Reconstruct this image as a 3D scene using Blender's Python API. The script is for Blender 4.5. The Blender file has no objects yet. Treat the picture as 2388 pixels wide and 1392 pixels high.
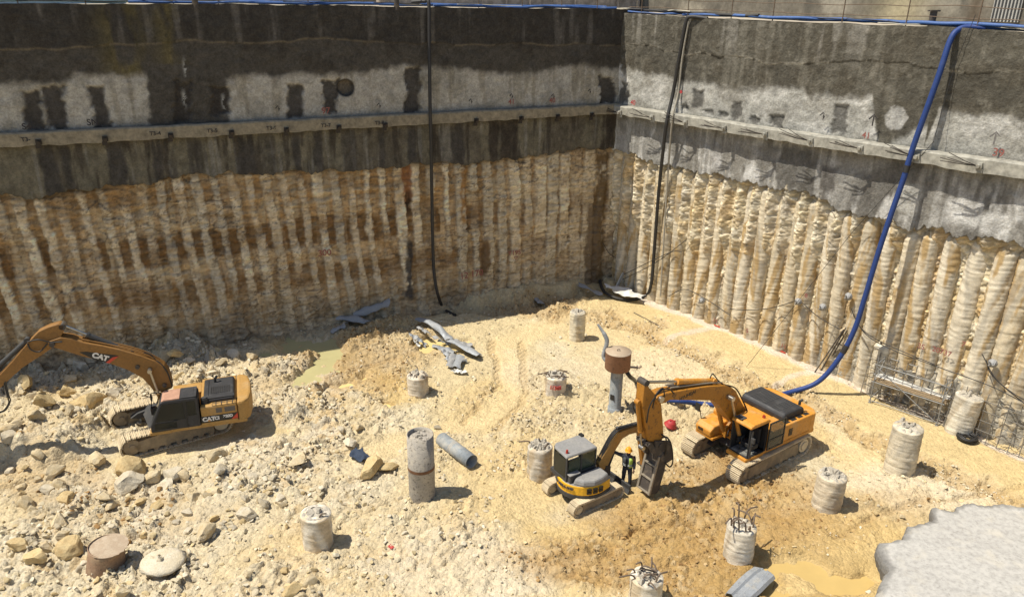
import bpy, math, random
import numpy as np
from mathutils import Vector, Matrix

scene = bpy.context.scene
COL = scene.collection

# ------------------------------------------------------------------ camera, world, sun, exposure
CAM_F, CAM_CX, CAM_CY, CAM_H = 1780.0, 1194.0, 696.0, 18.0      # focal length and frame of the photograph (2388 x 1392)
PITCH, ROLL = math.radians(21.58), 0.013
cf = np.array([0, math.cos(PITCH), -math.sin(PITCH)])
_r0 = np.array([1.0, 0, 0]); _u0 = np.array([0, math.sin(PITCH), math.cos(PITCH)])
cr = math.cos(ROLL) * _r0 + math.sin(ROLL) * _u0
cu = -math.sin(ROLL) * _r0 + math.cos(ROLL) * _u0
CAM = np.array([0.0, 0.0, CAM_H])
cam_data = bpy.data.cameras.new('camera'); cam = bpy.data.objects.new('camera', cam_data); COL.objects.link(cam)
cam_data.sensor_width = 36.0; cam_data.lens = CAM_F / 2388.0 * 36.0
cam_data.clip_start = 0.1; cam_data.clip_end = 1000.0
m = Matrix.Identity(4)
for i in range(3):
    m[i][0], m[i][1], m[i][2], m[i][3] = cr[i], cu[i], -cf[i], CAM[i]
cam.matrix_world = m
scene.camera = cam

SUN_TO = np.array([-0.455, -0.06, 0.888]); SUN_TO /= np.linalg.norm(SUN_TO)     # direction towards the sun
world = bpy.data.worlds.new('World'); scene.world = world; world.use_nodes = True
wn = world.node_tree.nodes; wl = world.node_tree.links
wn.clear()
sky = wn.new('ShaderNodeTexSky'); sky.sky_type = 'NISHITA'; sky.sun_disc = False
sky.sun_elevation = math.asin(SUN_TO[2]); sky.sun_rotation = math.atan2(SUN_TO[0], SUN_TO[1])
bg = wn.new('ShaderNodeBackground'); bg.inputs['Strength'].default_value = 0.105
wo = wn.new('ShaderNodeOutputWorld')
wl.new(sky.outputs[0], bg.inputs[0]); wl.new(bg.outputs[0], wo.inputs[0])
sd = bpy.data.lights.new('sun', 'SUN'); sd.energy = 5.0; sd.angle = math.radians(0.55); sd.color = (1.0, 0.93, 0.80)
sun = bpy.data.objects.new('sun', sd); COL.objects.link(sun)
sun.rotation_euler = Vector(-SUN_TO).to_track_quat('-Z', 'Y').to_euler()
sun.location = (0, 20, 40)
scene.view_settings.view_transform = 'Standard'; scene.view_settings.look = 'None'
scene.view_settings.exposure = 0.32; scene.view_settings.gamma = 1.0
scene.cycles.max_bounces = 6; scene.cycles.diffuse_bounces = 4

# ------------------------------------------------------------------ measuring: from the photograph's frame to the place
def ray(px, py):
    return cf + cr * (px - CAM_CX) / CAM_F - cu * (py - CAM_CY) / CAM_F
def G(px, py, z=0.0):                                    # point at height z
    d = ray(px, py); return CAM + d * ((z - CAM_H) / d[2])
def onplane(px, py, p0, n):
    d = ray(px, py); return CAM + d * (np.dot(p0 - CAM, n) / np.dot(d, n))
def project(x, y, z):
    vx, vy, vz = x - CAM[0], y - CAM[1], z - CAM[2]
    d = vx * cf[0] + vy * cf[1] + vz * cf[2]
    return (CAM_CX + CAM_F * (vx * cr[0] + vy * cr[1] + vz * cr[2]) / d,
            CAM_CY - CAM_F * (vx * cu[0] + vy * cu[1] + vz * cu[2]) / d)

# ------------------------------------------------------------------ numpy noise
def hsh(ix, iy, s):
    h = (ix.astype(np.int64) * 374761393 + iy.astype(np.int64) * 668265263 + s * 974634777) & 0x7fffffff
    h = ((h ^ (h >> 13)) * 1274126177) & 0x7fffffff
    h = ((h ^ (h >> 16)) * 668265263) & 0x7fffffff
    return ((h ^ (h >> 15)) & 0xffff) / 65535.0
def vnoise(x, y, s=0):
    ix = np.floor(x); iy = np.floor(y); fx = x - ix; fy = y - iy
    fx = fx * fx * (3 - 2 * fx); fy = fy * fy * (3 - 2 * fy)
    a = hsh(ix, iy, s); b = hsh(ix + 1, iy, s); c = hsh(ix, iy + 1, s); d = hsh(ix + 1, iy + 1, s)
    return (a * (1 - fx) + b * fx) * (1 - fy) + (c * (1 - fx) + d * fx) * fy
def fbm(x, y, o=4, s=0, g=0.5):
    t = 0; a = 1; n = 0
    for k in range(o):
        t = t + a * vnoise(x * 2 ** k + 17.3 * k, y * 2 ** k - 9.1 * k, s + k); n += a; a *= g
    return t / n                                          # about 0..1, mean .5
def worley(x, y, s=0):
    ix = np.floor(x); iy = np.floor(y)
    f1 = np.full(x.shape, 9.0); f2 = np.full(x.shape, 9.0); cid = np.zeros(x.shape)
    for dx in (-1, 0, 1):
        for dy in (-1, 0, 1):
            cx = ix + dx; cy = iy + dy
            d = (cx + hsh(cx, cy, s) - x) ** 2 + (cy + hsh(cx, cy, s + 7) - y) ** 2
            r = hsh(cx, cy, s + 13)
            n = d < f1
            f2 = np.where(n, f1, np.minimum(f2, d)); cid = np.where(n, r, cid); f1 = np.where(n, d, f1)
    return np.sqrt(f1), np.sqrt(f2), cid
def plates(x, y, s=0, tilt=.5):
    """broken plates: every cell has its own level and tilt, with a crevice round it"""
    ix = np.floor(x); iy = np.floor(y)
    f1 = np.full(x.shape, 9.0); f2 = np.full(x.shape, 9.0); h = np.zeros(x.shape); cid = np.zeros(x.shape)
    for dx in (-1, 0, 1):
        for dy in (-1, 0, 1):
            cx = ix + dx; cy = iy + dy
            ox = cx + hsh(cx, cy, s) - x; oy = cy + hsh(cx, cy, s + 7) - y; d = ox * ox + oy * oy
            r = hsh(cx, cy, s + 13); v = r + tilt * (ox * (hsh(cx, cy, s + 17) - .5) + oy * (hsh(cx, cy, s + 19) - .5)) * 2
            n = d < f1
            f2 = np.where(n, f1, np.minimum(f2, d)); h = np.where(n, v, h); cid = np.where(n, r, cid); f1 = np.where(n, d, f1)
    return h, np.sqrt(f2) - np.sqrt(f1), cid
def sst(a, b, x):
    t = np.clip((x - a) / (b - a), 0, 1); return t * t * (3 - 2 * t)
def mixc(c, col, k):
    return c + (np.array(col, dtype=float) - c) * np.clip(k, 0, 1)[..., None]

# ------------------------------------------------------------------ objects
def tag(o, label=None, cat=None, group=None, kind='thing'):
    if label: o['label'] = label
    if cat: o['category'] = cat
    if group: o['group'] = group
    if kind: o['kind'] = kind
    return o
def empty(name, loc=(0, 0, 0), rz=0.0, label=None, cat=None, group=None, parent=None):
    o = bpy.data.objects.new(name, None); COL.objects.link(o)
    o.location = Vector([float(v) for v in loc]); o.rotation_euler = (0, 0, rz); o.empty_display_size = 0.3
    if parent: o.parent = parent
    if label: tag(o, label, cat, group)
    return o
def link(name, mesh, mat=None, parent=None):
    o = bpy.data.objects.new(name, mesh); COL.objects.link(o)
    if mat and not mesh.materials: mesh.materials.append(mat)
    if parent: o.parent = parent
    return o
def np_mesh(name, V, Fq, col=None, smooth=True):
    me = bpy.data.meshes.new(name)
    V = np.asarray(V, dtype=np.float32); Fq = np.asarray(Fq, dtype=np.int32); k = Fq.shape[1]
    me.vertices.add(len(V)); me.vertices.foreach_set('co', V.ravel())
    me.loops.add(Fq.size); me.loops.foreach_set('vertex_index', Fq.ravel())
    me.polygons.add(len(Fq)); me.polygons.foreach_set('loop_start', np.arange(0, Fq.size, k, dtype=np.int32))
    me.polygons.foreach_set('use_smooth', np.full(len(Fq), smooth, dtype=bool))
    me.update(calc_edges=True)
    if col is not None:
        at = me.color_attributes.new('Col', 'FLOAT_COLOR', 'POINT')
        c = np.ones((len(V), 4), dtype=np.float32); c[:, :col.shape[1]] = col
        at.data.foreach_set('color', c.ravel())
    return me
def grid_faces(nu, nv):
    a = np.arange((nu - 1) * (nv - 1)); i = a // (nv - 1); j = a % (nv - 1)
    b = i * nv + j
    return np.stack([b, b + nv, b + nv + 1, b + 1], 1)

class MB:
    """collects shapes and links them as one mesh object"""
    def __init__(self): self.v = []; self.f = []; self.s = []
    def add(self, vs, fs, smooth=False, R=None, t=None):
        vs = np.asarray(vs, dtype=float)
        if R is not None: vs = vs @ np.asarray(R).T
        if t is not None: vs = vs + np.asarray(t)
        b = len(self.v); self.v.extend(vs.tolist())
        for q in fs: self.f.append([b + i for i in q]); self.s.append(smooth)
        return self
    def box(self, c, d, R=None, top=(1, 1)):
        x, y, z = d[0] / 2, d[1] / 2, d[2] / 2; a, b = top
        vs = [(-x, -y, -z), (x, -y, -z), (x, y, -z), (-x, y, -z), (-x * a, -y * b, z), (x * a, -y * b, z), (x * a, y * b, z), (-x * a, y * b, z)]
        return self.add(vs, [(3, 2, 1, 0), (4, 5, 6, 7), (0, 1, 5, 4), (1, 2, 6, 5), (2, 3, 7, 6), (3, 0, 4, 7)], R=R, t=c)
    def b2(self, x0, x1, y0, y1, z0, z1):
        return self.box(((x0 + x1) / 2, (y0 + y1) / 2, (z0 + z1) / 2), (abs(x1 - x0), abs(y1 - y0), abs(z1 - z0)))
    def prism(self, poly, y0, y1, smooth=False):             # (x, z) outline pulled along y
        n = len(poly)
        A = sum(poly[i][0] * poly[(i + 1) % n][1] - poly[(i + 1) % n][0] * poly[i][1] for i in range(n))
        if A < 0: poly = poly[::-1]
        vs = [(p[0], y0, p[1]) for p in poly] + [(p[0], y1, p[1]) for p in poly]
        fs = [tuple(range(n)), tuple(range(2 * n - 1, n - 1, -1))]
        fs += [(i, i + n, (i + 1) % n + n, (i + 1) % n) for i in range(n)]
        return self.add(vs, fs, smooth)
    def zprism(self, poly, z0, z1, sc=1.0):                  # (x, y) outline pulled along z
        n = len(poly)
        A = sum(poly[i][0] * poly[(i + 1) % n][1] - poly[(i + 1) % n][0] * poly[i][1] for i in range(n))
        if A < 0: poly = poly[::-1]
        cx = sum(p[0] for p in poly) / n; cy = sum(p[1] for p in poly) / n
        vs = [(p[0], p[1], z0) for p in poly] + [(cx + (p[0] - cx) * sc, cy + (p[1] - cy) * sc, z1) for p in poly]
        fs = [tuple(range(n - 1, -1, -1)), tuple(range(n, 2 * n))]
        fs += [(i, (i + 1) % n, (i + 1) % n + n, i + n) for i in range(n)]
        return self.add(vs, fs)
    def cyl(self, p0, p1, r0, r1=None, n=14, caps=True, smooth=True):
        r1 = r0 if r1 is None else r1
        p0 = np.asarray(p0, float); p1 = np.asarray(p1, float); d = p1 - p0; d = d / np.linalg.norm(d)
        u = np.cross(d, [0, 0, 1.0] if abs(d[2]) < .9 else [1.0, 0, 0]); u /= np.linalg.norm(u); w = np.cross(d, u)
        a = np.arange(n) * 2 * math.pi / n
        ring = np.cos(a)[:, None] * u + np.sin(a)[:, None] * w
        vs = np.vstack([p0 + ring * r0, p1 + ring * r1])
        self.add(vs, [(i, (i + 1) % n, (i + 1) % n + n, i + n) for i in range(n)], smooth)
        if caps: self.add(vs, [tuple(range(n - 1, -1, -1)), tuple(range(n, 2 * n))])
        return self
    def tube(self, path, r, n=8, caps=True):
        P = np.asarray(path, float); k = len(P)
        rr = np.full(k, r) if np.isscalar(r) else np.asarray(r)
        T = np.gradient(P, axis=0); T /= np.linalg.norm(T, axis=1)[:, None]
        u = np.cross(T[0], [0, 0, 1.0] if abs(T[0][2]) < .9 else [1.0, 0, 0]); u /= np.linalg.norm(u)
        a = np.arange(n) * 2 * math.pi / n; vs = []
        for i in range(k):
            u = u - T[i] * np.dot(u, T[i]); u /= np.linalg.norm(u); w = np.cross(T[i], u)
            vs.append(P[i] + (np.cos(a)[:, None] * u + np.sin(a)[:, None] * w) * rr[i])
        vs = np.vstack(vs)
        fs = [(i * n + j, i * n + (j + 1) % n, (i + 1) * n + (j + 1) % n, (i + 1) * n + j) for i in range(k - 1) for j in range(n)]
        self.add(vs, fs, True)
        if caps: self.add(vs, [tuple(range(n - 1, -1, -1)), tuple(range((k - 1) * n, k * n))])
        return self
    def lathe(self, prof, n=28, c=(0, 0, 0), smooth=True):
        a = np.arange(n) * 2 * math.pi / n; vs = []
        for r, z in prof: vs += [(c[0] + r * math.cos(t), c[1] + r * math.sin(t), c[2] + z) for t in a]
        fs = [(i * n + j, i * n + (j + 1) % n, (i + 1) * n + (j + 1) % n, (i + 1) * n + j) for i in range(len(prof) - 1) for j in range(n)]
        return self.add(vs, fs, smooth)
    def build(self, name, mat, parent=None, bevel=0.0, rz=0.0):
        me = bpy.data.meshes.new(name); me.from_pydata(self.v, [], self.f)
        me.polygons.foreach_set('use_smooth', np.array(self.s, dtype=bool)); me.update()
        o = link(name, me, mat, parent); o.rotation_euler = (0, 0, rz)
        if bevel:
            b = o.modifiers.new('bevel', 'BEVEL'); b.width = bevel; b.segments = 2; b.limit_method = 'ANGLE'; b.angle_limit = math.radians(35)
        return o
def spline(pts, n=8):                                        # smooth curve through points
    P = [np.asarray(p, float) for p in pts]; P = [2 * P[0] - P[1]] + P + [2 * P[-1] - P[-2]]; out = []
    for i in range(1, len(P) - 2):
        for k in range(n):
            t = k / n; a, b, c, d = P[i - 1], P[i], P[i + 1], P[i + 2]
            out.append(.5 * (2 * b + (c - a) * t + (2 * a - 5 * b + 4 * c - d) * t * t + (3 * b - a - 3 * c + d) * t ** 3))
    out.append(P[-2]); return np.array(out)
def copy_tree(o, parent=None):
    c = o.copy(); COL.objects.link(c)
    if parent: c.parent = parent
    for ch in list(o.children): copy_tree(ch, c)
    return c
def text(body, size, mat, parent, M, depth=0.004, bold=0.0, name='lettering', shear=0.0):
    cv = bpy.data.curves.new(name, 'FONT'); cv.body = body; cv.size = size; cv.extrude = depth; cv.offset = bold; cv.shear = shear
    cv.align_x = 'CENTER'; cv.align_y = 'CENTER'
    t = bpy.data.objects.new(name, cv); COL.objects.link(t)
    dg = bpy.context.evaluated_depsgraph_get(); dg.update()
    me = bpy.data.meshes.new_from_object(t.evaluated_get(dg))
    bpy.data.objects.remove(t); bpy.data.curves.remove(cv)
    me.materials.clear()
    o = link(name, me, mat, parent)
    o.matrix_basis = M
    return o
def frame(origin, xdir, ydir):
    x = Vector(xdir).normalized(); y = Vector(ydir); y = (y - x * y.dot(x)).normalized(); z = x.cross(y)
    M = Matrix.Identity(4)
    for i in range(3): M[i][0], M[i][1], M[i][2], M[i][3] = x[i], y[i], z[i], float(origin[i])
    return M

# ------------------------------------------------------------------ materials
def nodes(name):
    mt = bpy.data.materials.new(name); mt.use_nodes = True; nt = mt.node_tree
    return mt, nt, nt.nodes['Principled BSDF']
def N(nt, t, **k):
    n = nt.nodes.new(t)
    for a, b in k.items():
        if a in n.inputs: n.inputs[a].default_value = b
        else: setattr(n, a, b)
    return n
def ramp(nt, src, stops):
    r = nt.nodes.new('ShaderNodeValToRGB'); e = r.color_ramp.elements
    while len(e) < len(stops): e.new(0.5)
    for q, (p, c) in zip(e, stops): q.position = p; q.color = (c[0], c[1], c[2], 1) if hasattr(c, '__len__') else (c, c, c, 1)
    nt.links.new(src, r.inputs[0]); return r.outputs[0]
def mixn(nt, fac, a, b, mode='MIX'):
    x = nt.nodes.new('ShaderNodeMix'); x.data_type = 'RGBA'; x.blend_type = mode
    for sock, val in ((x.inputs[0], fac), (x.inputs[6], a), (x.inputs[7], b)):
        if hasattr(val, 'is_output'): nt.links.new(val, sock)
        elif hasattr(val, '__len__'): sock.default_value = (val[0], val[1], val[2], 1)
        else: sock.default_value = val
    return x.outputs[2]
def coords(nt, scale=(1, 1, 1)):
    tc = nt.nodes.new('ShaderNodeTexCoord'); mp = nt.nodes.new('ShaderNodeMapping'); mp.inputs['Scale'].default_value = scale
    nt.links.new(tc.outputs['Object'], mp.inputs[0]); return mp.outputs[0]
def noise(nt, vec, scale, detail=4, rough=.6):
    n = N(nt, 'ShaderNodeTexNoise', Scale=scale, Detail=detail, Roughness=rough); nt.links.new(vec, n.inputs['Vector']); return n.outputs['Fac']
def bump(nt, bs, h, strength, dist):
    b = N(nt, 'ShaderNodeBump', Strength=strength, Distance=dist); nt.links.new(h, b.inputs['Height']); nt.links.new(b.outputs[0], bs.inputs['Normal']); return b
def mat_vcol(name, fine=22.0, contrast=.3, bstr=.6, bdist=.03, rough=.95, pebble=0.0, stretch=(1, 1, 1)):
    """a surface whose colours lie in the mesh, broken up by fine grain"""
    mt, nt, bs = nodes(name)
    at = N(nt, 'ShaderNodeAttribute', attribute_name='Col')
    v = coords(nt, stretch)
    n1 = noise(nt, v, fine, 5, .7); n2 = noise(nt, v, fine * .17, 4, .6)
    k = ramp(nt, n1, [(.25, 1 - contrast), (.75, 1 + contrast * .55)])
    k2 = ramp(nt, n2, [(.3, 1 - contrast * .6), (.7, 1 + contrast * .3)])
    c = mixn(nt, 1.0, at.outputs['Color'], k, 'MULTIPLY'); c = mixn(nt, 1.0, c, k2, 'MULTIPLY')
    h = n1
    if pebble:
        vo = N(nt, 'ShaderNodeTexVoronoi', Scale=pebble); nt.links.new(v, vo.inputs['Vector'])
        vo2 = N(nt, 'ShaderNodeTexVoronoi', Scale=pebble * 2.7); nt.links.new(v, vo2.inputs['Vector'])
        a = N(nt, 'ShaderNodeMath', operation='MULTIPLY_ADD'); nt.links.new(vo.outputs['Distance'], a.inputs[0]); a.inputs[1].default_value = -1.3; nt.links.new(n1, a.inputs[2])
        a2 = N(nt, 'ShaderNodeMath', operation='MULTIPLY_ADD'); nt.links.new(vo2.outputs['Distance'], a2.inputs[0]); a2.inputs[1].default_value = -.5; nt.links.new(a.outputs[0], a2.inputs[2]); h = a2.outputs[0]
        kk = ramp(nt, vo.outputs['Color'], [(0.1, .86), (.9, 1.1)])
        c = mixn(nt, .8, c, kk, 'MULTIPLY')
    nt.links.new(c, bs.inputs['Base Color']); bs.inputs['Roughness'].default_value = rough; bs.inputs['Specular IOR Level'].default_value = .2
    bump(nt, bs, h, bstr, bdist)
    return mt
def mat_paint(name, col, dust=.35, rough=.45, dustcol=(.42, .32, .19), scale=3.0, metal=0.0, chips=0.0):
    """painted or bare metal carrying dried mud and scratches"""
    mt, nt, bs = nodes(name); v = coords(nt)
    n = noise(nt, v, scale, 6, .65); n2 = noise(nt, v, scale * 9, 4, .7)
    c = mixn(nt, 1.0, col, ramp(nt, n2, [(.3, .78), (.7, 1.12)]), 'MULTIPLY')
    lo = .62 - .3 * dust
    c = mixn(nt, ramp(nt, n, [(lo, 0.0), (min(lo + .3, .98), min(1.0, dust * 1.6))]), c, dustcol)
    if chips:
        n3 = noise(nt, v, scale * 3.3, 5, .75)
        c = mixn(nt, ramp(nt, n3, [(.54, 0.0), (.64, chips)]), c, (.035, .025, .02))
    nt.links.new(c, bs.inputs['Base Color']); bs.inputs['Metallic'].default_value = metal
    nt.links.new(ramp(nt, n, [(.3, rough), (.8, min(1, rough + .35))]), bs.inputs['Roughness'])
    bump(nt, bs, n2, .25, .01)
    return mt
def mat_plain(name, col, rough=.6, metal=0.0, var=.25, scale=8.0):
    mt, nt, bs = nodes(name); v = coords(nt)
    n = noise(nt, v, scale, 5, .65)
    c = mixn(nt, 1.0, col, ramp(nt, n, [(.25, 1 - var), (.75, 1 + var * .6)]), 'MULTIPLY')
    nt.links.new(c, bs.inputs['Base Color']); bs.inputs['Roughness'].default_value = rough; bs.inputs['Metallic'].default_value = metal
    bump(nt, bs, n, .2, .01)
    return mt

# ================================================================== THE SETTING
M_ground = mat_vcol('earth', fine=26, contrast=.22, bstr=.75, bdist=.05, pebble=9.0)
M_conc = mat_vcol('sprayed concrete', fine=11, contrast=.42, bstr=.9, bdist=.05)
M_rock = mat_vcol('cut limestone', fine=18, contrast=.3, bstr=.8, bdist=.05, stretch=(1, 1, 1.7))
M_pile = mat_vcol('bored pile concrete', fine=20, contrast=.3, bstr=.7, bdist=.03, stretch=(1, 1, 2.4))

PC = G(1428, 662)                                            # the corner of the pit, at floor level
_pl = G(0, 880) - PC; _pr = G(2388, 1048) - PC
eL = np.array([_pl[0], _pl[1], 0]) / np.hypot(_pl[0], _pl[1]); eR = np.array([_pr[0], _pr[1], 0]) / np.hypot(_pr[0], _pr[1])
nL = np.array([-eL[1], eL[0], 0]); nL = nL if np.dot(nL, CAM - PC) > 0 else -nL
nR = np.array([-eR[1], eR[0], 0]); nR = nR if np.dot(nR, CAM - PC) > 0 else -nR
UP = np.array([0, 0, 1.0])
def WL(px, py, off=0.0):
    p = onplane(px, py, PC + nL * off, nL); return float(np.dot(p - PC, eL)), float(p[2])
def WR(px, py, off=0.0):
    p = onplane(px, py, PC + nR * off, nR); return float(np.dot(p - PC, eR)), float(p[2])
def ptL(s, z, off=0.0): return PC + eL * s + nL * off + UP * z
def ptR(t, z, off=0.0): return PC + eR * t + nR * off + UP * z
def line(fn, pts, off=0.0):
    q = sorted(fn(x, y, off) for x, y in pts); a = np.array([p[0] for p in q]); b = np.array([p[1] for p in q])
    return lambda s: np.interp(s, a, b)

# ---------------------------------------------------------------- ground
def axis(lo, hi, step, far_lo, far_hi):
    a = np.arange(lo, hi, step)
    return np.concatenate([np.linspace(far_lo, lo, 14)[:-1], a, np.linspace(a[-1], far_hi, 14)[1:]])
GX = axis(-29.0, 24.5, .062, -120, 120); GY = axis(18.2, 50.0, .062, -60, 140)
gx, gy = np.meshgrid(GX, GY, indexing='ij')
u, v = project(gx, gy, np.zeros_like(gx))
vis = (gy > 12)
u = np.where(vis, u, -9999.); v = np.where(vis, v, -9999.)
wu = u + (fbm(gx * .8, gy * .8, 4, 31) - .5) * 90; wv = v + (fbm(gx * .8, gy * .8, 4, 47) - .5) * 60
def blob(cx, cy, rx, ry, a=0.0, soft=.35):
    a = math.radians(a); dx = wu - cx; dy = wv - cy
    d = np.sqrt(((dx * math.cos(a) + dy * math.sin(a)) / rx) ** 2 + ((-dx * math.sin(a) + dy * math.cos(a)) / ry) ** 2)
    return sst(1 + soft, 1 - soft, d)
def blobs(L, soft=.35):
    o = np.zeros_like(gx)
    for b in L: o = np.maximum(o, blob(*b[:4], b[4] if len(b) > 4 else 0, soft) * (b[5] if len(b) > 5 else 1))
    return o
def along(pts, w, soft=.4, warp=1.0):
    P = np.array(pts, float); d = np.full(gx.shape, 1e9)
    a = u + (wu - u) * warp; b = v + (wv - v) * warp
    for i in range(len(P) - 1):
        s = P[i + 1] - P[i]; t = np.clip(((a - P[i][0]) * s[0] + (b - P[i][1]) * s[1]) / (s @ s), 0, 1)
        d = np.minimum(d, np.hypot(a - P[i][0] - t * s[0], (b - P[i][1] - t * s[1]) * 1.6))
    return sst(w * (1 + soft), w * (1 - soft), d)
rub = blobs([(230, 1150, 500, 300), (420, 880, 210, 110), (720, 960, 190, 110, 20), (760, 1110, 200, 100, 0, .8), (80, 950, 200, 130), (900, 1240, 200, 120, 0, .45), (560, 1340, 360, 110, 0, .6)])
clod = blobs([(880, 850, 150, 70, -15), (830, 792, 150, 28, -22), (1210, 960, 150, 80, -10), (1060, 1060, 120, 60), (1650, 1215, 330, 95, 4), (1470, 1305, 300, 80), (1640, 1345, 190, 70),
              (1850, 1170, 150, 70), (1690, 1110, 170, 60), (1260, 722, 110, 32), (1220, 1070, 90, 50), (2030, 1190, 170, 60), (1400, 960, 90, 50), (1500, 800, 130, 25, 25, .6), (1560, 960, 140, 50)])
ditch = along([(1395, 742), (1520, 778), (1660, 850), (1800, 905), (1920, 950), (2060, 1035), (2200, 1105), (2400, 1200)], 26, .5)
shelf = along([(1400, 700), (1560, 745), (1700, 800), (1850, 880), (2000, 950), (2200, 1040), (2400, 1130)], 58, .3, .5)
kerb = along([(1500, 700), (1560, 725), (1660, 765), (1800, 820), (1905, 870), (1975, 895), (2200, 985), (2400, 1085)], 11, .5, .25) + .7 * along([(1690, 770), (1590, 780), (1555, 790)], 8, .5, .3) + .7 * along([(1915, 866), (1840, 884), (1812, 900)], 10, .5, .3)
path = along([(1260, 770), (1180, 800), (1185, 880), (1190, 930), (1120, 985), (980, 1020), (880, 1060)], 34, .5, .5)
path2 = along([(1340, 740), (1500, 790), (1640, 870), (1560, 900)], 60, .6, .6) + along([(2010, 1020), (1990, 1130), (2200, 1180), (2390, 1230)], 55, .6)
pads = np.clip(blobs([(420, 1035, 190, 36, -12), (1120, 960, 70, 40), (1330, 1230, 120, 26, -10), (640, 1020, 60, 22)]), 0, 1)
white = blobs([(1080, 1330, 230, 90, 0, .9), (560, 880, 160, 60, 0, .5), (620, 1090, 110, 50, 0, .6), (1270, 870, 120, 45, 0, .5), (1500, 870, 160, 50, 0, .4), (2150, 1140, 180, 50, 10, .8)])
yel = blobs([(1830, 1350, 330, 110), (1500, 1260, 330, 60), (1880, 1260, 300, 60), (860, 910, 120, 40), (1640, 1160, 240, 45)])
brown = blobs([(870, 850, 150, 62, -15, .6), (830, 792, 140, 24, -22, .6), (1660, 1215, 300, 75, 4), (1480, 1310, 280, 60), (1640, 1345, 170, 60), (1700, 1115, 150, 50), (1260, 722, 100, 26, 0, .6), (110, 1120, 170, 70, 10, .55), (1850, 1165, 130, 50, 0, .7), (2030, 1190, 140, 50, 0, .4), (330, 1200, 180, 70, 0, .4)])
pud = np.maximum.reduce([blob(1845, 1352, 100, 50, 0, .25), blob(1965, 1356, 72, 26, 0, .25), blob(690, 812, 132, 19, -9, .25), blob(752, 850, 85, 24, -35, .25), blob(800, 905, 42, 16, -20, .25), blob(903, 938, 22, 13, 0, .25), blob(1030, 805, 60, 16, 0, .25), blob(1545, 1225, 70, 12, -10, .25)])
trench = along([(1010, 720), (1120, 728), (1240, 722), (1330, 700), (1395, 675)], 20, .35, .35)
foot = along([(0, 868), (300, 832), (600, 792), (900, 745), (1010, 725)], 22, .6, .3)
# rut marks of crawler tracks, pressed across the yellow mud and the pale run
def ruts(pts, w): return along(pts, w, .35, .25)
rut = np.maximum.reduce([ruts([(1230, 1270), (1450, 1240), (1640, 1170)], 11), ruts([(1280, 1310), (1500, 1280), (1700, 1215)], 11), ruts([(1150, 800), (1160, 900), (1080, 985)], 9), ruts([(1215, 800), (1225, 920), (1160, 1000)], 9),
                         ruts([(1420, 730), (1620, 830), (1780, 900)], 8), ruts([(760, 820), (900, 770), (1010, 760)], 9), ruts([(820, 870), (960, 830)], 8), ruts([(1950, 1250), (2100, 1180), (2390, 1140)], 9), ruts([(1300, 1345), (1520, 1330), (1760, 1260)], 9)])
smooth_ = np.clip(shelf * (1 - ditch) + path + path2 * .8 + pads + pud, 0, 1)
rub = rub * (1 - pads) * (1 - .7 * path) * (.34 + .66 * sst(.40, .58, fbm(gx * .42, gy * .42, 3, 92))); clod = np.clip(clod * (.25 + .75 * sst(.38, .6, fbm(gx * .6, gy * .6, 4, 93))) + ditch * .9, 0, 1) * (1 - .8 * path)
big = fbm(gx * .11, gy * .11, 3, 5) - .5; mid = fbm(gx * .5, gy * .5, 4, 8) - .5; sml = fbm(gx * 2.2, gy * 2.2, 4, 12) - .5
wxx = gx + (fbm(gx * 1.3, gy * 1.3, 3, 61) - .5) * .5; wyy = gy + (fbm(gx * 1.3, gy * 1.3, 3, 71) - .5) * .5
f1, f2, c1 = worley(wxx * 1.25, wyy * 1.25, 3); g1 = np.clip(1.05 - f1 * 1.15, 0, 1) * c1 ** 1.4
f1b, f2b, c2 = worley(wxx * 2.6 + 9, wyy * 2.6, 5); g2 = np.clip(1.1 - f1b * 1.2, 0, 1) * c2 ** 1.2
f1c, f2c, c3 = worley(gx * 5.6, gy * 5.6 + 4, 9); g3 = np.clip(1.1 - f1c * 1.25, 0, 1) * c3
e1 = sst(.0, .22, f2 - f1); e2 = sst(0, .2, f2b - f1b)
gz = big * .5 + mid * .22 * (1 - .7 * smooth_) + sml * .10 * (1 - .7 * smooth_)
ph1, pe1, pc1 = plates(wxx * .85, wyy * 1.0, 23, .9); ph2, pe2, pc2 = plates(wxx * 2.0 + 3, wyy * 2.2, 27, .8); ph3, pe3, pc3 = plates(gx * 4.6 + 3 * sml, gy * 4.8, 29, .8)
q1 = sst(.0, .10, pe1); q2 = sst(0, .14, pe2); q3 = sst(0, .2, pe3)
big_ok = sst(.50, .62, fbm(gx * .4, gy * .4, 3, 95))
gz += rub * (.55 * big_ok * (ph1 - .25) * q1 + .24 * (ph2 - .2) * q2 * (.4 + .6 * (pc2 > .4)) + .13 * (ph3 - .2) * q3 + .06 * g2 * e2 + .03 * g3)
gz += clod * (.08 * g1 + .14 * g2 * e2 + .12 * g3 + .12 * (ph3 - .3) * q3 + .12 * sml)
base_rough = np.clip(1 - smooth_ * .85, 0, 1)
patch = sst(.42, .62, fbm(gx * .35, gy * .35, 3, 91))
gz += base_rough * (.06 * g2 * patch + .06 * g3 * (.4 + .6 * patch) + (.10 * (ph3 - .3) * q3 + .09 * (ph2 - .3) * q2 * (pc2 > .6)) * (.3 + .7 * patch))
gz += blobs([(60, 1010, 150, 70)]) * .7 + blobs([(400, 820, 110, 26)]) * .35 + blobs([(1322, 912, 42, 18)], .5) * .35 + blobs([(1260, 712, 110, 22)]) * .25 + blobs([(830, 790, 130, 18, -22)]) * .3
gz += along([(1030, 716), (1200, 694), (1425, 664)], 16, .6, .2) * .55 + shelf * .18 - ditch * .22 - trench * .45 - rut * .085 + kerb * .03
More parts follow.
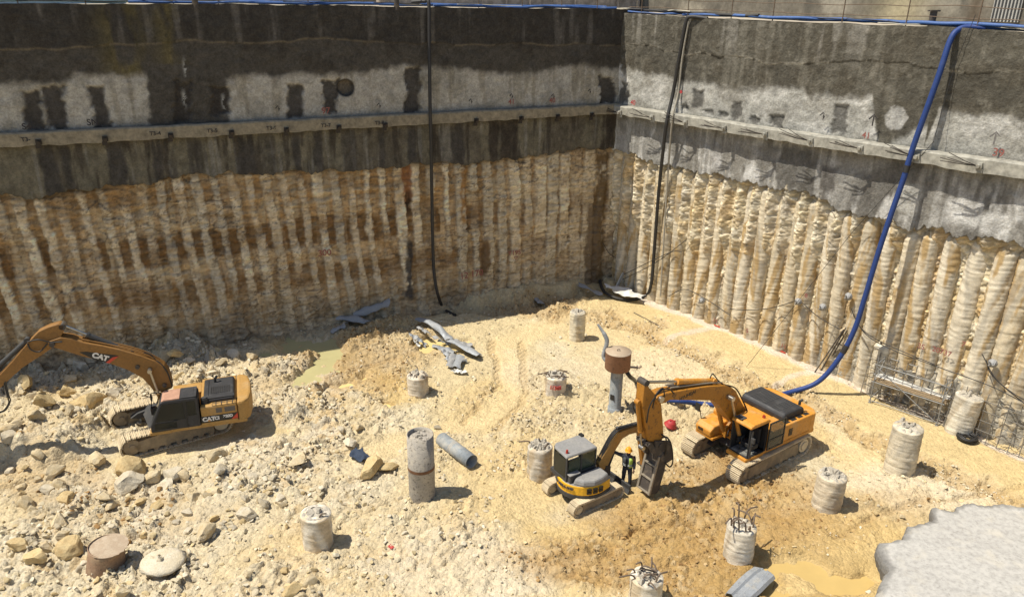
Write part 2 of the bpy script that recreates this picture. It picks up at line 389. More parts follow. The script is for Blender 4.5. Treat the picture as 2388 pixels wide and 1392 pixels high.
# crawler grouser bars inside the ruts
gz += rut * .035 * np.sin((u * .9 + v * 1.3) * .55)
gz = gz * (1 - pud) + pud * (-.27 + .12 * sml + .62 * mid + .1 * g2 * c2)
flat = blobs([(430, 1030, 150, 28, -12), (1735, 1085, 150, 40, -22), (1370, 1165, 100, 30, -18)], .4)
gz = gz * (1 - flat * .85)
PUD_Z = -.16
# colour of the earth, darker in the crevices
pale = np.array([.58, .475, .285]); c0 = np.ones(gx.shape + (3,)) * pale
c0 = mixc(c0, (.60, .44, .20), sst(.42, .62, fbm(gx * .16, gy * .16, 3, 21)) * .55)
c0 = mixc(c0, (.60, .53, .38), sst(.5, .7, fbm(gx * .4, gy * .4, 4, 22)) * .6)
c0 = mixc(c0, (.60, .465, .235), shelf * .85 * (1 - ditch)); c0 = mixc(c0, (.66, .52, .29), np.clip(path + path2, 0, 1) * .7)
c0 = mixc(c0, (.57, .405, .165), yel * .8)
c0 = mixc(c0, (.64, .56, .42), white * .75)
c0 = mixc(c0, (.38, .235, .085), brown * (.55 + .5 * (fbm(gx * 1.1, gy * 1.1, 4, 77))) * 1.0)
c0 = mixc(c0, (.42, .28, .12), ditch * .55)
wet = blobs([(1850, 1352, 170, 74), (755, 848, 130, 50, -25)], .5); c0 = mixc(c0, (.36, .235, .085), wet * (1 - pud) * .6)
c0 = mixc(c0, (.66, .57, .48), np.clip(kerb, 0, 1) * .85)
c0 = mixc(c0, (.55, .47, .335), rub * .5); c0 = mixc(c0, (.64, .57, .44), rub * c1 * .6); c0 = mixc(c0, (.52, .36, .16), rub * (c2 > .8) * .5)
c0 = mixc(c0, (.34, .25, .14), np.clip(foot + trench * .8, 0, 1) * .65)  # dark brown shading painted along the wall foot and trench
c0 = mixc(c0, (.30, .20, .10), clod * (1 - e2) * .5); c0 = mixc(c0, (.36, .24, .11), rub * np.clip((1 - q1) * big_ok + .7 * (1 - q2), 0, 1) * .5); c0 = mixc(c0, (.60, .43, .20), rub * (pc1 > .72) * big_ok * .6); c0 = mixc(c0, (.63, .55, .39), rub * (pc2 > .66) * .5); c0 = mixc(c0, (.40, .26, .11), rut * .3); c0 = mixc(c0, (.58, .46, .28), clod * (c3 > .72) * .5)
c0 = c0 * (.90 + .2 * fbm(gx * 3.1, gy * 3.1, 3, 15))[..., None]
inside = (((gx - PC[0]) * nL[0] + (gy - PC[1]) * nL[1]) > -1.5) & (((gx - PC[0]) * nR[0] + (gy - PC[1]) * nR[1]) > -2.0)
gz = np.where(inside, gz, 0.0)
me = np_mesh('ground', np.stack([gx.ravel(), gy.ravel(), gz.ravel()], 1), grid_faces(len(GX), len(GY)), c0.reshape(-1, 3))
tag(link('ground', me, M_ground), 'pale yellow broken limestone floor of the excavation pit', 'ground', kind='structure')
def gh(x, y):
    i = int(np.clip(np.searchsorted(GX, x) - 1, 0, len(GX) - 2)); j = int(np.clip(np.searchsorted(GY, y) - 1, 0, len(GY) - 2))
    return float(max(gz[i, j], gz[i + 1, j], gz[i, j + 1], gz[i + 1, j + 1]) + gz[i, j]) / 2
def GG(px, py, dz=0.0):                                      # the point of the uneven ground seen there
    p = G(px, py)
    for _ in range(4): p = G(px, py, gh(p[0], p[1]))
    return p + UP * dz

# muddy water standing in the hollows
def mat_water(name, col):
    mt, nt, bs = nodes(name); v = coords(nt); n = noise(nt, v, 1.6, 4, .6)
    nt.links.new(mixn(nt, n, col, [c * 1.22 for c in col]), bs.inputs['Base Color']); bs.inputs['Roughness'].default_value = .32
    bump(nt, bs, noise(nt, v, 7, 2, .5), .06, .02); return mt
M_wy = mat_water('yellow mud water', (.43, .305, .115)); M_wg = mat_water('greenish mud water', (.37, .335, .17)); M_wc = mat_water('cream mud water', (.55, .43, .19))
def puddle(cx, cy, rx, ry, a, mt, label, z=PUD_Z):
    c = G(cx, cy, z); pts = []
    for k in range(40):
        t = 2 * math.pi * k / 40; q = math.radians(a); ex = 1.75 * rx * math.cos(t); ey = 1.75 * ry * math.sin(t)
        pts.append(G(cx + ex * math.cos(q) - ey * math.sin(q), cy + ex * math.sin(q) + ey * math.cos(q), z))
    me = bpy.data.meshes.new('puddle'); me.from_pydata([tuple(c)] + [tuple(p) for p in pts], [], [(0, k % 40 + 1, (k + 1) % 40 + 1) for k in range(40)])
    tag(link('puddle', me, mt), label, 'puddle', kind='structure')
puddle(1830, 1350, 120, 70, 0, M_wy, 'opaque yellow puddle beside the grey concrete slab')
puddle(1960, 1352, 100, 40, 0, M_wy, 'yellow puddle touching the ragged edge of the grey concrete slab', PUD_Z - .004)
puddle(690, 815, 130, 20, -9, M_wg, 'greenish pool along the foot of the shaded wall')
puddle(755, 850, 85, 26, -35, M_wg, 'slanting greenish pool in front of the clod bank', PUD_Z - .004)
puddle(800, 905, 42, 16, -20, M_wc, 'cream mud puddle left of the broken pile stump')
puddle(903, 938, 22, 13, 0, M_wc, 'tiny greenish puddle below the short pile stump', PUD_Z - .002)
puddle(1030, 805, 60, 16, 0, M_wc, 'cream puddle among the grey metal scraps')

# ---------------------------------------------------------------- the shaded wall, on the left
topL = line(WL, [(-200, 11), (0, 10), (260, 9), (560, 11), (900, 15), (1000, 17), (1425, 22), (1470, 23)], .12)
crackL = line(WL, [(0, 118), (430, 96), (600, 100), (760, 90), (1000, 102), (1425, 104)], .12)
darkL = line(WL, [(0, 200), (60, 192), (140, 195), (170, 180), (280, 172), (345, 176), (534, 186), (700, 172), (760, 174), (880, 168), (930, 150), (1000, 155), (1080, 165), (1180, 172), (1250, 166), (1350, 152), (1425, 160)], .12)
walT_L = line(WL, [(0, 313), (1424, 244)], .5); walB_L = line(WL, [(0, 346), (1424, 266)], .5)
zbL = line(WL, [(-200, 478), (0, 465), (60, 472), (160, 455), (280, 440), (300, 432), (420, 412), (560, 408), (700, 404), (900, 392), (1000, 386), (1080, 384), (1200, 372), (1330, 355), (1425, 345), (1470, 342)], .1)
wallL = empty('retaining_wall', ptL(18, 0), 0, 'tall retaining wall in shade, dark sprayed concrete over striped brown rock', 'wall')
def wall_local(o): o.matrix_parent_inverse = o.parent.matrix_basis.inverted()
sL = np.concatenate([np.arange(-1.2, 39.5, .058), np.arange(39.5, 62, .6)])
nv = 190
S, Vv = np.meshgrid(sL, np.linspace(0, 1, nv), indexing='ij')
rag = (fbm(S * 1.4, S * 0 + 3, 4, 40) - .5) * .55 + (fbm(S * 6, S * 0 + 3, 3, 44) - .5) * .2
ZB = zbL(S) + rag; ZT = topL(S) + (fbm(S * 1.1, S * 0, 3, 50) - .5) * .12
Z = ZB + (ZT - ZB) * Vv
nz = fbm(S * 1.1, Z * 1.1, 5, 100); nf = fbm(S * 4, Z * 4, 4, 110)
off = .16 + .10 * (nz - .5) + .05 * (nf - .5)
above = Z > crackL(S) + (fbm(S * .9, S * 0, 3, 55) - .5) * .25
off = np.where(above, off + .05, off); off = np.where(Vv < .008, -.3, off)
below = Z < walB_L(S)
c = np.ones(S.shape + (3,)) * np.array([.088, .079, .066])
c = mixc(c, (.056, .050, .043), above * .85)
vs = fbm(S * 2.2, Z * .22, 4, 120)
c = mixc(c, (.16, .145, .125), sst(.58, .75, vs) * above * .7)
c = mixc(c, (.055, .047, .038), sst(.55, .75, nz) * .6)
ol = np.exp(-((S - WL(290, 100)[0]) / .9) ** 2) + .8 * np.exp(-((S - WL(395, 100)[0]) / .5) ** 2)
c = mixc(c, (.16, .13, .05), np.clip(ol, 0, 1) * sst(.35, .6, fbm(S * 1.7, Z * .5, 4, 130)) * .75)
c = mixc(c, (.16, .14, .11), np.exp(-((Z - crackL(S) - (fbm(S * .9, S * 0, 3, 55) - .5) * .25) / .05) ** 2) * .8 * (fbm(S * 1.3, S * 0 + 7, 3, 66) > .42))
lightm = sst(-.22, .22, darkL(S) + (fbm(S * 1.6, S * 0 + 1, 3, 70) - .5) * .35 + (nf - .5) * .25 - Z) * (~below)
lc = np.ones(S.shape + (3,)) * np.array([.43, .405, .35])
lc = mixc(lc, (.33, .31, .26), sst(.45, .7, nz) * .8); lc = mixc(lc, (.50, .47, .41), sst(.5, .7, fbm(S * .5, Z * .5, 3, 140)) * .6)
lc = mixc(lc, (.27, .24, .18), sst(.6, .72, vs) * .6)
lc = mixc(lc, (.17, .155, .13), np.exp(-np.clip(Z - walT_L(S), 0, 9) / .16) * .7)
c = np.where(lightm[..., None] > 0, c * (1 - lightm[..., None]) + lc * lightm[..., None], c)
def patchL(x0, y0, x1, y1, rg=.35, lean=0.0):
    a = WL((x0 + x1) / 2, y0, .12); b = WL((x0 + x1) / 2 + lean, y1, .12); h = abs(WL(x0, (y0 + y1) / 2, .12)[0] - WL(x1, (y0 + y1) / 2, .12)[0]) / 2
    k = np.clip((a[1] - Z) / (a[1] - b[1]), 0, 1); cs = a[0] + (b[0] - a[0]) * k
    d = np.maximum(np.abs(S - cs) - h, np.maximum(Z - a[1], b[1] - Z)) + (fbm(S * 3.2, Z * 3.2, 4, int(x0) + 200) - .5) * rg
    return sst(.12, -.10, d)
k = patchL(343, 150, 530, 330, .4, 8); c = c * (1 - k[..., None] * (Z > walB_L(S))[..., None]) + (np.array([.085, .077, .065]) * (.8 + .4 * nf)[..., None]) * (k * (Z > walB_L(S)))[..., None]
for q in [(52, 213, 92, 306, .35, 12), (98, 203, 146, 302, .4, 12), (203, 203, 238, 300, .45, 22), (672, 200, 706, 276), (756, 188, 790, 266, .6), (946, 160, 976, 264, .6), (1400, 182, 1432, 242, .6), (492, 205, 532, 262, .6), (408, 192, 446, 292, .5)]:
    k = patchL(*q); c = mixc(c, (.055, .048, .042), k * .92); off = off - k * .12
hs, hz_ = WL(806, 205, .12); rr_ = np.hypot(S - hs, Z - hz_)
c = mixc(c, (.13, .11, .085), sst(.46, .36, rr_)); c = mixc(c, (.05, .045, .04), np.exp(-((rr_ - .42) / .06) ** 2)); off = off - .25 * sst(.44, .34, rr_)
for wx, wy in ((430, 230), (432, 160), (522, 240)):          # small white lime runs
    a, b = WL(wx, wy, .12); c = mixc(c, (.5, .5, .47), np.exp(-((S - a) / .08) ** 2 - ((Z - b) / .35) ** 2) * (nf > .45))
c = c * (.74 + .52 * fbm(S * 7, Z * 7, 4, 145))[..., None]
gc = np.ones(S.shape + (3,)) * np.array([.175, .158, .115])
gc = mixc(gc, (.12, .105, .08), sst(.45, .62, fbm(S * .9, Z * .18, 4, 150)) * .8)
gc = mixc(gc, (.07, .06, .048), sst(.55, .62, fbm(S * 2.1, Z * .16, 3, 160)) * sst(.3, .5, fbm(S * 4, Z * .7, 4, 161)) * .9)
gc = mixc(gc, (.26, .25, .22), sst(.62, .70, fbm(S * 3.4, Z * .14, 3, 170)) * .55)
for x0, x1, kk in ((95, 132, 1), (150, 168, .7), (250, 292, .9), (362, 380, .8), (395, 408, .6), (556, 592, .9), (688, 702, .9), (735, 752, .8), (885, 898, .7), (950, 972, 1), (1056, 1082, .9), (1142, 1160, .9), (1168, 1204, 1), (1400, 1428, 1), (440, 470, .6), (610, 640, .5), (800, 830, .6)):
    a = WL(x0, 380, .12)[0]; b = WL(x1, 380, .12)[0]; ctr = (a + b) / 2; h = abs(a - b) / 2
    h = h * 1.05 + .02; k = sst(h + .08, h - .08, np.abs(S - ctr + (fbm(S * 2, Z * 1.1, 3, x0) - .5) * .35)) * sst(.28, .5, fbm(S * 3, Z * .8, 4, x0 + 3) + .12)
    gc = mixc(gc, (.06, .05, .04) if x0 > 1100 else (.07, .064, .057), k * .95 * min(1, kk + .15))
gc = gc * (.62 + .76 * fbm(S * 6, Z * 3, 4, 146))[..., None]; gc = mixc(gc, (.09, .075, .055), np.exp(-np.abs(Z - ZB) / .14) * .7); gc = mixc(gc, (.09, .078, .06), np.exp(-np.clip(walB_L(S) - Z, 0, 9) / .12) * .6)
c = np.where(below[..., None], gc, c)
def wall_mesh(name, A, Zz, O, e, n, c, mt, parent):
    P = PC[None, None] + A[..., None] * e + O[..., None] * n + Zz[..., None] * UP
    F = grid_faces(*A.shape)
    if np.dot(np.cross(e, UP), n) < 0: F = F[:, ::-1]
    o = link(name, np_mesh(name, P.reshape(-1, 3), F, c.reshape(-1, 3)), mt, parent); wall_local(o); return o
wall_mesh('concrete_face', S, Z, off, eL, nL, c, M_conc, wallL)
# the striped rock below: cut piles alternate with brown earth
nv = 200
S, Vv = np.meshgrid(sL, np.linspace(0, 1, nv), indexing='ij')
Z = -1.2 + (zbL(S) + .5 + 1.2) * Vv
SP = .86
ph = (S - .075 * Z * sst(4, 22, S)) / SP + (fbm(S * .25, Z * .2, 3, 300) - .5) * .5
k_ = np.floor(ph); fr = ph - k_
wk = .16 + .17 * hsh(k_, k_ * 0, 5) + .13 * sst(14, 6, S)
edge = np.abs(fr - .5) + (fbm(S * 2.6, Z * .9, 4, 310) - .5) * .26 + (fbm(S * 7, Z * 5, 3, 315) - .5) * .22
strip = sst(wk + .06, wk - .06, edge)
pres = sst(.26, .46, fbm(k_ * 3.7 + S * .05, Z * .33, 3, 320)); strip = strip * (.2 + .8 * pres) * (.65 + .35 * hsh(k_, k_ * 0, 33))
bed = fbm(S * .5, Z * 3.5, 5, 330); spk = fbm(S * 5, Z * 6, 4, 340)
rc = np.ones(S.shape + (3,)) * np.array([.46, .355, .23])
rc = mixc(rc, (.36, .225, .10), sst(.45, .65, fbm(S * .8, Z * .7, 4, 350)) * .8)
rc = mixc(rc, (.43, .33, .20), sst(.52, .68, bed) * .35); rc = mixc(rc, (.23, .155, .08), sst(.52, .68, fbm(S * 2.4, Z * .35, 4, 352)) * .65); rc = mixc(rc, (.42, .36, .25), sst(.56, .70, fbm(S * 3.1 + 5, Z * .28, 4, 353)) * .6)
def bandz(y0, y1): a = WL(500, y0)[1]; b = WL(500, y1)[1]; return (a + b) / 2, (a - b) / 2
for (y0, y1, kk, sd_) in ((535, 600, 1.0, 1), (645, 692, .75, 2), (420, 470, .35, 3)):
    zc, zh = bandz(y0, y1); d = np.abs(Z - zc + (fbm(S * .7, S * 0, 3, 400 + sd_) - .5) * .5) - zh
    band = sst(.12, -.12, d + (bed - .5) * .5) * sst(.2, .5, hsh(np.floor(ph * 1.5), k_ * 0, 60 + sd_) * .6 + fbm(S * .3, S * 0, 2, 410 + sd_) * .5)
    rc = mixc(rc, (.17, .105, .05), band * kk); rc = mixc(rc, (.24, .12, .04), band * kk * sst(.55, .7, spk) * .7)
lightc = np.ones(S.shape + (3,)) * np.array([.66, .585, .45])
lightc = mixc(lightc, (.42, .35, .25), sst(.45, .65, fbm(S * 2, Z * 1.2, 4, 360)) * .8); lightc = mixc(lightc, (.40, .375, .31), (hsh(k_, k_ * 0, 9) > .6) * .6)
rc = rc * (1 - strip[..., None]) + lightc * strip[..., None]
rc = mixc(rc, (.44, .38, .28), sst(13, 4, S) * .30 * (1 - strip * .5))
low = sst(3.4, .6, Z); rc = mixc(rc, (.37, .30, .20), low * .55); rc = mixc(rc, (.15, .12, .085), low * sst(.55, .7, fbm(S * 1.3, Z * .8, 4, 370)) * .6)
qa, qe, qc = plates(S * .9 + fbm(S * 2, Z * 2, 3, 376), Z * 2.6, 45, .8); qb, qbe, qbc = plates(S * 2.6 + fbm(S * 2, Z * 2, 3, 377), Z * 6.5, 46, .8)
rc = rc * (.84 + .32 * qb)[..., None]; rc = mixc(rc, (.10, .075, .05), sst(.07, .01, qe) * sst(.45, .6, fbm(S * .8, Z * .8, 3, 378)) * .75); rc = mixc(rc, (.13, .095, .06), sst(.10, .02, qbe) * (qbc > .55) * sst(.48, .62, fbm(S * .6, Z * .9, 3, 379)) * .6)
seam = sst(.05, .0, np.abs(edge - wk) - .008) * sst(.52, .62, fbm(S * 1.2, Z * .8, 3, 372)); rc = mixc(rc, (.09, .065, .045), seam * .35)
rc = mixc(rc, (.12, .085, .05), sst(.66, .74, spk) * .5); rc = mixc(rc, (.17, .105, .05), sst(.60, .74, fbm(S * 1.3, Z * 7, 4, 373)) * .3); rc = mixc(rc, (.50, .41, .27), sst(.62, .74, fbm(S * 1.6 + 4, Z * 6, 4, 374)) * .25); rc = rc * (.82 + .36 * fbm(S * 9, Z * 9, 3, 375))[..., None]
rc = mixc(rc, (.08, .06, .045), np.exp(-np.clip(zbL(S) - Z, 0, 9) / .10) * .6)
for (x, y0, y1, w, colr) in ((945, 385, 470, .28, (.24, .11, .05)), (952, 450, 495, .16, (.03, .02, .015)), (953, 560, 700, .2, (.05, .048, .05)), (1080, 392, 520, .2, (.28, .16, .06)), (1408, 360, 670, .42, (.13, .085, .04)), (1385, 480, 670, .5, (.15, .11, .07)), (1130, 560, 640, .25, (.13, .08, .04))):
    a, zt = WL(x, y0); _, zb_ = WL(x, y1)
    k = sst(w + .1, w - .1, np.abs(S - a + (fbm(S * 2, Z * 1.5, 3, x) - .5) * .5)) * sst(zt + .3, zt - .2, Z) * sst(zb_ - .3, zb_ + .2, Z) * sst(.25, .5, fbm(S * 3, Z * 1.5, 4, x + 1) + .1)
    rc = mixc(rc, colr, k * .9)
ro = -.10 + .15 * strip + .13 * (bed - .5) + .10 * (spk - .5) + .14 * (fbm(S * 1.2, Z * .9, 4, 380) - .5)
ro = ro + .10 * (qa - .5) * (1 - .6 * strip) + .06 * (qb - .5) + .35 * sst(1.0, -.6, Z)
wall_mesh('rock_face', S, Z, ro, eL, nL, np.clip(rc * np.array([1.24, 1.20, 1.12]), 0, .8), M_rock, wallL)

# ---------------------------------------------------------------- the sunlit wall, on the right
topR = line(WR, [(1400, 25), (1425, 30), (1600, 40), (1950, 56), (2250, 66), (2388, 76), (2600, 90)], .7)
crackR = line(WR, [(1430, 100), (1594, 124), (1814, 147), (2020, 145), (2165, 161), (2388, 174)], .7)
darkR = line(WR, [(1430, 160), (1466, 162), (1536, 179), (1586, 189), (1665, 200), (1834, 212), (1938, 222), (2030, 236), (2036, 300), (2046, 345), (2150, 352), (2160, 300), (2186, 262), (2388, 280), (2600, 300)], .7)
walT_R = line(WR, [(1425, 244), (1780, 298), (2136, 349), (2388, 383), (2600, 415)], 1.1); walB_R = line(WR, [(1425, 265), (2388, 420), (2600, 455)], 1.1)
zbR = line(WR, [(1380, 345), (1441, 357), (1503, 376), (1578, 394), (1660, 412), (1756, 431), (1850, 452), (1909, 469), (1950, 490), (2062, 512), (2103, 538), (2207, 546), (2290, 558), (2388, 582), (2600, 640)], .6)
wallR = empty('retaining_wall', ptR(12, 0), 0, 'sunlit retaining wall with a row of exposed pale piles below grey concrete', 'wall')
tR = np.concatenate([np.arange(-1.0, 28.5, .052), np.arange(28.5, 44, .5)])
nv = 200
S, Vv = np.meshgrid(tR, np.linspace(0, 1, nv), indexing='ij')
rag = (fbm(S * 1.1, S * 0 + 3, 4, 540) - .5) * .55 + (fbm(S * 5, S * 0 + 3, 4, 544) - .5) * .42
ZB = zbR(S) + rag; ZT = topR(S) + (fbm(S * 1.1, S * 0, 3, 550) - .5) * .14
Z = ZB + (ZT - ZB) * Vv
nz = fbm(S * 1.1, Z * 1.1, 5, 600); nf = fbm(S * 4, Z * 4, 4, 610); vs = fbm(S * 2.2, Z * .22, 4, 620)
off = .60 + .10 * (nz - .5) + .06 * (nf - .5)
cw = crackR(S) + (fbm(S * .8, S * 0, 4, 555) - .5) * .45
above = Z > cw
off = np.where(above, off + .03, off)
below = Z < walB_R(S)
lowlip = sst(1.6, 0, Z - ZB); off = off + lowlip * .05 * (fbm(S * 2.5, Z * 1.2, 4, 556) - .3)
off = np.where(Vv < .008, .0, off)
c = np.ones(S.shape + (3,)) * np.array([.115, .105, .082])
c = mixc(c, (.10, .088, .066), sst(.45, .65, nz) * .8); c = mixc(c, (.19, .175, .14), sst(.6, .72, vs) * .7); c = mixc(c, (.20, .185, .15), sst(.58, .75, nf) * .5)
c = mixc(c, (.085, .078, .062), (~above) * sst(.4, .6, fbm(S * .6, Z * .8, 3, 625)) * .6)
c = mixc(c, (.40, .37, .30), np.exp(-((Z - cw) / .05) ** 2) * .7 * (fbm(S * 1.5, S * 0 + 7, 3, 566) > .40))
ws = sst(.62, .7, fbm(S * 1.6, Z * .1, 3, 630)) * sst(2.6, .2, ZT - Z); c = mixc(c, (.33, .31, .27), ws * .5)
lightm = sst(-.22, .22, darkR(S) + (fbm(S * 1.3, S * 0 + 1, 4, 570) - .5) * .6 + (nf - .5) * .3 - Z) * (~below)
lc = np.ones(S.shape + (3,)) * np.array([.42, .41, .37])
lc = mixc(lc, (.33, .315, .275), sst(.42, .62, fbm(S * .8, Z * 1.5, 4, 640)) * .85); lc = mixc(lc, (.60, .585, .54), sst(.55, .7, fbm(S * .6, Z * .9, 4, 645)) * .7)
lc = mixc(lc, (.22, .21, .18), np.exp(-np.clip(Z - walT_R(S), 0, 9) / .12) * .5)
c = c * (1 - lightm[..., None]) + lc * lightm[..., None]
def patchR(x0, y0, x1, y1, rg=.35, lean=0.0):
    a = WR((x0 + x1) / 2, y0, .65); b = WR((x0 + x1) / 2 + lean, y1, .65); h = abs(WR(x0, (y0 + y1) / 2, .65)[0] - WR(x1, (y0 + y1) / 2, .65)[0]) / 2
    k = np.clip((a[1] - Z) / (a[1] - b[1]), 0, 1); cs = a[0] + (b[0] - a[0]) * k
    d = np.maximum(np.abs(S - cs) - h, np.maximum(Z - a[1], b[1] - Z)) + (fbm(S * 3.2, Z * 3.2, 4, int(x0) + 700) - .5) * rg
    return sst(.14, -.12, d)
for q in [(1616, 213, 1638, 252), (1704, 240, 1728, 278, .5), (1946, 248, 1974, 312, .5, -10), (1797, 272, 1822, 298, .6), (1585, 246, 1604, 258), (1632, 256, 1660, 264), (1676, 264, 1698, 272), (1750, 275, 1772, 288, .5), (1440, 195, 1462, 240, .7)]:
    k = patchR(*q); c = mixc(c, (.10, .095, .085), k * .85); off = off - k * .08
hs, hz_ = WR(2088, 276, .65); rr_ = np.hypot(S - hs, Z - hz_); c = mixc(c, (.46, .45, .42), sst(.56, .42, rr_ + (nf - .5) * .3) * .9)
a_, b_ = WR(1440, 185, .65); c = mixc(c, (.62, .61, .58), sst(.5, .3, np.hypot((S - a_) * 1.1, (Z - b_) * .5) + (nf - .5) * .5))
c = c * (.74 + .52 * fbm(S * 7, Z * 7, 4, 647))[..., None]
gc = np.ones(S.shape + (3,)) * np.array([.31, .30, .275])
gc = mixc(gc, (.25, .235, .205), sst(.4, .6, fbm(S * .5, Z * .4, 4, 650)) * .8)
gc = mixc(gc, (.13, .122, .108), sst(.56, .62, fbm(S * .55 + 3, Z * .16, 3, 655)) * .75)
gc = mixc(gc, (.50, .49, .46), sst(.60, .70, fbm(S * 3.0, Z * .12, 3, 660)) * .6)
gc = mixc(gc, (.15, .14, .125), sst(.64, .72, fbm(S * 3.3 + 11, Z * .12, 3, 662)) * .6)
zz = (Z - ZB)
run = sst(.50, .60, fbm(S * 1.3, Z * .35, 4, 665)) * sst(2.6, .9, zz + (fbm(S * 1.8, S * 0, 3, 667) - .5) * 2.4)
gc = mixc(gc, (.63, .62, .59), run * .85); gc = mixc(gc, (.18, .17, .15), run * sst(.56, .66, fbm(S * 7, Z * .12, 3, 668)) * .6)
for (x, y0, y1, w, colr) in ((1857, 345, 450, .95, (.115, .108, .095)), (1790, 340, 395, .7, (.2, .19, .17)), (1755, 388, 425, .42, (.66, .65, .62)), (1450, 310, 355, .3, (.45, .44, .42)), (1935, 390, 450, .45, (.11, .1, .09)), (2118, 430, 500, .5, (.52, .51, .47)), (1670, 360, 400, .3, (.52, .51, .49)), (2250, 470, 530, .7, (.58, .57, .54)), (2330, 500, 560, .6, (.56, .55, .52))):
    a, zt = WR(x, y0, .65); _, zb_ = WR(x, y1, .65)
    k = sst(w + .12, w - .12, np.abs(S - a + (fbm(S * 1.7, Z * 1.2, 3, x) - .5) * .6)) * sst(zt + .2, zt - .2, Z) * sst(zb_ - .2, zb_ + .3, Z)
    gc = mixc(gc, colr, k * .85)
gc = gc * (.76 + .48 * fbm(S * 7, Z * 4, 4, 648))[..., None]; gc = mixc(gc, (.14, .13, .11), np.exp(-np.abs(Z - ZB) / .12) * .6 * (fbm(S * 2, S * 0, 3, 669) > .45))
c = np.where(below[..., None], gc, c)
wall_mesh('concrete_face', S, Z, off, eR, nR, c, M_conc, wallR)
# rock behind and over the heads of the piles
nv = 230
S, Vv = np.meshgrid(tR, np.linspace(0, 1, nv), indexing='ij')
Z = -1.0 + (zbR(S) + .5 + 1.0) * Vv
depth = zbR(S) - Z
emerge = np.interp(S, [0, 4, 8, 12, 15.5, 16.5, 28, 40], [4.6, 4.6, 4.2, 3.8, 2.9, .5, .3, .3]) + (fbm(S * 1.1, S * 0, 3, 720) - .5) * 2.0
over = sst(.9, -.9, depth - emerge)
f1r, f2r, cr1 = worley(S * 2.4 + (fbm(S * 2, Z * 2, 3, 701) - .5), Z * 3.6, 41); f1s, f2s, cr2 = worley(S * 5.5 + 2 * (fbm(S * 3, Z * 3, 3, 702) - .5), Z * 8.0, 42)
pa, pae, pac = plates(S * 1.7 + (fbm(S * 2, Z * 2, 3, 721) - .5), Z * 2.3, 43, 1.1); pb, pbe, pbc = plates(S * 4.2 + (fbm(S * 3, Z * 3, 3, 722) - .5), Z * 5.5, 44, 1.0)
chunk = pa * sst(0, .12, pae) * .13 + pb * sst(0, .16, pbe) * .10 + (fbm(S * 9, Z * 13, 3, 708) - .5) * .07 + (fbm(S * 5, Z * 6, 4, 703) - .5) * .14
ph = S / .95; col_ = np.cos((ph - np.round(ph)) * 2 * math.pi)
off = .04 + chunk * .45 + over * (.30 + .17 * col_ + .10 * (fbm(S * 4, Z * 3, 4, 731) - .5) + .09 * (fbm(S * 11, Z * 13, 3, 732) - .5)) + .12 * (fbm(S * .6, Z * .6, 3, 704) - .5)
off = off * sst(-1, .8, Z + 1.2) + (1 - sst(-1, .8, Z + 1.2)) * .1
rc = np.ones(S.shape + (3,)) * np.array([.68, .58, .39])
rc = mixc(rc, (.74, .67, .52), sst(.5, .8, cr1) * .7)
rc = mixc(rc, (.58, .40, .17), sst(.46, .60, fbm(S * .9, Z * .9, 4, 710)) * (1 - over * .35) * .62)
rc = mixc(rc, (.46, .26, .08), sst(.55, .66, fbm(S * 1.6, Z * 1.1, 4, 711)) * (1 - over * .5) * .5)
rc = mixc(rc, (.76, .69, .54), over * sst(.45, .65, fbm(S * 1.2, Z * 1.2, 3, 712)) * .6)
rc = mixc(rc, (.33, .30, .26), sst(.62, .70, fbm(S * 1.9, Z * .7, 4, 713)) * .45)
lowg = sst(2.6, 1.6, Z + (fbm(S * 1.2, Z, 3, 715) - .5)) * sst(15.0, 16.5, S); rc = mixc(rc, (.33, .31, .26), lowg * .8); off = off + lowg * .10
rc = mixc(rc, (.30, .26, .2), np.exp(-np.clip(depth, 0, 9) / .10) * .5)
rc = rc * (.72 + .5 * pb * sst(0, .2, pbe) + .12 * pa)[..., None]
wall_mesh('rock_face', S, Z, off, eR, nR, rc, M_rock, wallR)
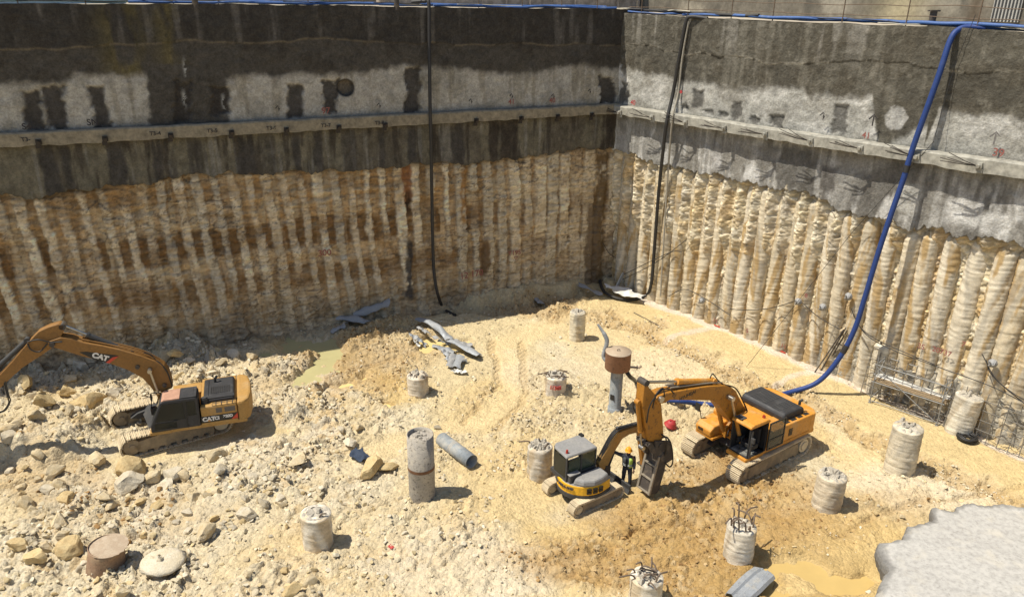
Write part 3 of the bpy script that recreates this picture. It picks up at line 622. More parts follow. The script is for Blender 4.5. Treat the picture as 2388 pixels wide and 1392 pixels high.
# the piles
rng = random.Random(7)
def pile_mesh(r, h, seed, n=34, step=.055, top_round=.5, ridge=.05, colr=(.60, .54, .42), stain=.5):
    colr = tuple(q * .06 + q for q in colr)
    zs = np.arange(0, h, step); a = np.linspace(0, 2 * math.pi, n, endpoint=False)
    Zp, A = np.meshgrid(zs, a, indexing='ij')
    cx = np.cos(A) * 1.6; cy = np.sin(A) * 1.6
    w = fbm(cx * .8 + seed, Zp * 1.0 + cy * .8, 3, seed)
    rd = (fbm(cx * .5 + Zp * 0 + seed * 3, Zp * 13 + cy * .6 + cx * .4, 3, seed + 5) - .5)
    ch = fbm(cx * 2.5, Zp * 3.2 + cy * 2.5, 4, seed + 9) - .5; fa, fb_, fc = worley(A * 2.2 + seed, Zp * 3.4, seed); ch = ch + .55 * np.clip(1 - fa * 1.2, 0, 1) * fc * (fbm(cx + seed, Zp * .7, 3, seed + 40) > .47)
    R_ = r * (1 + .06 * (w - .5)) + ridge * rd * 1.25 + .038 * ch
    R_ = R_ * np.where(Zp > h - top_round, np.sqrt(np.clip(1 - ((Zp - h + top_round) / top_round) ** 2, .04, 1)) if top_round > 0 else 1, 1)
    X = R_ * np.cos(A); Y = R_ * np.sin(A)
    V = np.stack([X, Y, Zp], -1).reshape(-1, 3)
    i = np.arange((len(zs) - 1) * n); rr = i // n; j = i % n; b = rr * n + j; b2 = rr * n + (j + 1) % n
    F = np.stack([b, b2, b2 + n, b + n], 1)
    cc = np.ones(Zp.shape + (3,)) * np.array(colr)
    cc = mixc(cc, [v * 1.14 for v in colr], sst(.45, .65, w) * .7)
    cc = mixc(cc, (.46, .32, .15), sst(.50, .64, fbm(cx + seed, Zp * .8 + cy, 4, seed + 20)) * stain)
    cc = mixc(cc, (.38, .35, .29), sst(.56, .68, fbm(cx * 1.1 + 5, Zp * .9 + cy, 4, seed + 30)) * .55)
    cc = cc * (1 + .5 * np.clip(rd, -.3, .3))[..., None]
    return np_mesh('pile', V, F, cc.reshape(-1, 3))
npile = 31
for k in range(npile):
    t = .75 + .95 * k + rng.uniform(-.08, .08)
    h = float(zbR(t)) + .2 + .3
    r = rng.uniform(.385, .455)
    cl = rng.choice([(.61, .53, .39), (.57, .49, .35), (.63, .56, .43), (.54, .475, .355)])
    o = link('pile', pile_mesh(r, h, 900 + k * 3, colr=cl, stain=.95), M_pile, wallR)
    o.location = Vector(ptR(t, -.5, .02 + rng.uniform(-.05, .06)) - np.array(wallR.location)); o.rotation_euler = (rng.uniform(-.012, .012), rng.uniform(-.015, .015), rng.uniform(0, 6))
tk = np.arange(14.9, 40, .06); S, Vv = np.meshgrid(tk, np.linspace(0, 1, 44), indexing='ij')   # grey sprayed skirt at the pile feet
Z = -.6 + (2.45 + (fbm(S * .9, S * 0, 4, 760) - .5) * 1.6 - .6 * sst(15.6, 14.9, S)) * Vv; nf = fbm(S * 4, Z * 4, 4, 761)
c = np.ones(S.shape + (3,)) * np.array([.40, .375, .315]); c = mixc(c, (.27, .25, .205), sst(.45, .62, fbm(S * 1.4, Z * .9, 4, 762)) * .8); c = mixc(c, (.52, .48, .38), sst(.55, .7, fbm(S * 2, Z * 1.5, 4, 763)) * .7)
ph = S / .95 - .75 / .95
wall_mesh('sprayed_skirt', S, Z, np.where(Vv > .99, .0, .30 + .11 * np.cos((ph - np.round(ph)) * 2 * math.pi) + .10 * (nf - .5)), eR, nR, c * (.8 + .4 * nf)[..., None], M_conc, wallR)
for px, py, h in ((2038, 915, 3.0), (1478, 672, 2.2)):      # two shorter ones standing before the row
    g = G(px, py); o = link('pile', pile_mesh(.40, h, 980 + int(px), top_round=.25), M_pile, wallR); o['label'] = 'short pile'
    o.location = Vector(g - np.array(wallR.location) - UP * .3)

# waler beams
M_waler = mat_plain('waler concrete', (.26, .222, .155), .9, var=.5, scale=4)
M_waler_sun = mat_plain('sun-toned waler concrete', (.34, .325, .275), .9, var=.55, scale=3)  # lighter copy for the sunlit beam, sun put into its colour
M_steel = mat_plain('dark strand steel', (.05, .042, .036), .6, .6)
M_rust = mat_plain('rusty steel', (.20, .10, .05), .8, .2, .5)
def waler(parent, ptf, zt, zb, s0, s1, o0, o1, mt, seed):
    A = np.arange(s0, s1, .22); n = len(A)
    jt = (fbm(A * 1.7, A * 0, 4, seed) - .5) * .07; jb = (fbm(A * 1.7, A * 0 + 5, 4, seed + 1) - .5) * .14; jo = (fbm(A * 1.2, A * 0 + 9, 4, seed + 2) - .5) * .06
    V = []
    for i, a in enumerate(A):
        t = float(zt(a)) + jt[i]; b = float(zb(a)) + jb[i]
        V += [ptf(a, t, o0), ptf(a, t, o1 + jo[i] - .05), ptf(a, t - .06, o1 + jo[i]), ptf(a, b, o1 + jo[i]), ptf(a, b, o0)]
    V = np.array(V); F = []
    for i in range(n - 1):
        for j in range(4): F.append((i * 5 + j, i * 5 + j + 1, (i + 1) * 5 + j + 1, (i + 1) * 5 + j))
    me = bpy.data.meshes.new('waler'); me.from_pydata(V.tolist(), [], F + [tuple(range(5)), tuple(range((n - 1) * 5, n * 5))]); me.update()
    o = link('waler', me, mt, parent); wall_local(o); return o
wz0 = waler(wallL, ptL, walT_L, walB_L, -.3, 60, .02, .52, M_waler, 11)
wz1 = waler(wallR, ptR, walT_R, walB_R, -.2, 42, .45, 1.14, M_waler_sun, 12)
def sub(o): o.matrix_parent_inverse = (o.parent.parent.matrix_basis @ o.parent.matrix_parent_inverse).inverted() if o.parent.parent else o.parent.matrix_basis.inverted()
def anchors(w, ptf, fn, xs, ymid, o1, strands, seed):
    r = random.Random(seed); e = eL if ptf is ptL else eR; n = nL if ptf is ptL else nR
    for x in xs:
        s, z = fn(x, ymid(x), o1)
        b = MB(); ax = np.stack([e, n, UP], 1)
        b.box(ptf(s, z - .03, o1 + .06), (.24, .10, .24), R=ax); b.cyl(ptf(s, z - .03, o1 + .11), ptf(s, z - .05, o1 + .24), .085, n=10)
        b.box(ptf(s + .05, z - .24, o1 + .03), (.22, .06, .16), R=ax)
        o = b.build('anchor_head', M_steel if not strands else M_waler_sun, w); sub(o)
        if strands:
            b = MB()
            for k in range(5):
                p0 = ptf(s, z - .03, o1 + .2); d = -e * r.uniform(.8, 1.5) + UP * r.uniform(-.02, .45) + n * r.uniform(.1, .4)
                b.tube([p0, p0 + d * .4 + n * .12, p0 + d], .016, 5)
            b.build('strand', M_steel, o); 
anchors(wz0, ptL, WL, [90, 245, 398, 540, 668, 790, 898, 1110, 1215, 1300, 1380], lambda x: 334 - .0485 * x, .52, False, 5)
anchors(wz1, ptR, WR, [1447, 1522, 1600, 1690, 1786, 1892, 2008, 2140, 2285], lambda x: 258 + .147 * (x - 1425), 1.14, True, 6)

# painted survey marks (children of the walls)
M_red = mat_plain('red spray paint', (.42, .045, .045), .8, var=.5, scale=20); M_black = mat_plain('black marker', (.035, .03, .03), .8)
M_faint = mat_plain('faded red paint', (.28, .10, .08), .85, var=.5, scale=20)
def markL(body, px, py, size, mt, off=.34, lean=0.0):
    s, z = WL(px, py, off); o = text(body, size, mt, wallL, frame(ptL(s, z, off), -eL + UP * lean, UP), .002, .006, 'painted_mark'); wall_local(o); o.matrix_parent_inverse = wallL.matrix_basis.inverted()
def markR(body, px, py, size, mt, off=.9):
    s, z = WR(px, py, off); o = text(body, size, mt, wallR, frame(ptR(s, z, off), eR, UP), .002, .006, 'painted_mark'); o.matrix_parent_inverse = wallR.matrix_basis.inverted()
for x, tx in ((60, 'T3-'), (362, 'T3-4'), (495, 'T3-5'), (633, 'T3-6'), (760, 'T3-7'), (885, 'T3-8')): markL(tx, x, 329 - .047 * x, .26, M_black, .56)
markL('97', 760, 259, .45, M_faint); markL('S4', 62, 296, .4, M_black); markL('SN', 216, 286, .4, M_black); markL('41', 1193, 238, .4, M_faint); markL('40', 1288, 235, .4, M_faint)
for x, y in ((648, 255), (884, 248), (1098, 238), (1193, 226), (1290, 226), (1375, 215)): markL('\u2191', x, y, .4, M_black)
markL('12 170', 1100, 640, .55, M_faint, .2, .06); markL('Y195', 1200, 590, .42, M_faint, .2); markL('\u25bd', 1203, 603, .3, M_faint, .2); markL('300', 757, 590, .5, M_faint, .16)
M_faintk = mat_plain('grey marker', (.16, .15, .14), .8)
markR('39', 2328, 357, .45, M_faint); markR('\u2191', 2320, 325, .7, M_faintk); markR('40', 1476, 240, .4, M_red); markR('\u2022', 1588, 216, .7, M_red); markR('41', 2020, 317, .4, M_faint); markR('\u2191', 1918, 273, .5, M_black); markR('\u2191', 2036, 283, .7, M_black)

# ================================================================== MACHINES
DUST = (.44, .34, .20)
M_track = mat_paint('track steel with dried mud', (.50, .41, .27), .8, .85, (.64, .54, .37), 2.2)
M_tframe = mat_paint('track frame', (.24, .19, .125), .6, .85, (.40, .31, .19), 2.0)
M_orange = mat_paint('orange paint', (.58, .25, .03), .42, .42, DUST, 1.3, chips=.25)
M_oarm = mat_paint('shade-toned worn orange paint', (.38, .16, .014), .24, .45, (.30, .20, .09), 1.6, chips=.7)  # chipped and worn; base also darkened to paint in the boom's shadow side
M_catp = mat_paint('ochre yellow paint', (.40, .225, .06), .40, .5, (.46, .33, .18), 1.3, chips=.15)
M_catb = mat_paint('boom ochre paint', (.245, .118, .026), .20, .5, (.40, .28, .14), 1.2, chips=.2)
M_yel = mat_paint('bright yellow paint', (.78, .42, .02), .16, .4, DUST, 1.6)
M_grey = mat_paint('light grey paint', (.24, .235, .225), .30, .5, (.38, .35, .29), 1.6)
M_dgrey = mat_paint('dark grey plastic', (.045, .045, .045), .22, .55, (.24, .21, .16), 2)
M_hood = mat_paint('black engine hood', (.028, .028, .03), .28, .5, (.15, .145, .14), 2.2)
M_black = mat_plain('black rubber', (.018, .017, .016), .55, var=.3)
M_cabin = mat_paint('dark cab interior', (.018, .018, .018), .10, .6, (.12, .11, .09), 3)
M_salmon = mat_plain('faded salmon roof', (.42, .235, .155), .7, var=.3, scale=5)
M_chrome = mat_plain('piston rod', (.46, .44, .40), .3, .9)
M_dirtsteel = mat_paint('worn dark steel', (.06, .05, .042), .4, .6, (.30, .23, .15), 3, chips=.3)
M_baresteel = mat_paint('bare worn steel', (.30, .26, .20), .35, .5, (.46, .36, .23), 3, .3, chips=.4)
M_whitel = mat_plain('white lettering', (.72, .70, .66), .6); M_redl = mat_plain('red decal', (.55, .06, .03), .6); M_amber = mat_plain('red beacon lens', (.35, .03, .015), .25)
def mat_glass(name, tint, a):
    mt, nt, bs = nodes(name); bs.inputs['Base Color'].default_value = (*tint, 1); bs.inputs['Roughness'].default_value = .18
    bs.inputs['Alpha'].default_value = a; bs.inputs['Specular IOR Level'].default_value = .35
    return mt
M_glass = mat_glass('cab glass', (.04, .05, .045), .6); M_dglass = mat_glass('dusty dark cab glass', (.016, .02, .018), .90); M_green = mat_glass('green tinted glass', (.045, .065, .042), .68)

def belt(L, h, w, y, pitch=.19, grouser=.045):
    """one closed crawler chain of ridged shoes, as one shape"""
    r0 = h / 2 - .04; xc = L / 2 - h / 2; b = MB(); per = 4 * xc + 2 * math.pi * r0; n = int(round(per / pitch)); zc = h / 2
    for k in range(n):
        s = per * k / n
        if s < 2 * xc: x, z, a = -xc + s, zc + r0 - .035 * math.sin(math.pi * s / (2 * xc)), 0
        elif s < 2 * xc + math.pi * r0: q = (s - 2 * xc) / r0; x, z, a = xc + r0 * math.sin(q), zc + r0 * math.cos(q), q
        elif s < 4 * xc + math.pi * r0: q = s - 2 * xc - math.pi * r0; x, z, a = xc - q, zc - r0, math.pi
        else: q = (s - 4 * xc - math.pi * r0) / r0; x, z, a = -xc - r0 * math.sin(q), zc - r0 * math.cos(q), math.pi + q
        R = np.array([[math.cos(a), 0, math.sin(a)], [0, 1, 0], [-math.sin(a), 0, math.cos(a)]])
        b.box((x, y, z), (pitch * .84, w, .035), R=R)
        for gx_ in (-.36, 0, .36):
            o = R @ np.array([gx_ * pitch, 0, .016 + grouser / 2]); b.box((x + o[0], y, z + o[2]), (.026, w * .98, grouser), R=R)
    return b
def undercarriage(root, L=4.45, gauge=2.36, w=.62, h=.92, rz=0.0, mt=None):
    mt = mt or M_track
    for s in (1, -1):
        y = s * gauge / 2
        tr = belt(L, h, w, y, .19 * L / 4.45).build('track', mt, root, rz=rz)
        b = MB(); xc = L / 2 - h / 2; q = h / .92
        b.prism([(-xc + .30 * q, .20 * h), (xc - .25 * q, .18 * h), (xc - .1 * q, .45 * h), (xc - .3 * q, .70 * h), (.3, .82 * h), (-xc + .4 * q, .74 * h)], y - w * .30, y + w * .36 * 1)
        for k in range(7):
            x = -xc + .45 * q + (2 * xc - .9 * q) * k / 6; b.cyl((x, y - w * .33, .16 * h), (x, y + w * .33, .16 * h), .115 * q, n=12)
        for x in (-.6 * q, .65 * q): b.cyl((x, y - w * .30, .86 * h), (x, y + w * .4, .86 * h), .06 * q, n=10)
        b.build('track_frame', M_tframe, tr)
        b = MB(); b.cyl((-xc, y - w * .40, h / 2), (-xc, y + w * .40, h / 2), .31 * q, n=22); b.cyl((-xc, y - w * .47, h / 2), (-xc, y + w * .47, h / 2), .19 * q, n=16)
        b.build('drive_sprocket', M_track, tr, .01)
        b = MB(); b.cyl((xc, y - w * .36, h / 2), (xc, y + w * .36, h / 2), .33 * q, n=22); b.cyl((xc, y - w * .42, h / 2), (xc, y + w * .42, h / 2), .12 * q, n=14)
        b.build('idler_wheel', M_tframe, tr, .01)
    b = MB(); q = h / .92
    b.prism([(-.75 * q, .35 * h), (.75 * q, .35 * h), (.95 * q, .62 * h), (.7 * q, .93 * h), (-.7 * q, .93 * h), (-.95 * q, .62 * h)], -gauge / 2 + w * .25, gauge / 2 - w * .25)
    b.cyl((0, 0, .9 * h), (0, 0, 1.06 * h), .62 * q, n=28)
    for s in (1, -1):
        for t in (1, -1): b.prism([(t * .3 * q, .86 * h), (t * 1.15 * q, .72 * h), (t * 1.45 * q, .55 * h), (t * 1.15 * q, .42 * h), (t * .3 * q, .5 * h)], s * (gauge / 2 - w * .55) - .10 * q, s * (gauge / 2 - w * .55) + .14 * q)
    b.build('car_body', M_dgrey, root, .015, rz)
class Upper:
    """reads side-on outlines of the arm off the upright plane it swings in"""
    def __init__(self, root, c, hd, rz): self.root, self.c, self.hd, self.rz = root, np.array(c, float), hd, rz; self.f = np.array([math.cos(hd), math.sin(hd), 0]); self.l = np.array([-math.sin(hd), math.cos(hd), 0])
    def p(self, px, py, y=0.0):
        q = onplane(px, py, self.c + self.l * y, self.l) - self.c
        return (float(q @ self.f), float(q[2]))
    def poly(self, pts, y): return [self.p(a, b, y) for a, b in pts]
    def part(self, b, name, mt, bevel=0.0, parent=None): return b.build(name, mt, parent or self.root, bevel, 0.0 if parent else self.rz)
    def cylinder(self, a, b_, y, r, frac=.55, name='hydraulic_cylinder', mt=None, rod=.5, double=None):
        """a = barrel end, b_ = rod end, in (x, z)"""
        A = np.array([a[0], y, a[1]]); B = np.array([b_[0], y, b_[1]]); M_ = A + (B - A) * frac
        b = MB(); b.cyl(A, M_, r, n=14); b.cyl(M_, M_ + (B - A) * .03, r * 1.18, n=14); b.cyl(A - [0, r * 1.1, 0], A + [0, r * 1.1, 0], r * 1.15, n=12)
        o = self.part(b, name, mt)
        b = MB(); b.cyl(M_, B, r * rod, n=10); b.cyl(B - [0, r * 1.2, 0], B + [0, r * 1.2, 0], r * 1.05, n=12)
        self.part(b, 'piston_rod', M_chrome, parent=o); return o
    def hose(self, pts, r=.028, name='hydraulic_hose', mt=None, parent=None):
        b = MB(); b.tube(spline(pts, 7), r, 6); return self.part(b, name, mt or M_black, parent=parent)
def inset(poly, y0, y1, name, up, mt, bevel, lift=.0):
    b = MB(); b.prism(poly, y0, y1); return up.part(b, name, mt, bevel)
def rot_y(a): return np.array([[math.cos(a), 0, math.sin(a)], [0, 1, 0], [-math.sin(a), 0, math.cos(a)]])

# ------------------------------------------------------------------ orange excavator with the rock breaker
OC = np.array([10.07, 28.03, -.06]); OH = math.radians(-146)
orx = empty('excavator', OC, OH, 'orange crawler excavator with black hood and a hydraulic breaker on its arm', 'excavator')
undercarriage(orx, 4.75, 2.42, .66, .92, math.radians(1.5))
U = Upper(orx, OC, OH, 0.0)
b = MB()                                                     # deck
b.b2(-2.55, .75, -1.38, 1.38, .94, 1.10); b.b2(.75, 1.82, .42, 1.40, .90, 1.06); b.b2(.75, 1.70, -1.38, -.42, .94, 1.06); b.b2(.3, 1.0, -.5, .5, .96, 1.25)
U.part(b, 'deck', M_orange, .02)
b = MB(); b.prism([(.55, 1.0), (1.15, 1.0), (1.15, 1.45), (.8, 1.75), (.45, 1.55)], -.36, -.24); b.prism([(.55, 1.0), (1.15, 1.0), (1.15, 1.45), (.8, 1.75), (.45, 1.55)], .24, .36); U.part(b, 'boom_bracket', M_oarm, .015)
b = MB()                                                     # rear left side body with louvre
b.b2(-2.35, .60, .55, 1.38, 1.10, 1.86); o = U.part(b, 'side_panel', M_orange, .05)
b = MB()
for k in range(5): b.b2(-1.02, -.78, 1.381, 1.395, 1.30 + .07 * k, 1.345 + .07 * k)
for x in (-1.4, -.9, -.5): b.b2(x, x + .02, 1.10, 1.25, 1.86, 1.872)
U.part(b, 'louvre', M_black, parent=o)
b = MB()
for k in range(4): b.b2(-2.2 + .42 * k, -1.92 + .42 * k, 1.12, 1.28, 1.862, 1.874)
U.part(b, 'deck_slot', M_black, parent=o)
b = MB()                                                     # counterweight
pts = [(-2.15, -1.40), (-2.55, -1.36), (-2.78, -1.1), (-2.86, -.5), (-2.86, .5), (-2.78, 1.1), (-2.55, 1.36), (-2.15, 1.40)]
b.zprism(pts, .96, 1.84); o = U.part(b, 'counterweight', M_orange, .07)
b = MB(); b.b2(-2.875, -2.862, -.9, .9, 1.16, 1.5); U.part(b, 'counterweight_stripe', M_black, parent=o)
b = MB(); b.b2(-2.2, -.3, -.5, .56, 1.1, 1.82); b.b2(-2.1, .6, -1.37, -.5, 1.1, 1.80); U.part(b, 'engine_bay', M_orange, .04)
b = MB(); b.prism([(-2.08, 1.80), (-.70, 1.80), (-.68, 2.04), (-.80, 2.18), (-1.94, 2.18), (-2.08, 2.06)], -1.12, 1.10); hood = U.part(b, 'engine_hood', M_hood, .08)
b = MB()
for k in range(3):
    for j in range(9): b.b2(-1.80 + .34 * k, -1.52 + .34 * k, -.75 + .09 * j, -.70 + .09 * j, 2.179, 2.192)
for k in range(3):
    for j in range(5): b.b2(-1.80 + .34 * k, -1.52 + .34 * k, .35 + .09 * j, .40 + .09 * j, 2.179, 2.192)
U.part(b, 'hood_grille', M_dgrey, parent=hood)
b = MB(); b.tube([(-1.95, .9, 2.2), (-1.95, .9, 2.36), (-2.06, .95, 2.42)], .06, 10); U.part(b, 'exhaust_pipe', M_black, parent=hood)
b = MB()                                                     # right front: tank and tool box
b.prism([(-.3, 1.06), (.75, 1.06), (.75, 1.70), (.35, 1.98), (-.3, 1.98)], -1.36, -.52); U.part(b, 'fuel_tank', M_orange, .05)
b = MB(); b.prism([(.76, 1.06), (1.74, 1.06), (1.78, 1.34), (1.55, 1.52), (.76, 1.58)], -1.36, -.52); tb = U.part(b, 'tool_box', M_orange, .06)
b = MB()
for k in range(4): b.b2(1.774, 1.79, -1.18 + .07 * k, -1.14 + .07 * k, 1.20, 1.33)
U.part(b, 'louvre', M_black, parent=tb)
b = MB(); b.tube([(1.5, -1.3, 1.5), (1.55, -1.38, 1.9), (1.6, -1.42, 2.05)], .018, 6); b.box((1.62, -1.46, 2.05), (.05, .24, .34)); U.part(b, 'mirror', M_black)
b = MB(); b.tube([(.3, -1.3, 2.0), (.3, -1.3, 2.35), (-.25, -1.3, 2.35), (-.25, -1.3, 2.0)], .018, 6); U.part(b, 'handrail', M_black)
# cab, front window folded up and door swung back
cab = MB()
cab.b2(.62, 1.72, .44, 1.38, 1.06, 1.10)
for x, y in ((.66, .47), (.66, 1.35), (1.66, .47), (1.66, 1.35)): cab.b2(x - .035, x + .035, y - .03, y + .03, 1.10, 2.42)
cab.b2(.60, .64, .44, 1.38, 1.10, 2.42); cab.b2(.62, 1.66, .43, .46, 1.10, 2.42)
cabo = U.part(cab, 'cab', M_cabin, .01)
b = MB(); b.prism([(.56, 2.40), (1.74, 2.40), (1.72, 2.50), (1.55, 2.56), (.70, 2.56), (.56, 2.50)], .42, 1.41); rf = U.part(b, 'cab_roof', M_orange, .04, parent=cabo)
b = MB(); b.b2(1.36, 1.66, .52, .86, 2.555, 2.60); U.part(b, 'roof_lamp_box', M_dgrey, .01, parent=rf)
b = MB(); b.cyl((.74, 1.18, 2.56), (.74, 1.18, 2.66), .07, .05, 12); U.part(b, 'beacon', M_amber, .01, parent=rf)
b = MB(); b.b2(.80, 1.30, .66, 1.16, 1.25, 1.42); b.b2(.72, .86, .66, 1.16, 1.40, 2.05); b.b2(1.0, 1.4, .5, .62, 1.3, 1.55); b.b2(1.0, 1.4, 1.2, 1.3, 1.3, 1.5); b.cyl((1.5, .8, 1.1), (1.42, .8, 1.7), .02); U.part(b, 'seat', M_cabin, .03, parent=cabo)
b = MB(); b.b2(1.05, 1.68, .50, 1.32, 1.105, 1.125); U.part(b, 'cab_floor', mat_paint('muddy cab floor', (.06, .06, .058), .65, .7, (.30, .30, .26), 6), parent=cabo)
b = MB(); b.b2(1.58, 1.66, 1.37, 1.43, 1.10, 2.34); b.box((1.66, 1.5, 1.95), (.10, .16, .22)); U.part(b, 'door_post', M_dgrey, .01, parent=cabo)
b = MB()                                                     # opened door, folded back along the side
for x in (-.32, .62): b.b2(x - .03, x + .03, 1.44, 1.49, 1.14, 2.36)
for z in (1.14, 1.56, 2.33): b.b2(-.35, .65, 1.44, 1.49, z, z + .06)
dr = U.part(b, 'door', M_black, .008, parent=cabo)
b = MB(); b.b2(-.29, .59, 1.46, 1.47, 1.62, 2.33); b.b2(-.29, .59, 1.46, 1.47, 1.2, 1.56); U.part(b, 'door_glass', M_glass, parent=dr)
# boom, arm, cylinders - outlines taken in the plane of their near face
YB = .27
boom = U.poly([(1744, 964), (1730, 938), (1717, 912), (1706, 903), (1694, 899), (1655, 901), (1600, 909), (1556, 917), (1534, 925), (1528, 934), (1534, 944), (1548, 940), (1563, 933), (1620, 933), (1661, 934), (1676, 943), (1690, 962), (1703, 980), (1720, 993), (1732, 990)], YB)
b = MB(); b.prism(boom, -YB, YB); bo = U.part(b, 'boom', M_oarm, .03)
q = U.p(1697, 924, YB); b = MB(); b.cyl((q[0], -YB - .13, q[1]), (q[0], YB + .13, q[1]), .11); b.cyl((q[0], -YB - .2, q[1]), (q[0], YB + .2, q[1]), .06)
q = U.p(1540, 930, YB); b.cyl((q[0], -YB - .09, q[1]), (q[0], YB + .09, q[1]), .12)
U.part(b, 'pivot_pin', M_chrome, .01, parent=bo)
q = U.p(1604, 922, YB + .01); text('HYUNDAI', .19, M_black, bo, frame((q[0], YB + .004, q[1]), (-1, 0, .12), (0.12, 0, 1)), .003, .006)
b = MB()
for k, (dy, dz) in enumerate(((.12, .05), (-.02, .05), (-.14, .05))):
    a1 = U.p(1690, 898, YB); a2 = U.p(1655, 900, YB); a3 = U.p(1570, 913, YB); b.tube(spline([(a1[0], dy, a1[1] + dz), (a2[0], dy, a2[1] + dz), (a3[0], dy, a3[1] + dz + .04)], 5), .035, 7)
U.part(b, 'boom_pipe', M_baresteel, parent=bo)
YA = .20
arm = U.poly([(1503, 900), (1510, 897), (1516, 906), (1542, 935), (1546, 980), (1548, 1018), (1542, 1030), (1513, 1029), (1505, 990), (1499, 940)], YA)
b = MB(); b.prism(arm, -YA, YA); ar = U.part(b, 'arm', M_oarm, .03)
b = MB(); q = U.p(1500, 892, 0); b.cyl((q[0], -.2, q[1] + .04), (q[0], .2, q[1] + .04), .13, n=16); U.part(b, 'arm_pin', M_dirtsteel, .01, parent=ar)
# arm cylinder on top of the boom
U.cylinder(U.p(1662, 888, 0), U.p(1502, 891, 0), 0, .115, .52, 'arm_cylinder', M_orange, .48)
for s in (1, -1):
    U.cylinder((1.02, 1.12), U.p(1697, 924, YB), s * .46, .095, .55, 'boom_cylinder', M_orange, .55)
# bucket cylinder along the front of the arm
U.cylinder(tuple(np.array(U.p(1493, 935, 0)) + (.12, 0)), tuple(np.array(U.p(1503, 1040, 0)) + (.14, 0)), 0, .09, .62, 'tool_cylinder', M_oarm, .5)
# linkage and hydraulic breaker in its box
lk = MB(); tip = U.p(1527, 1030, 0)
for y in (-.26, .26):
    lk.prism(U.poly([(1495, 1024), (1507, 1024), (1528, 1052), (1520, 1058), (1506, 1046)], 0), y - .035, y + .035)
    lk.prism(U.poly([(1516, 1020), (1552, 1020), (1556, 1062), (1540, 1072), (1512, 1062)], 0), y - .05, y + .05)
lk.cyl((tip[0], -.34, tip[1]), (tip[0], .34, tip[1]), .10); q = U.p(1501, 1030, 0); lk.cyl((q[0], -.33, q[1]), (q[0], .33, q[1]), .085)
lko = U.part(lk, 'linkage', M_dirtsteel, .012)
top = np.array(U.p(1533, 1056, .0)); bot = np.array(U.p(1510, 1143, .0)); ax = (top - bot) / np.linalg.norm(top - bot); fr_ = np.array([ax[1], -ax[0]])
if fr_[0] < 0: fr_ = -fr_
def bx(d, l): p = bot + ax * l + fr_ * d; return (float(p[0]), float(p[1]))
Ln = float(np.linalg.norm(top - bot))
b = MB(); br = U.part(MB().prism([bx(-.30, .12), bx(-.22, 0), bx(.20, 0), bx(.22, .06), bx(.22, Ln), bx(-.24, Ln + .02), bx(-.32, Ln * .6)], -.30, .30), 'breaker_box', M_dirtsteel, .02)
b = MB()
for y in (-.31, .31): b.prism([bx(.20, .0), bx(.29, .02), bx(.29, Ln + .05), bx(.20, Ln + .05)], y - .05, y + .05)
for l in (.02, Ln * .36, Ln * .72): b.prism([bx(.20, l), bx(.285, l), bx(.285, l + .07), bx(.20, l + .07)], -.30, .30)
U.part(b, 'breaker_guard', M_baresteel, .012, parent=br)
b = MB(); p0 = bx(0, .05); p1 = bx(0, -.30); p2 = bx(0, -.46); b.cyl((p0[0], 0, p0[1]), (p1[0], 0, p1[1]), .085); b.cyl((p1[0], 0, p1[1]), (p2[0], 0, p2[1]), .085, .03); U.part(b, 'chisel', M_rust, parent=br)
b = MB(); p0 = bx(0, Ln); b.cyl((p0[0], -.36, p0[1]), (p0[0], .36, p0[1]), .17, n=16); b.prism([bx(-.2, Ln - .05), bx(.2, Ln - .05), bx(.12, Ln + .22), bx(-.15, Ln + .22)], -.33, .33); U.part(b, 'breaker_bracket', M_dirtsteel, .02, parent=br)
# hoses
def P3(px, py, y): q = U.p(px, py, y); return (q[0], y, q[1])
U.hose([P3(1550, 925, .3), P3(1546, 905, .42), P3(1530, 920, .45), P3(1522, 950, .3)]); U.hose([P3(1572, 918, .3), P3(1560, 907, .4), P3(1540, 912, .45), P3(1516, 945, .35), P3(1508, 985, .25)])
U.hose([P3(1545, 1020, .25), P3(1556, 1020, .4), P3(1566, 1040, .5), P3(1569, 1075, .5), P3(1562, 1088, .45), P3(1550, 1078, .3)], .03); U.hose([P3(1542, 1012, .25), P3(1553, 1022, .38), P3(1553, 1050, .40), P3(1548, 1070, .3)], .03)
U.hose([P3(1486, 925, -.3), P3(1476, 945, -.4), P3(1484, 965, -.3), P3(1492, 975, -.2)], .025); U.hose([P3(1655, 884, 0), P3(1662, 872, 0), P3(1676, 888, .1), P3(1690, 899, .2)], .025)
U.hose([P3(1690, 897, .2), P3(1716, 906, .28), P3(1735, 940, .3), P3(1745, 965, .3)], .03); U.hose([(.9, .1, 1.3), (1.15, .12, 1.5), (1.2, .15, 1.2), (.95, .2, 1.1)], .03); U.hose([(.9, -.1, 1.3), (1.1, -.12, 1.45), (1.2, -.1, 1.2), (1.0, -.2, 1.1)], .03)

# ------------------------------------------------------------------ ochre excavator on the rubble
CC = np.array([-13.97, 28.92, .02]); CT = math.radians(-146); CHD = math.radians(-161)
cat = empty('excavator', CC, CT, 'ochre crawler excavator with dark cab, its boom reaching out over the rubble on the left', 'excavator')
cu_c = np.array([-.30, -.10, 0])
undercarriage(cat, 4.5, 2.72, .66, .92)
_f = np.array([math.cos(CT), math.sin(CT), 0]); _l = np.array([-_f[1], _f[0], 0]); _tc = G(302, 1072) - _f * 1.98 - _l * 1.68 - CC
for ch in cat.children: ch.location = (float(_tc @ _f), float(_tc @ _l), 0)
U = Upper(cat, CC, CHD, CHD - CT)
b = MB(); b.b2(-2.4, .85, -1.36, 1.36, .94, 1.10); b.b2(.6, 1.42, .40, 1.38, .92, 1.06); b.b2(.2, 1.0, -.45, .45, .96, 1.35); U.part(b, 'deck', M_catp, .02)
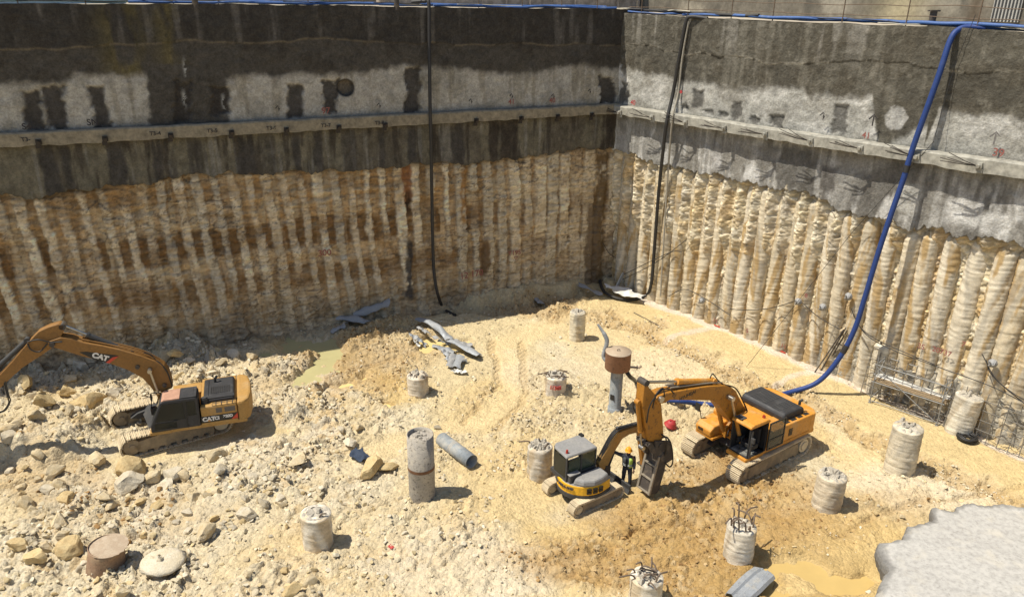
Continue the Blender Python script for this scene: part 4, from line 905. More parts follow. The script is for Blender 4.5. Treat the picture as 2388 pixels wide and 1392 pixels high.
b = MB(); b.b2(-2.05, -.62, .62, 1.37, 1.16, 1.90); sp = U.part(b, 'side_panel', M_catp, .06)
b = MB(); b.b2(-2.05, -.60, 1.371, 1.380, 1.18, 1.46); stp = U.part(b, 'side_stripe', M_black, parent=sp)
b = MB(); b.b2(-1.46, -1.22, 1.372, 1.384, 1.56, 1.78); b.b2(-1.98, -1.56, 1.372, 1.384, 1.56, 1.78); U.part(b, 'vent_grille', mat_plain('dusty vent mesh', (.14, .12, .10), .8, var=.5, scale=60), parent=sp)
b = MB(); b.prism([(-2.05, 1.18), (-1.78, 1.18), (-2.05, 1.44)], 1.375, 1.386); U.part(b, 'red_triangle', M_redl, parent=sp)
b = MB(); b.b2(-2.05, -.60, 1.374, 1.392, 1.06, 1.17); U.part(b, 'side_sill', M_catp, .01, parent=sp)
text('CAT', .25, M_whitel, sp, frame((-.90, 1.388, 1.32), (-1, 0, 0), (0, 0, 1)), .004, .014)
text('CI', .20, M_whitel, sp, frame((-1.22, 1.388, 1.32), (-1, 0, 0), (0, 0, 1)), .004, .012)
text('320D', .17, M_whitel, sp, frame((-1.66, 1.388, 1.35), (-1, 0, 0), (0, 0, 1)), .004, .010)
b = MB(); b.prism([(-.84, 1.22), (-.96, 1.22), (-.90, 1.31)], 1.386, 1.394); U.part(b, 'orange_triangle', M_orange, parent=sp)
b = MB(); pts = [(-2.06, -1.38), (-2.35, -1.36), (-2.56, -1.1), (-2.66, -.5), (-2.66, .5), (-2.56, 1.1), (-2.35, 1.36), (-2.06, 1.38)]
b.zprism(pts, 1.0, 1.92, .97); cw = U.part(b, 'counterweight', M_catp, .09)
b = MB(); b.b2(-2.05, -.62, -1.36, .62, 1.10, 1.88); b.b2(-.62, .6, -1.36, -.45, 1.1, 1.75); b.b2(.6, 1.25, -1.36, -.45, 1.06, 1.42); U.part(b, 'body', M_catp, .05)
b = MB(); b.prism([(-2.02, 1.88), (-.72, 1.88), (-.76, 2.04), (-1.95, 2.06)], -.95, 1.05); hood = U.part(b, 'engine_hood', M_hood, .05)
b = MB()
for k in range(11): b.box((-1.05 - .075 * k, .22, 2.058), (.03, .62, .02), R=rot_y(.0))
U.part(b, 'hood_vent', M_black, parent=hood)
b = MB(); b.b2(-2.0, -.95, .78, 1.02, 2.03, 2.11); b.b2(-.95, -.80, -.8, .8, 2.03, 2.07); U.part(b, 'hood_ridge', M_hood, .03, parent=hood)
b = MB(); b.tube([(-1.2, -.55, 2.0), (-1.2, -.55, 2.2), (-1.30, -.60, 2.32)], .06, 10); U.part(b, 'exhaust_pipe', M_black, parent=hood)
b = MB(); b.cyl((-.80, .98, 1.9), (-.80, .98, 2.12), .17, .15, 16); b.cyl((-.80, .98, 2.12), (-.80, .98, 2.16), .11, n=14); U.part(b, 'air_cleaner', M_hood, .02)
b = MB()
for k in range(4): b.b2(-1.25 - .22 * k, -1.23 - .22 * k, 1.06, 1.36, 1.90, 1.93)
b.tube([(-1.1, 1.33, 1.9), (-1.1, 1.33, 2.0), (-2.0, 1.33, 2.0), (-2.0, 1.33, 1.9)], .014, 6); U.part(b, 'handrail', M_dgrey)
# cab
b = MB(); b.prism([(-.56, 1.06), (1.36, 1.06), (1.34, 1.35), (.86, 2.36), (.70, 2.42), (-.50, 2.42), (-.58, 2.36)], .42, 1.385); cabo = U.part(b, 'cab', M_hood, .04)
b = MB(); b.prism([(.0, 1.52), (1.14, 1.52), (.80, 2.28), (.0, 2.28)], 1.386, 1.394); b.prism([(-.46, 1.62), (-.12, 1.62), (-.12, 2.28), (-.46, 2.28)], 1.386, 1.394); b.prism([(.35, 1.16), (1.2, 1.16), (1.18, 1.44), (.35, 1.44)], 1.386, 1.394)
U.part(b, 'side_window', M_dglass, parent=cabo)
b = MB(); b.add([(1.352, .50, 1.32), (1.352, 1.31, 1.32), (.885, 1.31, 2.33), (.885, .50, 2.33)], [(0, 1, 2, 3)]); U.part(b, 'windscreen', M_dglass, parent=cabo)
b = MB(); b.tube([(-.06, 1.40, 1.12), (-.06, 1.40, 2.32)], .02, 6); b.tube([(.45, 1.41, 1.50), (.25, 1.42, 1.50)], .018, 6); U.part(b, 'door_frame', M_black, parent=cabo)
b = MB(); b.prism([(.10, 2.421), (.82, 2.40), (.70, 2.47), (.10, 2.475)], .46, 1.36); U.part(b, 'roof_panel', M_salmon, .015, parent=cabo)
b = MB(); b.prism([(-.54, 2.42), (.09, 2.42), (.09, 2.475), (-.54, 2.475)], .46, 1.36); b.b2(-.42, -.02, .6, 1.22, 2.47, 2.485); U.part(b, 'roof_hatch', M_hood, .015, parent=cabo)
b = MB(); b.tube(spline([(1.1, .42, 1.2), (1.35, .35, 1.6), (1.25, .38, 2.2)], 6), .02, 6); b.tube([(.9, .42, 2.3), (1.25, .38, 2.4)], .018, 6); b.box((1.28, .36, 1.55), (.2, .24, .3)); b.box((1.3, .30, 2.15), (.06, .18, .26)); U.part(b, 'mirror_and_guard', M_black, parent=cabo)
# boom and arm
YB = .28
boom = U.poly([(402, 905), (399, 888), (392, 868), (382, 855), (360, 842), (326, 829), (277, 815), (235, 806), (194, 799), (166, 790), (141, 787), (115, 796), (106, 806), (112, 815), (124, 810), (150, 818), (191, 831), (249, 845), (300, 864), (332, 882), (349, 900), (358, 912), (380, 914)], YB)
bo = U.part(MB().prism(boom, -YB, YB), 'boom', M_catb, .03)
dp = U.poly([(185, 821), (202, 820), (277, 829), (262, 833), (247, 845), (218, 837)], YB); b = MB(); b.prism(dp, YB + .002, YB + .012); U.part(b, 'boom_stripe', M_black, parent=bo)
rp = U.poly([(262, 833), (277, 830), (255, 847), (247, 845)], YB); b = MB(); b.prism(rp, YB + .004, YB + .015); U.part(b, 'red_triangle', M_redl, parent=bo)
q = U.p(234, 832, YB); q2 = U.p(249, 836, YB); dd = np.array(q2) - np.array(q); text('CAT', .30, M_whitel, bo, frame((q[0], YB + .014, q[1]), (dd[0], 0, dd[1]), (0, 0, 1)), .004, .018)
b = MB()
for px, py in ((321, 855), (350, 861), (384, 897)): q = U.p(px, py, YB); b.cyl((q[0], -YB - .08, q[1]), (q[0], YB + .08, q[1]), .085)
U.part(b, 'pivot_pin', M_dirtsteel, .01, parent=bo)
b = MB()
for dy in (-.12, .02, .14): b.tube(spline([(U.p(x, y, YB)[0], dy, U.p(x, y, YB)[1] + .05) for x, y in ((372, 849), (330, 829), (270, 813), (190, 797))], 5), .03, 6)
U.part(b, 'boom_pipe', M_catb, parent=bo)
YA = .2
arm = U.poly([(89, 774), (112, 763), (136, 756), (150, 760), (149, 772), (141, 787), (134, 802), (112, 818), (100, 826), (50, 859), (14, 892), (-60, 965), (-80, 958), (-70, 940), (0, 873), (28, 843), (64, 800)], YA)
ar = U.part(MB().prism(arm, -YA, YA), 'arm', M_catb, .03)
q = U.p(147, 759, 0); b = MB(); b.cyl((q[0], -.2, q[1]), (q[0], .2, q[1]), .12); q = U.p(122, 803, YB); b.cyl((q[0], -.36, q[1]), (q[0], .36, q[1]), .10); U.part(b, 'arm_pin', M_dirtsteel, .01, parent=ar)
U.cylinder(U.p(307, 822, 0), U.p(148, 758, 0), 0, .105, .64, 'arm_cylinder', M_dgrey, .5)
for s in (1, -1): U.cylinder((.78, 1.15), U.p(350, 861, YB), s * .44, .085, .5, 'boom_cylinder', M_catb, .55)
a_ = np.array(U.p(64, 793, 0)); e_ = np.array(U.p(-60, 905, 0)); U.cylinder(tuple(a_), tuple(e_), 0, .10, .7, 'bucket_cylinder', M_dgrey, .5)
# bucket hanging from the arm end
e0 = np.array(U.p(-72, 955, 0)); bk = [(.0, .05), (.45, .1), (.62, -.25), (.55, -.75), (.1, -1.05), (-.35, -.95), (-.3, -.85), (.05, -.9), (.42, -.65), (.45, -.2), (.1, -.15)]
U.part(MB().prism([(e0[0] + x, e0[1] + z) for x, z in bk], -.55, .55), 'bucket', M_dirtsteel, .02)
def P3(px, py, y): q = U.p(px, py, y); return (q[0], y, q[1])
U.hose([P3(64, 800, .25), P3(72, 815, .3), P3(92, 820, .32), P3(108, 804, .3), P3(112, 800, .28)]); U.hose([P3(64, 797, .2), P3(90, 792, .3), P3(118, 798, .3), P3(145, 797, .3)])
U.hose([P3(12, 890, .25), P3(20, 920, .3), P3(24, 935, .3), P3(14, 955, .3), P3(0, 962, .2)], .025); U.hose([P3(10, 892, .2), P3(18, 925, .25), P3(20, 940, .25), P3(8, 957, .2), P3(-8, 962, .2)], .025)
U.hose([P3(355, 838, .1), P3(372, 846, .2), P3(390, 868, .3), P3(402, 900, .28)], .03); U.hose([P3(335, 822, .1), P3(350, 826, .1), P3(362, 838, .15)], .025)
U.hose([(.7, .3, 1.4), (1.1, .35, 1.7), (1.0, .3, 2.2)], .025)

# ------------------------------------------------------------------ compact yellow and grey excavator
MC = np.array([2.85, 24.9, -.04]); MT = math.radians(35); MHD = math.radians(33)
mini = empty('excavator', MC, MT, 'compact yellow and grey excavator with enclosed cab seen from behind', 'excavator')
undercarriage(mini, 2.5, 1.60, .40, .54, 0.0)
U = Upper(mini, MC, MHD, MHD - MT)
def arcp(r, a0, a1, n=22): return [(r * math.cos(math.radians(a0 + (a1 - a0) * k / n)) , r * math.sin(math.radians(a0 + (a1 - a0) * k / n))) for k in range(n + 1)]
rear = [(.62, -.86)] + [(x * 1.06, y * .98) for x, y in arcp(1.0, -62, -298)][1:-1] + [(.62, .86)]
b = MB(); b.zprism(rear, .46, .66, 1.02); U.part(b, 'skirt', M_dgrey, .02)
b = MB(); b.zprism([(x * 1.01, y * 1.01) for x, y in rear], .66, 1.06, .985); bw = U.part(b, 'rear_body', M_yel, .04)
b = MB()
for k in range(3):
    for j in range(2):
        a = math.radians(-88 - 13 * k); R_ = 1.052; p = np.array([R_ * 1.055 * math.cos(a), R_ * .975 * math.sin(a)])
        Rz = np.array([[-math.sin(a), math.cos(a), 0], [math.cos(a), math.sin(a), 0], [0, 0, 1]]).T
        b.box((p[0], p[1], .82 + .13 * j), (.19, .03, .10), R=Rz)
U.part(b, 'engine_grille', M_black, parent=bw)
a = math.radians(-150); 
for k, ch in enumerate('NEW HOLLAND'):
    a = math.radians(-205 + 5.6 * k); R_ = 1.047; p = (R_ * 1.055 * math.cos(a), R_ * .975 * math.sin(a), .93)
    if ch != ' ': text(ch, .13, M_dgrey, bw, frame(p, (-math.sin(a), math.cos(a), 0), (0, 0, 1)), .02, .006)
b = MB(); b.zprism([(x * .98, y * .98) for x, y in rear if y < .05 or x > .5] , 1.04, 1.07); U.part(b, 'body_top', M_grey, .01)
hp = [(.62, -.84), (.2, -.98), (-.25, -1.0), (-.65, -.80), (-.9, -.45), (-.55, -.22), (.62, -.22)]
b = MB(); b.zprism(hp, 1.06, 1.30, .86); U.part(b, 'engine_hood', M_grey, .07)
b = MB(); b.box((-.72, -.18, 1.22), (.46, .42, .34), top=(.9, .9)); o = U.part(b, 'tank_cover', M_dgrey, .06); b = MB(); b.box((-.72, -.18, 1.41), (.5, .44, .05)); U.part(b, 'tank_lid', M_grey, .02, parent=o)
cz0, cz1 = 1.04, 2.08
b = MB(); cx0, cx1, cy0, cy1 = -1.0, .42, -.20, .82
for x, y in ((cx0 + .03, cy0 + .03), (cx0 + .18, cy1 - .03), (cx1 - .03, cy0 + .03), (cx1 - .03, cy1 - .03), (-.30, cy0 + .03)): b.b2(x - .035, x + .035, y - .035, y + .035, cz0, cz1)
b.b2(cx0, cx1, cy0, cy1, cz0 - .04, cz0 + .14); b.b2(cx0, cx1, cy0, cy0 + .04, cz0 + .1, cz0 + .30); cabo = U.part(b, 'cab', M_dgrey, .012)
rp = [(cx0 - .04, cy0 - .02), (cx1 + .02, cy0 - .04), (cx1 + .04, cy1 + .02), (cx0 + .2, cy1 + .03), (cx0 + .02, cy1 - .18)]
b = MB(); b.zprism(rp, cz1, cz1 + .10, .95); rf = U.part(b, 'cab_roof', M_grey, .04, parent=cabo)
b = MB(); b.cyl((cx0 + .16, cy0 + .22, cz1 + .10), (cx0 + .16, cy0 + .22, cz1 + .14), .055); b.cyl((cx0 + .16, cy0 + .22, cz1 + .13), (cx0 + .16, cy0 + .22, cz1 + .23), .05, .042, 14); U.part(b, 'beacon', M_amber, .008, parent=rf)
b = MB(); b.b2(cx0 + .005, cx0 + .015, cy0 + .08, cy1 - .22, cz0 + .16, cz1 - .05); U.part(b, 'rear_window', M_dglass, parent=cabo)
b = MB(); b.b2(-.26, cx1 - .08, cy0 + .004, cy0 + .014, cz0 + .32, cz1 - .06); b.b2(cx0 + .10, -.35, cy0 + .004, cy0 + .014, cz0 + .34, cz1 - .12); U.part(b, 'side_window', M_green, parent=cabo)
b = MB(); b.b2(cx1 - .012, cx1 - .002, cy0 + .08, cy1 - .08, cz0 + .2, cz1 - .05); b.b2(cx0 + .25, cx1 - .08, cy1 - .014, cy1 - .004, cz0 + .3, cz1 - .06); U.part(b, 'front_window', M_green, parent=cabo)
b = MB(); b.b2(-.75, -.30, .1, .6, cz0 + .14, cz0 + .34); b.b2(-.82, -.70, .1, .6, cz0 + .30, cz0 + .78); U.part(b, 'seat', M_black, .04, parent=cabo)
b = MB(); b.tube([(cx1, cy0 - .02, cz0 + .5), (cx1 + .03, cy0 - .03, cz0 + .75)], .015, 6); b.b2(cx1 - .12, cx1 + .02, cy1 - .2, cy1, cz1 + .08, cz1 + .16); U.part(b, 'lamp', M_black, parent=cabo)
# swing bracket, boom, arm
b = MB(); b.b2(.55, 1.0, -.22, .12, .55, .95); b.prism([(.85, .55), (1.18, .6), (1.2, 1.0), (.95, 1.1)], -.20, .10); U.part(b, 'swing_bracket', M_dirtsteel, .02)
YC = -.05
def mp(px, py): q = U.p(px, py, YC); return q
bm = [mp(1396, 1096), mp(1392, 1078), mp(1402, 1060), mp(1424, 1024), mp(1436, 1008), mp(1450, 1001), mp(1492, 990), mp(1497, 1000), mp(1490, 1003), mp(1463, 1010), mp(1447, 1020), mp(1424, 1058), mp(1410, 1090)]
bo = U.part(MB().prism(bm, YC - .12, YC + .12), 'boom', M_catp, .02)
b = MB()
for dy in (-.08, -.03, .03, .08):
    b.tube(spline([(mp(x, y)[0] - .02, YC + dy, mp(x, y)[1] + .06) for x, y in ((1396, 1076), (1422, 1026), (1437, 1007), (1452, 999), (1488, 989))], 5), .022, 6)
U.part(b, 'boom_hose', M_black, parent=bo)
a0 = mp(1492, 994); a1 = mp(1497, 1085)
b = MB(); b.prism([(a0[0] - .12, a0[1] - .12), (a0[0] - .02, a0[1] + .16), (a0[0] + .16, a0[1] + .12), (a1[0] + .14, a1[1]), (a1[0] - .02, a1[1])], YC - .10, YC + .10); U.part(b, 'arm', M_oarm, .02)
U.cylinder((mp(1440, 1000)[0], mp(1440, 1000)[1] + .05), (a0[0] + .02, a0[1] + .2), YC, .05, .6, 'arm_cylinder', M_dgrey, .5)
U.cylinder((1.12, .72), mp(1441, 1030), YC, .05, .6, 'boom_cylinder', M_dgrey, .5)
zb = a1[1]; bk = [(.0, .02), (.28, .06), (.36, -.16), (.28, -.42), (.0, -.52), (-.25, -.42), (-.2, -.36), (.02, -.42), (.22, -.34), (.26, -.14), (.05, -.08)]
U.part(MB().prism([(a1[0] - .05 + x, zb + z) for x, z in bk], YC - .28, YC + .28), 'bucket', M_dirtsteel, .012)
b = MB(); b.prism([(1.45, .03), (1.55, .02), (1.62, .18), (1.60, .40), (1.52, .40), (1.53, .2)], -1.0, 1.0); bl = b.build('dozer_blade', M_dgrey, mini, .012)
b = MB()
for y in (-.45, .45): b.prism([(.6, .28), (1.52, .14), (1.54, .30), (.6, .42)], y - .05, y + .05)
b.build('blade_arm', M_dgrey, bl, .01)

# ================================================================== PILE STUMPS AND PIPES ON THE FLOOR
def pR(x, y, off): t, z = WR(x, y, off); return ptR(t, z, off)
def pL(x, y, off): s, z = WL(x, y, off); return ptL(s, z, off)
M_rebar = mat_plain('weathered rebar', (.16, .115, .08), .8, .2, .5, 10)
M_stump_top = mat_plain('broken concrete', (.42, .38, .31), .95, var=.5, scale=14)
M_pinkred = mat_plain('red stencil paint', (.5, .06, .05), .8)
def stump(base, top, dia, label, seed, rebars=0, colr=(.60, .54, .42), jag=.10, lean=(0, 0), bars_h=.45, chips=6, stain=.5, group='pile stumps standing on the pit floor'):
    g = GG(*base); h = dia * 0
    lo, hi = 0.0, 6.0
    for _ in range(40):
        mdl = (lo + hi) / 2
        if project(g[0], g[1], g[2] + mdl)[1] > top: lo = mdl
        else: hi = mdl
    h = lo; r = dia / 2; rg = random.Random(seed)
    root = empty('pile_stump', (g[0], g[1], g[2] - .25), 0, label, 'pile stump', group)
    root.rotation_euler = (lean[0], lean[1], 0)
    me = pile_mesh(r, h + .25, 1200 + seed, n=44, step=.035, top_round=.10, ridge=.032, colr=colr, stain=stain)
    link('shaft', me, M_pile, root)
    n = 26; V = [(0, 0, h + .20)]                            # rough top
    for k, rr in enumerate((.45, .8, .97)):
        for j in range(n):
            a = 2 * math.pi * j / n; z = h + .22 + rg.uniform(-jag, jag) * (1.2 - .4 * k) if k < 2 else h + .17
            V.append((r * rr * math.cos(a), r * rr * math.sin(a), z))
    F = [(0, 1 + j, 1 + (j + 1) % n) for j in range(n)]
    for k in range(2):
        for j in range(n): F.append((1 + k * n + j, 1 + (k + 1) * n + j, 1 + (k + 1) * n + (j + 1) % n, 1 + k * n + (j + 1) % n))
    me = bpy.data.meshes.new('broken_top'); me.from_pydata(V, [], F); link('broken_top', me, M_stump_top, root)
    b = MB()
    for _ in range(chips):
        a = rg.uniform(0, 6.28); q = r * rg.uniform(.1, .75); s = rg.uniform(.08, .2)
        A = rg.uniform(0, 3); R = np.array([[math.cos(A), -math.sin(A), .2], [math.sin(A), math.cos(A), .1], [-.2, 0, 1]])
        b.box((q * math.cos(a), q * math.sin(a), h + .24 + s * .2), (s, s * .8, s * .9), R=R, top=(.6, .5))
    if chips: b.build('concrete_chunks', M_stump_top, root, .015)
    for k in range(rebars):
        a = 2 * math.pi * (k + rg.uniform(-.25, .25)) / rebars; q = r * .72; bh = bars_h * rg.uniform(.55, 1.15); d = rg.uniform(-.12, .12); e = rg.uniform(-.12, .12)
        p0 = np.array([q * math.cos(a), q * math.sin(a), h - .05])
        bb = MB(); d *= 1.8; e *= 1.8; bb.tube(spline([p0, p0 + [d * .3, e * .3, bh * .5 + .2], p0 + [d * 1.0, e * 1.0, bh + .2], p0 + [d * 2.6, e * 2.2, bh + .16]], 4), .028, 6); bb.build('rebar', M_rebar, root)
    return root, h, r
stump((742, 1262), 1192, 1.03, 'pale round pile stump with a smooth top and a hooked bar, nearest the rusty drum', 1, 1, colr=(.64, .58, .47), jag=.03, chips=2, bars_h=.2)
stump((1345, 790), 724, .88, 'slim pile stump nearest the shaded wall, below the far mound', 2, 0, colr=(.62, .55, .41), jag=.05, chips=5)
stump((975, 914), 872, 1.0, 'short pile stump with broken brown crown below the metal scraps', 3, 7, colr=(.60, .53, .42), bars_h=.18, chips=8)
st4, h4, r4 = stump((1295, 918), 872, 1.02, 'pile stump numbered in red with soil heaped against its side', 4, 8, colr=(.62, .55, .45), bars_h=.22, chips=10)
d = Vector(CAM - np.array(st4.location)); d.z = 0; d.normalize(); xd = Vector((-d.y, d.x, 0))
for k, ch in enumerate('11365'):
    a = (k - 2) * .20; dv = d * math.cos(a) + xd * math.sin(a); text(ch, .26, M_pinkred, st4, frame(Vector((0, 0, h4 - .22)) + dv * (r4 + .06), xd * math.cos(a) - d * math.sin(a), (0, 0, 1)), .02, .008, 'painted_number')
stump((1258, 1100), 1036, .98, 'rough pile stump behind the compact excavator, a bent bar across its top', 5, 4, colr=(.60, .54, .44), jag=.14, bars_h=.16, chips=12)
stump((1721, 1288), 1222, 1.0, 'pile stump with a ring of tall upright bars on its top', 6, 12, colr=(.63, .57, .46), jag=.04, bars_h=.5, chips=4)
stump((1503, 1406), 1340, 1.02, 'pile stump cut by the bottom edge of the photo, bars on its crown', 7, 11, colr=(.63, .57, .46), jag=.06, bars_h=.3, chips=7)
stump((1925, 1180), 1103, 1.06, 'leaning pile stump heaped with earth, next to the right track of the orange excavator', 8, 0, colr=(.58, .50, .37), jag=.08, chips=5, lean=(.0, .03))
stump((2097, 1090), 992, 1.16, 'tall pile stump with flaking side, between the scaffold and the grey slab', 9, 0, colr=(.60, .53, .40), jag=.07, chips=6)
stump((2234, 1005), 920, 1.12, 'widest pile stump, standing against the scaffold beside the wire mesh', 10, 0, colr=(.64, .59, .48), jag=.05, chips=4, lean=(.0, .06))

M_pipe = mat_paint('mud stained steel casing', (.34, .31, .265), .5, .75, (.50, .44, .34), 2.6, .05, chips=.75)
M_pipe2 = mat_paint('blue grey steel casing', (.26, .285, .30), .5, .6, (.52, .48, .40), 2.4, .15, chips=.4)
g = GG(985, 1158); cas = empty('steel_casing', (g[0], g[1], g[2] - .2), 0, 'tall upright grey steel casing with a rusty weld band', 'casing')
hC = 2.95; r = .50
b = MB(); b.lathe([(r, 0), (r, 1.52), (r + .012, 1.55), (r + .012, 1.62), (r, 1.65), (r, hC + .05), (r - .03, hC + .05), (r - .03, hC - .25)], 40); b.lathe([(r - .03, hC - .12), (.3, hC - .06), (.02, hC - .10)], 30); b.build('tube', M_pipe, cas)
b = MB(); b.lathe([(r + .014, 1.53), (r + .016, 1.58), (r + .014, 1.66)], 40); b.build('weld_band', M_rust, cas)
stones_top = MB(); rg = random.Random(4)
for _ in range(12): a = rg.uniform(0, 6.28); q = rg.uniform(.05, .4); stones_top.box((q * math.cos(a), q * math.sin(a), hC - .05), (.12, .1, .1), top=(.6, .6))
stones_top.build('concrete_chunks', M_stump_top, cas, .01)

p0 = GG(1030, 1028); p1 = GG(1088, 1082); dv = (p1 - p0); L_ = np.linalg.norm(dv) + .35; dv = dv / np.linalg.norm(dv); dv[2] = 0; dv /= np.linalg.norm(dv)
fal = empty('steel_casing', p0 + UP * .10, math.atan2(dv[1], dv[0]), 'fallen blue grey steel casing lying half buried with its open end showing', 'casing')
def hollow(L, r, th=.02, n=30):
    b = MB(); V = []; F = []
    for (x, rr) in ((0, r), (L, r), (L, r - th), (0, r - th)):
        for j in range(n): a = 2 * math.pi * j / n; V.append((x, rr * math.cos(a), rr * math.sin(a)))
    for i in range(4):
        for j in range(n): F.append((i * n + j, i * n + (j + 1) % n, ((i + 1) % 4) * n + (j + 1) % n, ((i + 1) % 4) * n + j))
    return b.add(V, F, False)
b = hollow(L_, .30); o = b.build('tube', M_pipe2, fal)
for q in o.data.polygons: q.use_smooth = len(set(round(o.data.vertices[v].co.x, 2) for v in q.vertices)) > 1
for x in (L_ * .40, L_ * .45): b = MB(); V = [(x + dx, .303 * math.cos(a), .303 * math.sin(a)) for dx in (0, .05) for a in np.arange(30) * 2 * math.pi / 30]; b.add(V, [(j, (j + 1) % 30, 30 + (j + 1) % 30, 30 + j) for j in range(30)], True); b.build('seam', M_pipe, fal)

# dewatering standpipe with the rusty drum on top
g = GG(1433, 955); pump = empty('well_head', (g[0], g[1], g[2] - .15), 0, 'rusty drum on top of a perforated grey standpipe, hoses at its sides', 'well pump')
b = MB(); b.lathe([(.33, 0), (.33, .30), (.30, .32), (.285, .34), (.285, 2.35)], 26); b.build('standpipe', M_pipe2, pump)
dcam = np.array([CAM[0] - g[0], CAM[1] - g[1]]); acam = math.atan2(dcam[1], dcam[0])
b = MB(); a = acam - .55; b.box((.285 * math.cos(a), .285 * math.sin(a), .92), (.03, .20, .26), R=np.array([[math.cos(a), -math.sin(a), 0], [math.sin(a), math.cos(a), 0], [0, 0, 1]])); b.build('access_hole', M_black, pump)
M_rustdrum = mat_paint('rusty drum steel', (.30, .155, .085), .35, .8, (.33, .20, .11), 2.5, .2, chips=.5)
M_rustlid = mat_paint('dusty rusty lid', (.38, .29, .20), .5, .85, (.50, .42, .31), 3)
b = MB(); b.lathe([(.02, 2.28), (.56, 2.30), (.585, 2.34), (.58, 3.12), (.595, 3.15)], 36); dr = b.build('drum', M_rustdrum, pump)
b = MB(); b.lathe([(.595, 3.15), (.585, 3.18), (.02, 3.185)], 36); b.build('lid', M_rustlid, dr); b = MB(); b.tube([(-.06, 0, 3.18), (-.03, 0, 3.26), (.05, 0, 3.26), (.07, 0, 3.18)], .02, 6); b.build('lifting_eye', M_dirtsteel, dr)
b = MB(); xr = np.array([-math.sin(acam), math.cos(acam), 0]); b.cyl(xr * .55 + UP * 2.42, xr * .95 + UP * 2.42, .05, n=10); b.cyl(xr * .86 + UP * 2.42, xr * .90 + UP * 2.42, .11, n=14); b.cyl(xr * .95 + UP * 2.42, xr * 1.06 + UP * 2.52, .06, n=10); b.build('outlet_spigot', M_rustlid, pump)
gp = np.array([g[0], g[1], g[2] - .15])
b = MB(); xl = -xr; P = [xl * .50 + UP * 2.55 + np.array([0, .2, 0]), xl * .62 + UP * 2.75 + np.array([0, .3, 0]), xl * .50 + UP * 3.4 + np.array([0, .35, 0]), xl * .62 + UP * 3.75 + np.array([0, .4, 0]), xl * .95 + UP * 4.2 + np.array([0, .5, 0])]
b.tube(spline(P, 8), [.10] * 18 + [.10 + .0 * i for i in range(8)] + [.075 - .004 * i for i in range(7)], 12); b.build('hose_stub', mat_plain('grey canvas hose', (.28, .29, .29), .7, var=.4), pump)
b = MB(); q0 = xr * .33 + UP * 2.3; pe = GG(1482, 892) - gp; b.tube(spline([q0, q0 + xr * .25 + UP * -.35, (q0 + xr * .3 + pe) / 2 + UP * -.15, pe + UP * .06], 8), .10, 10); b.build('black_hose', M_black, pump)

# ---------------------------------------------------------------- scrap: curved and folded sheet metal
M_sheet = mat_paint('galvanised sheet', (.33, .35, .37), .35, .55, (.50, .44, .33), 3, .35, chips=.35)
M_sheetd = mat_paint('shade-toned grey sheet', (.30, .30, .295), .3, .6, (.33, .29, .23), 3, .15)  # duller copy of the sheet metal, shade put into its grey
M_sheetw = mat_paint('white sheet', (.62, .61, .57), .3, .6, (.56, .50, .40), 3, 0)
def shell(a, b_, w, curve, label, mt, group, seed, lift=.06, name='metal_scrap', ribs=0, bend=0.0, roll=0.0, cat_='scrap'):
    """a strip of sheet lying from a to b (photo points on the ground), rolled across its width"""
    A = GG(*a) if len(a) == 2 else np.asarray(a); B = GG(*b_) if len(b_) == 2 else np.asarray(b_); d = B - A; L = np.linalg.norm(d); x = d / L; y = np.cross(UP, x); y /= np.linalg.norm(y); z = np.cross(x, y); rg = random.Random(seed)
    nu, nv_ = 14, 11; V = []
    for i in range(nu):
        s = i / (nu - 1)
        for j in range(nv_):
            t = j / (nv_ - 1) - .5; ang = t * curve + roll; R_ = w / max(abs(curve), .05)
            yy = R_ * (math.sin(ang) - math.sin(roll)) if abs(curve) > .05 else w * t; zz = R_ * (math.cos(ang) - math.cos(curve / 2)) if abs(curve) > .05 else 0
            wj = 1 + .18 * math.sin(7 * s + seed) * (1 if j in (0, nv_ - 1) else 0)
            zz += bend * math.sin(s * 3.1) + .03 * math.sin(9 * s + seed * 2 + 4 * t) + .16 * abs(((s * (1.3 + seed % 3) + seed * .37 + .4 * t) % 1) - .5) + (ribs and .02 * math.cos(t * ribs * 6.28))
            xx = s * L + .12 * math.sin(5 * t + seed) * (1 if i in (0, nu - 1) else 0)
            V.append(x * xx + y * yy * wj + z * (zz + lift))
    F = [(i * nv_ + j, i * nv_ + j + 1, (i + 1) * nv_ + j + 1, (i + 1) * nv_ + j) for i in range(nu - 1) for j in range(nv_ - 1)]
    me = bpy.data.meshes.new(name); me.from_pydata([tuple(v) for v in V], [], F); me.update()
    o = link(name, me, mt); o.location = Vector(A); so = o.modifiers.new('solid', 'SOLIDIFY'); so.thickness = .018
    tag(o, label, cat_, group); return o
SG = 'metal scraps in the heap near the pit centre'
shell((978, 752), (1050, 800), .55, 2.4, 'longest curved metal scrap, a half tube running down from the shaded ditch', M_sheet, SG, 1, .15, bend=.25)
shell((1045, 797), (1098, 812), .45, 1.5, 'narrow rusty edged scrap continuing below the longest half tube', M_sheetd, SG, 2, .10)
shell((1050, 803), (1118, 838), .62, 1.9, 'broad open trough of sheet metal at the right end of the scrap heap', M_sheet, SG, 3, .16, bend=.08, roll=.3)
shell((1012, 812), (1062, 828), .45, 1.0, 'flat pale scrap lying left of the broad trough', M_sheet, SG, 4, .10)
shell((952, 788), (990, 815), .36, 1.6, 'single curved scrap leaning on a white stone at the pool edge', M_sheet, SG, 5, .18, bend=.1)
shell((1072, 838), (1062, 866), .55, 1.7, 'short upright bent scrap below the broad trough', M_sheet, SG, 6, .15, roll=-.3)
shell((1058, 832), (1048, 862), .40, 1.4, 'small crumpled scrap beside the short bent one', M_sheetd, SG, 7, .1)
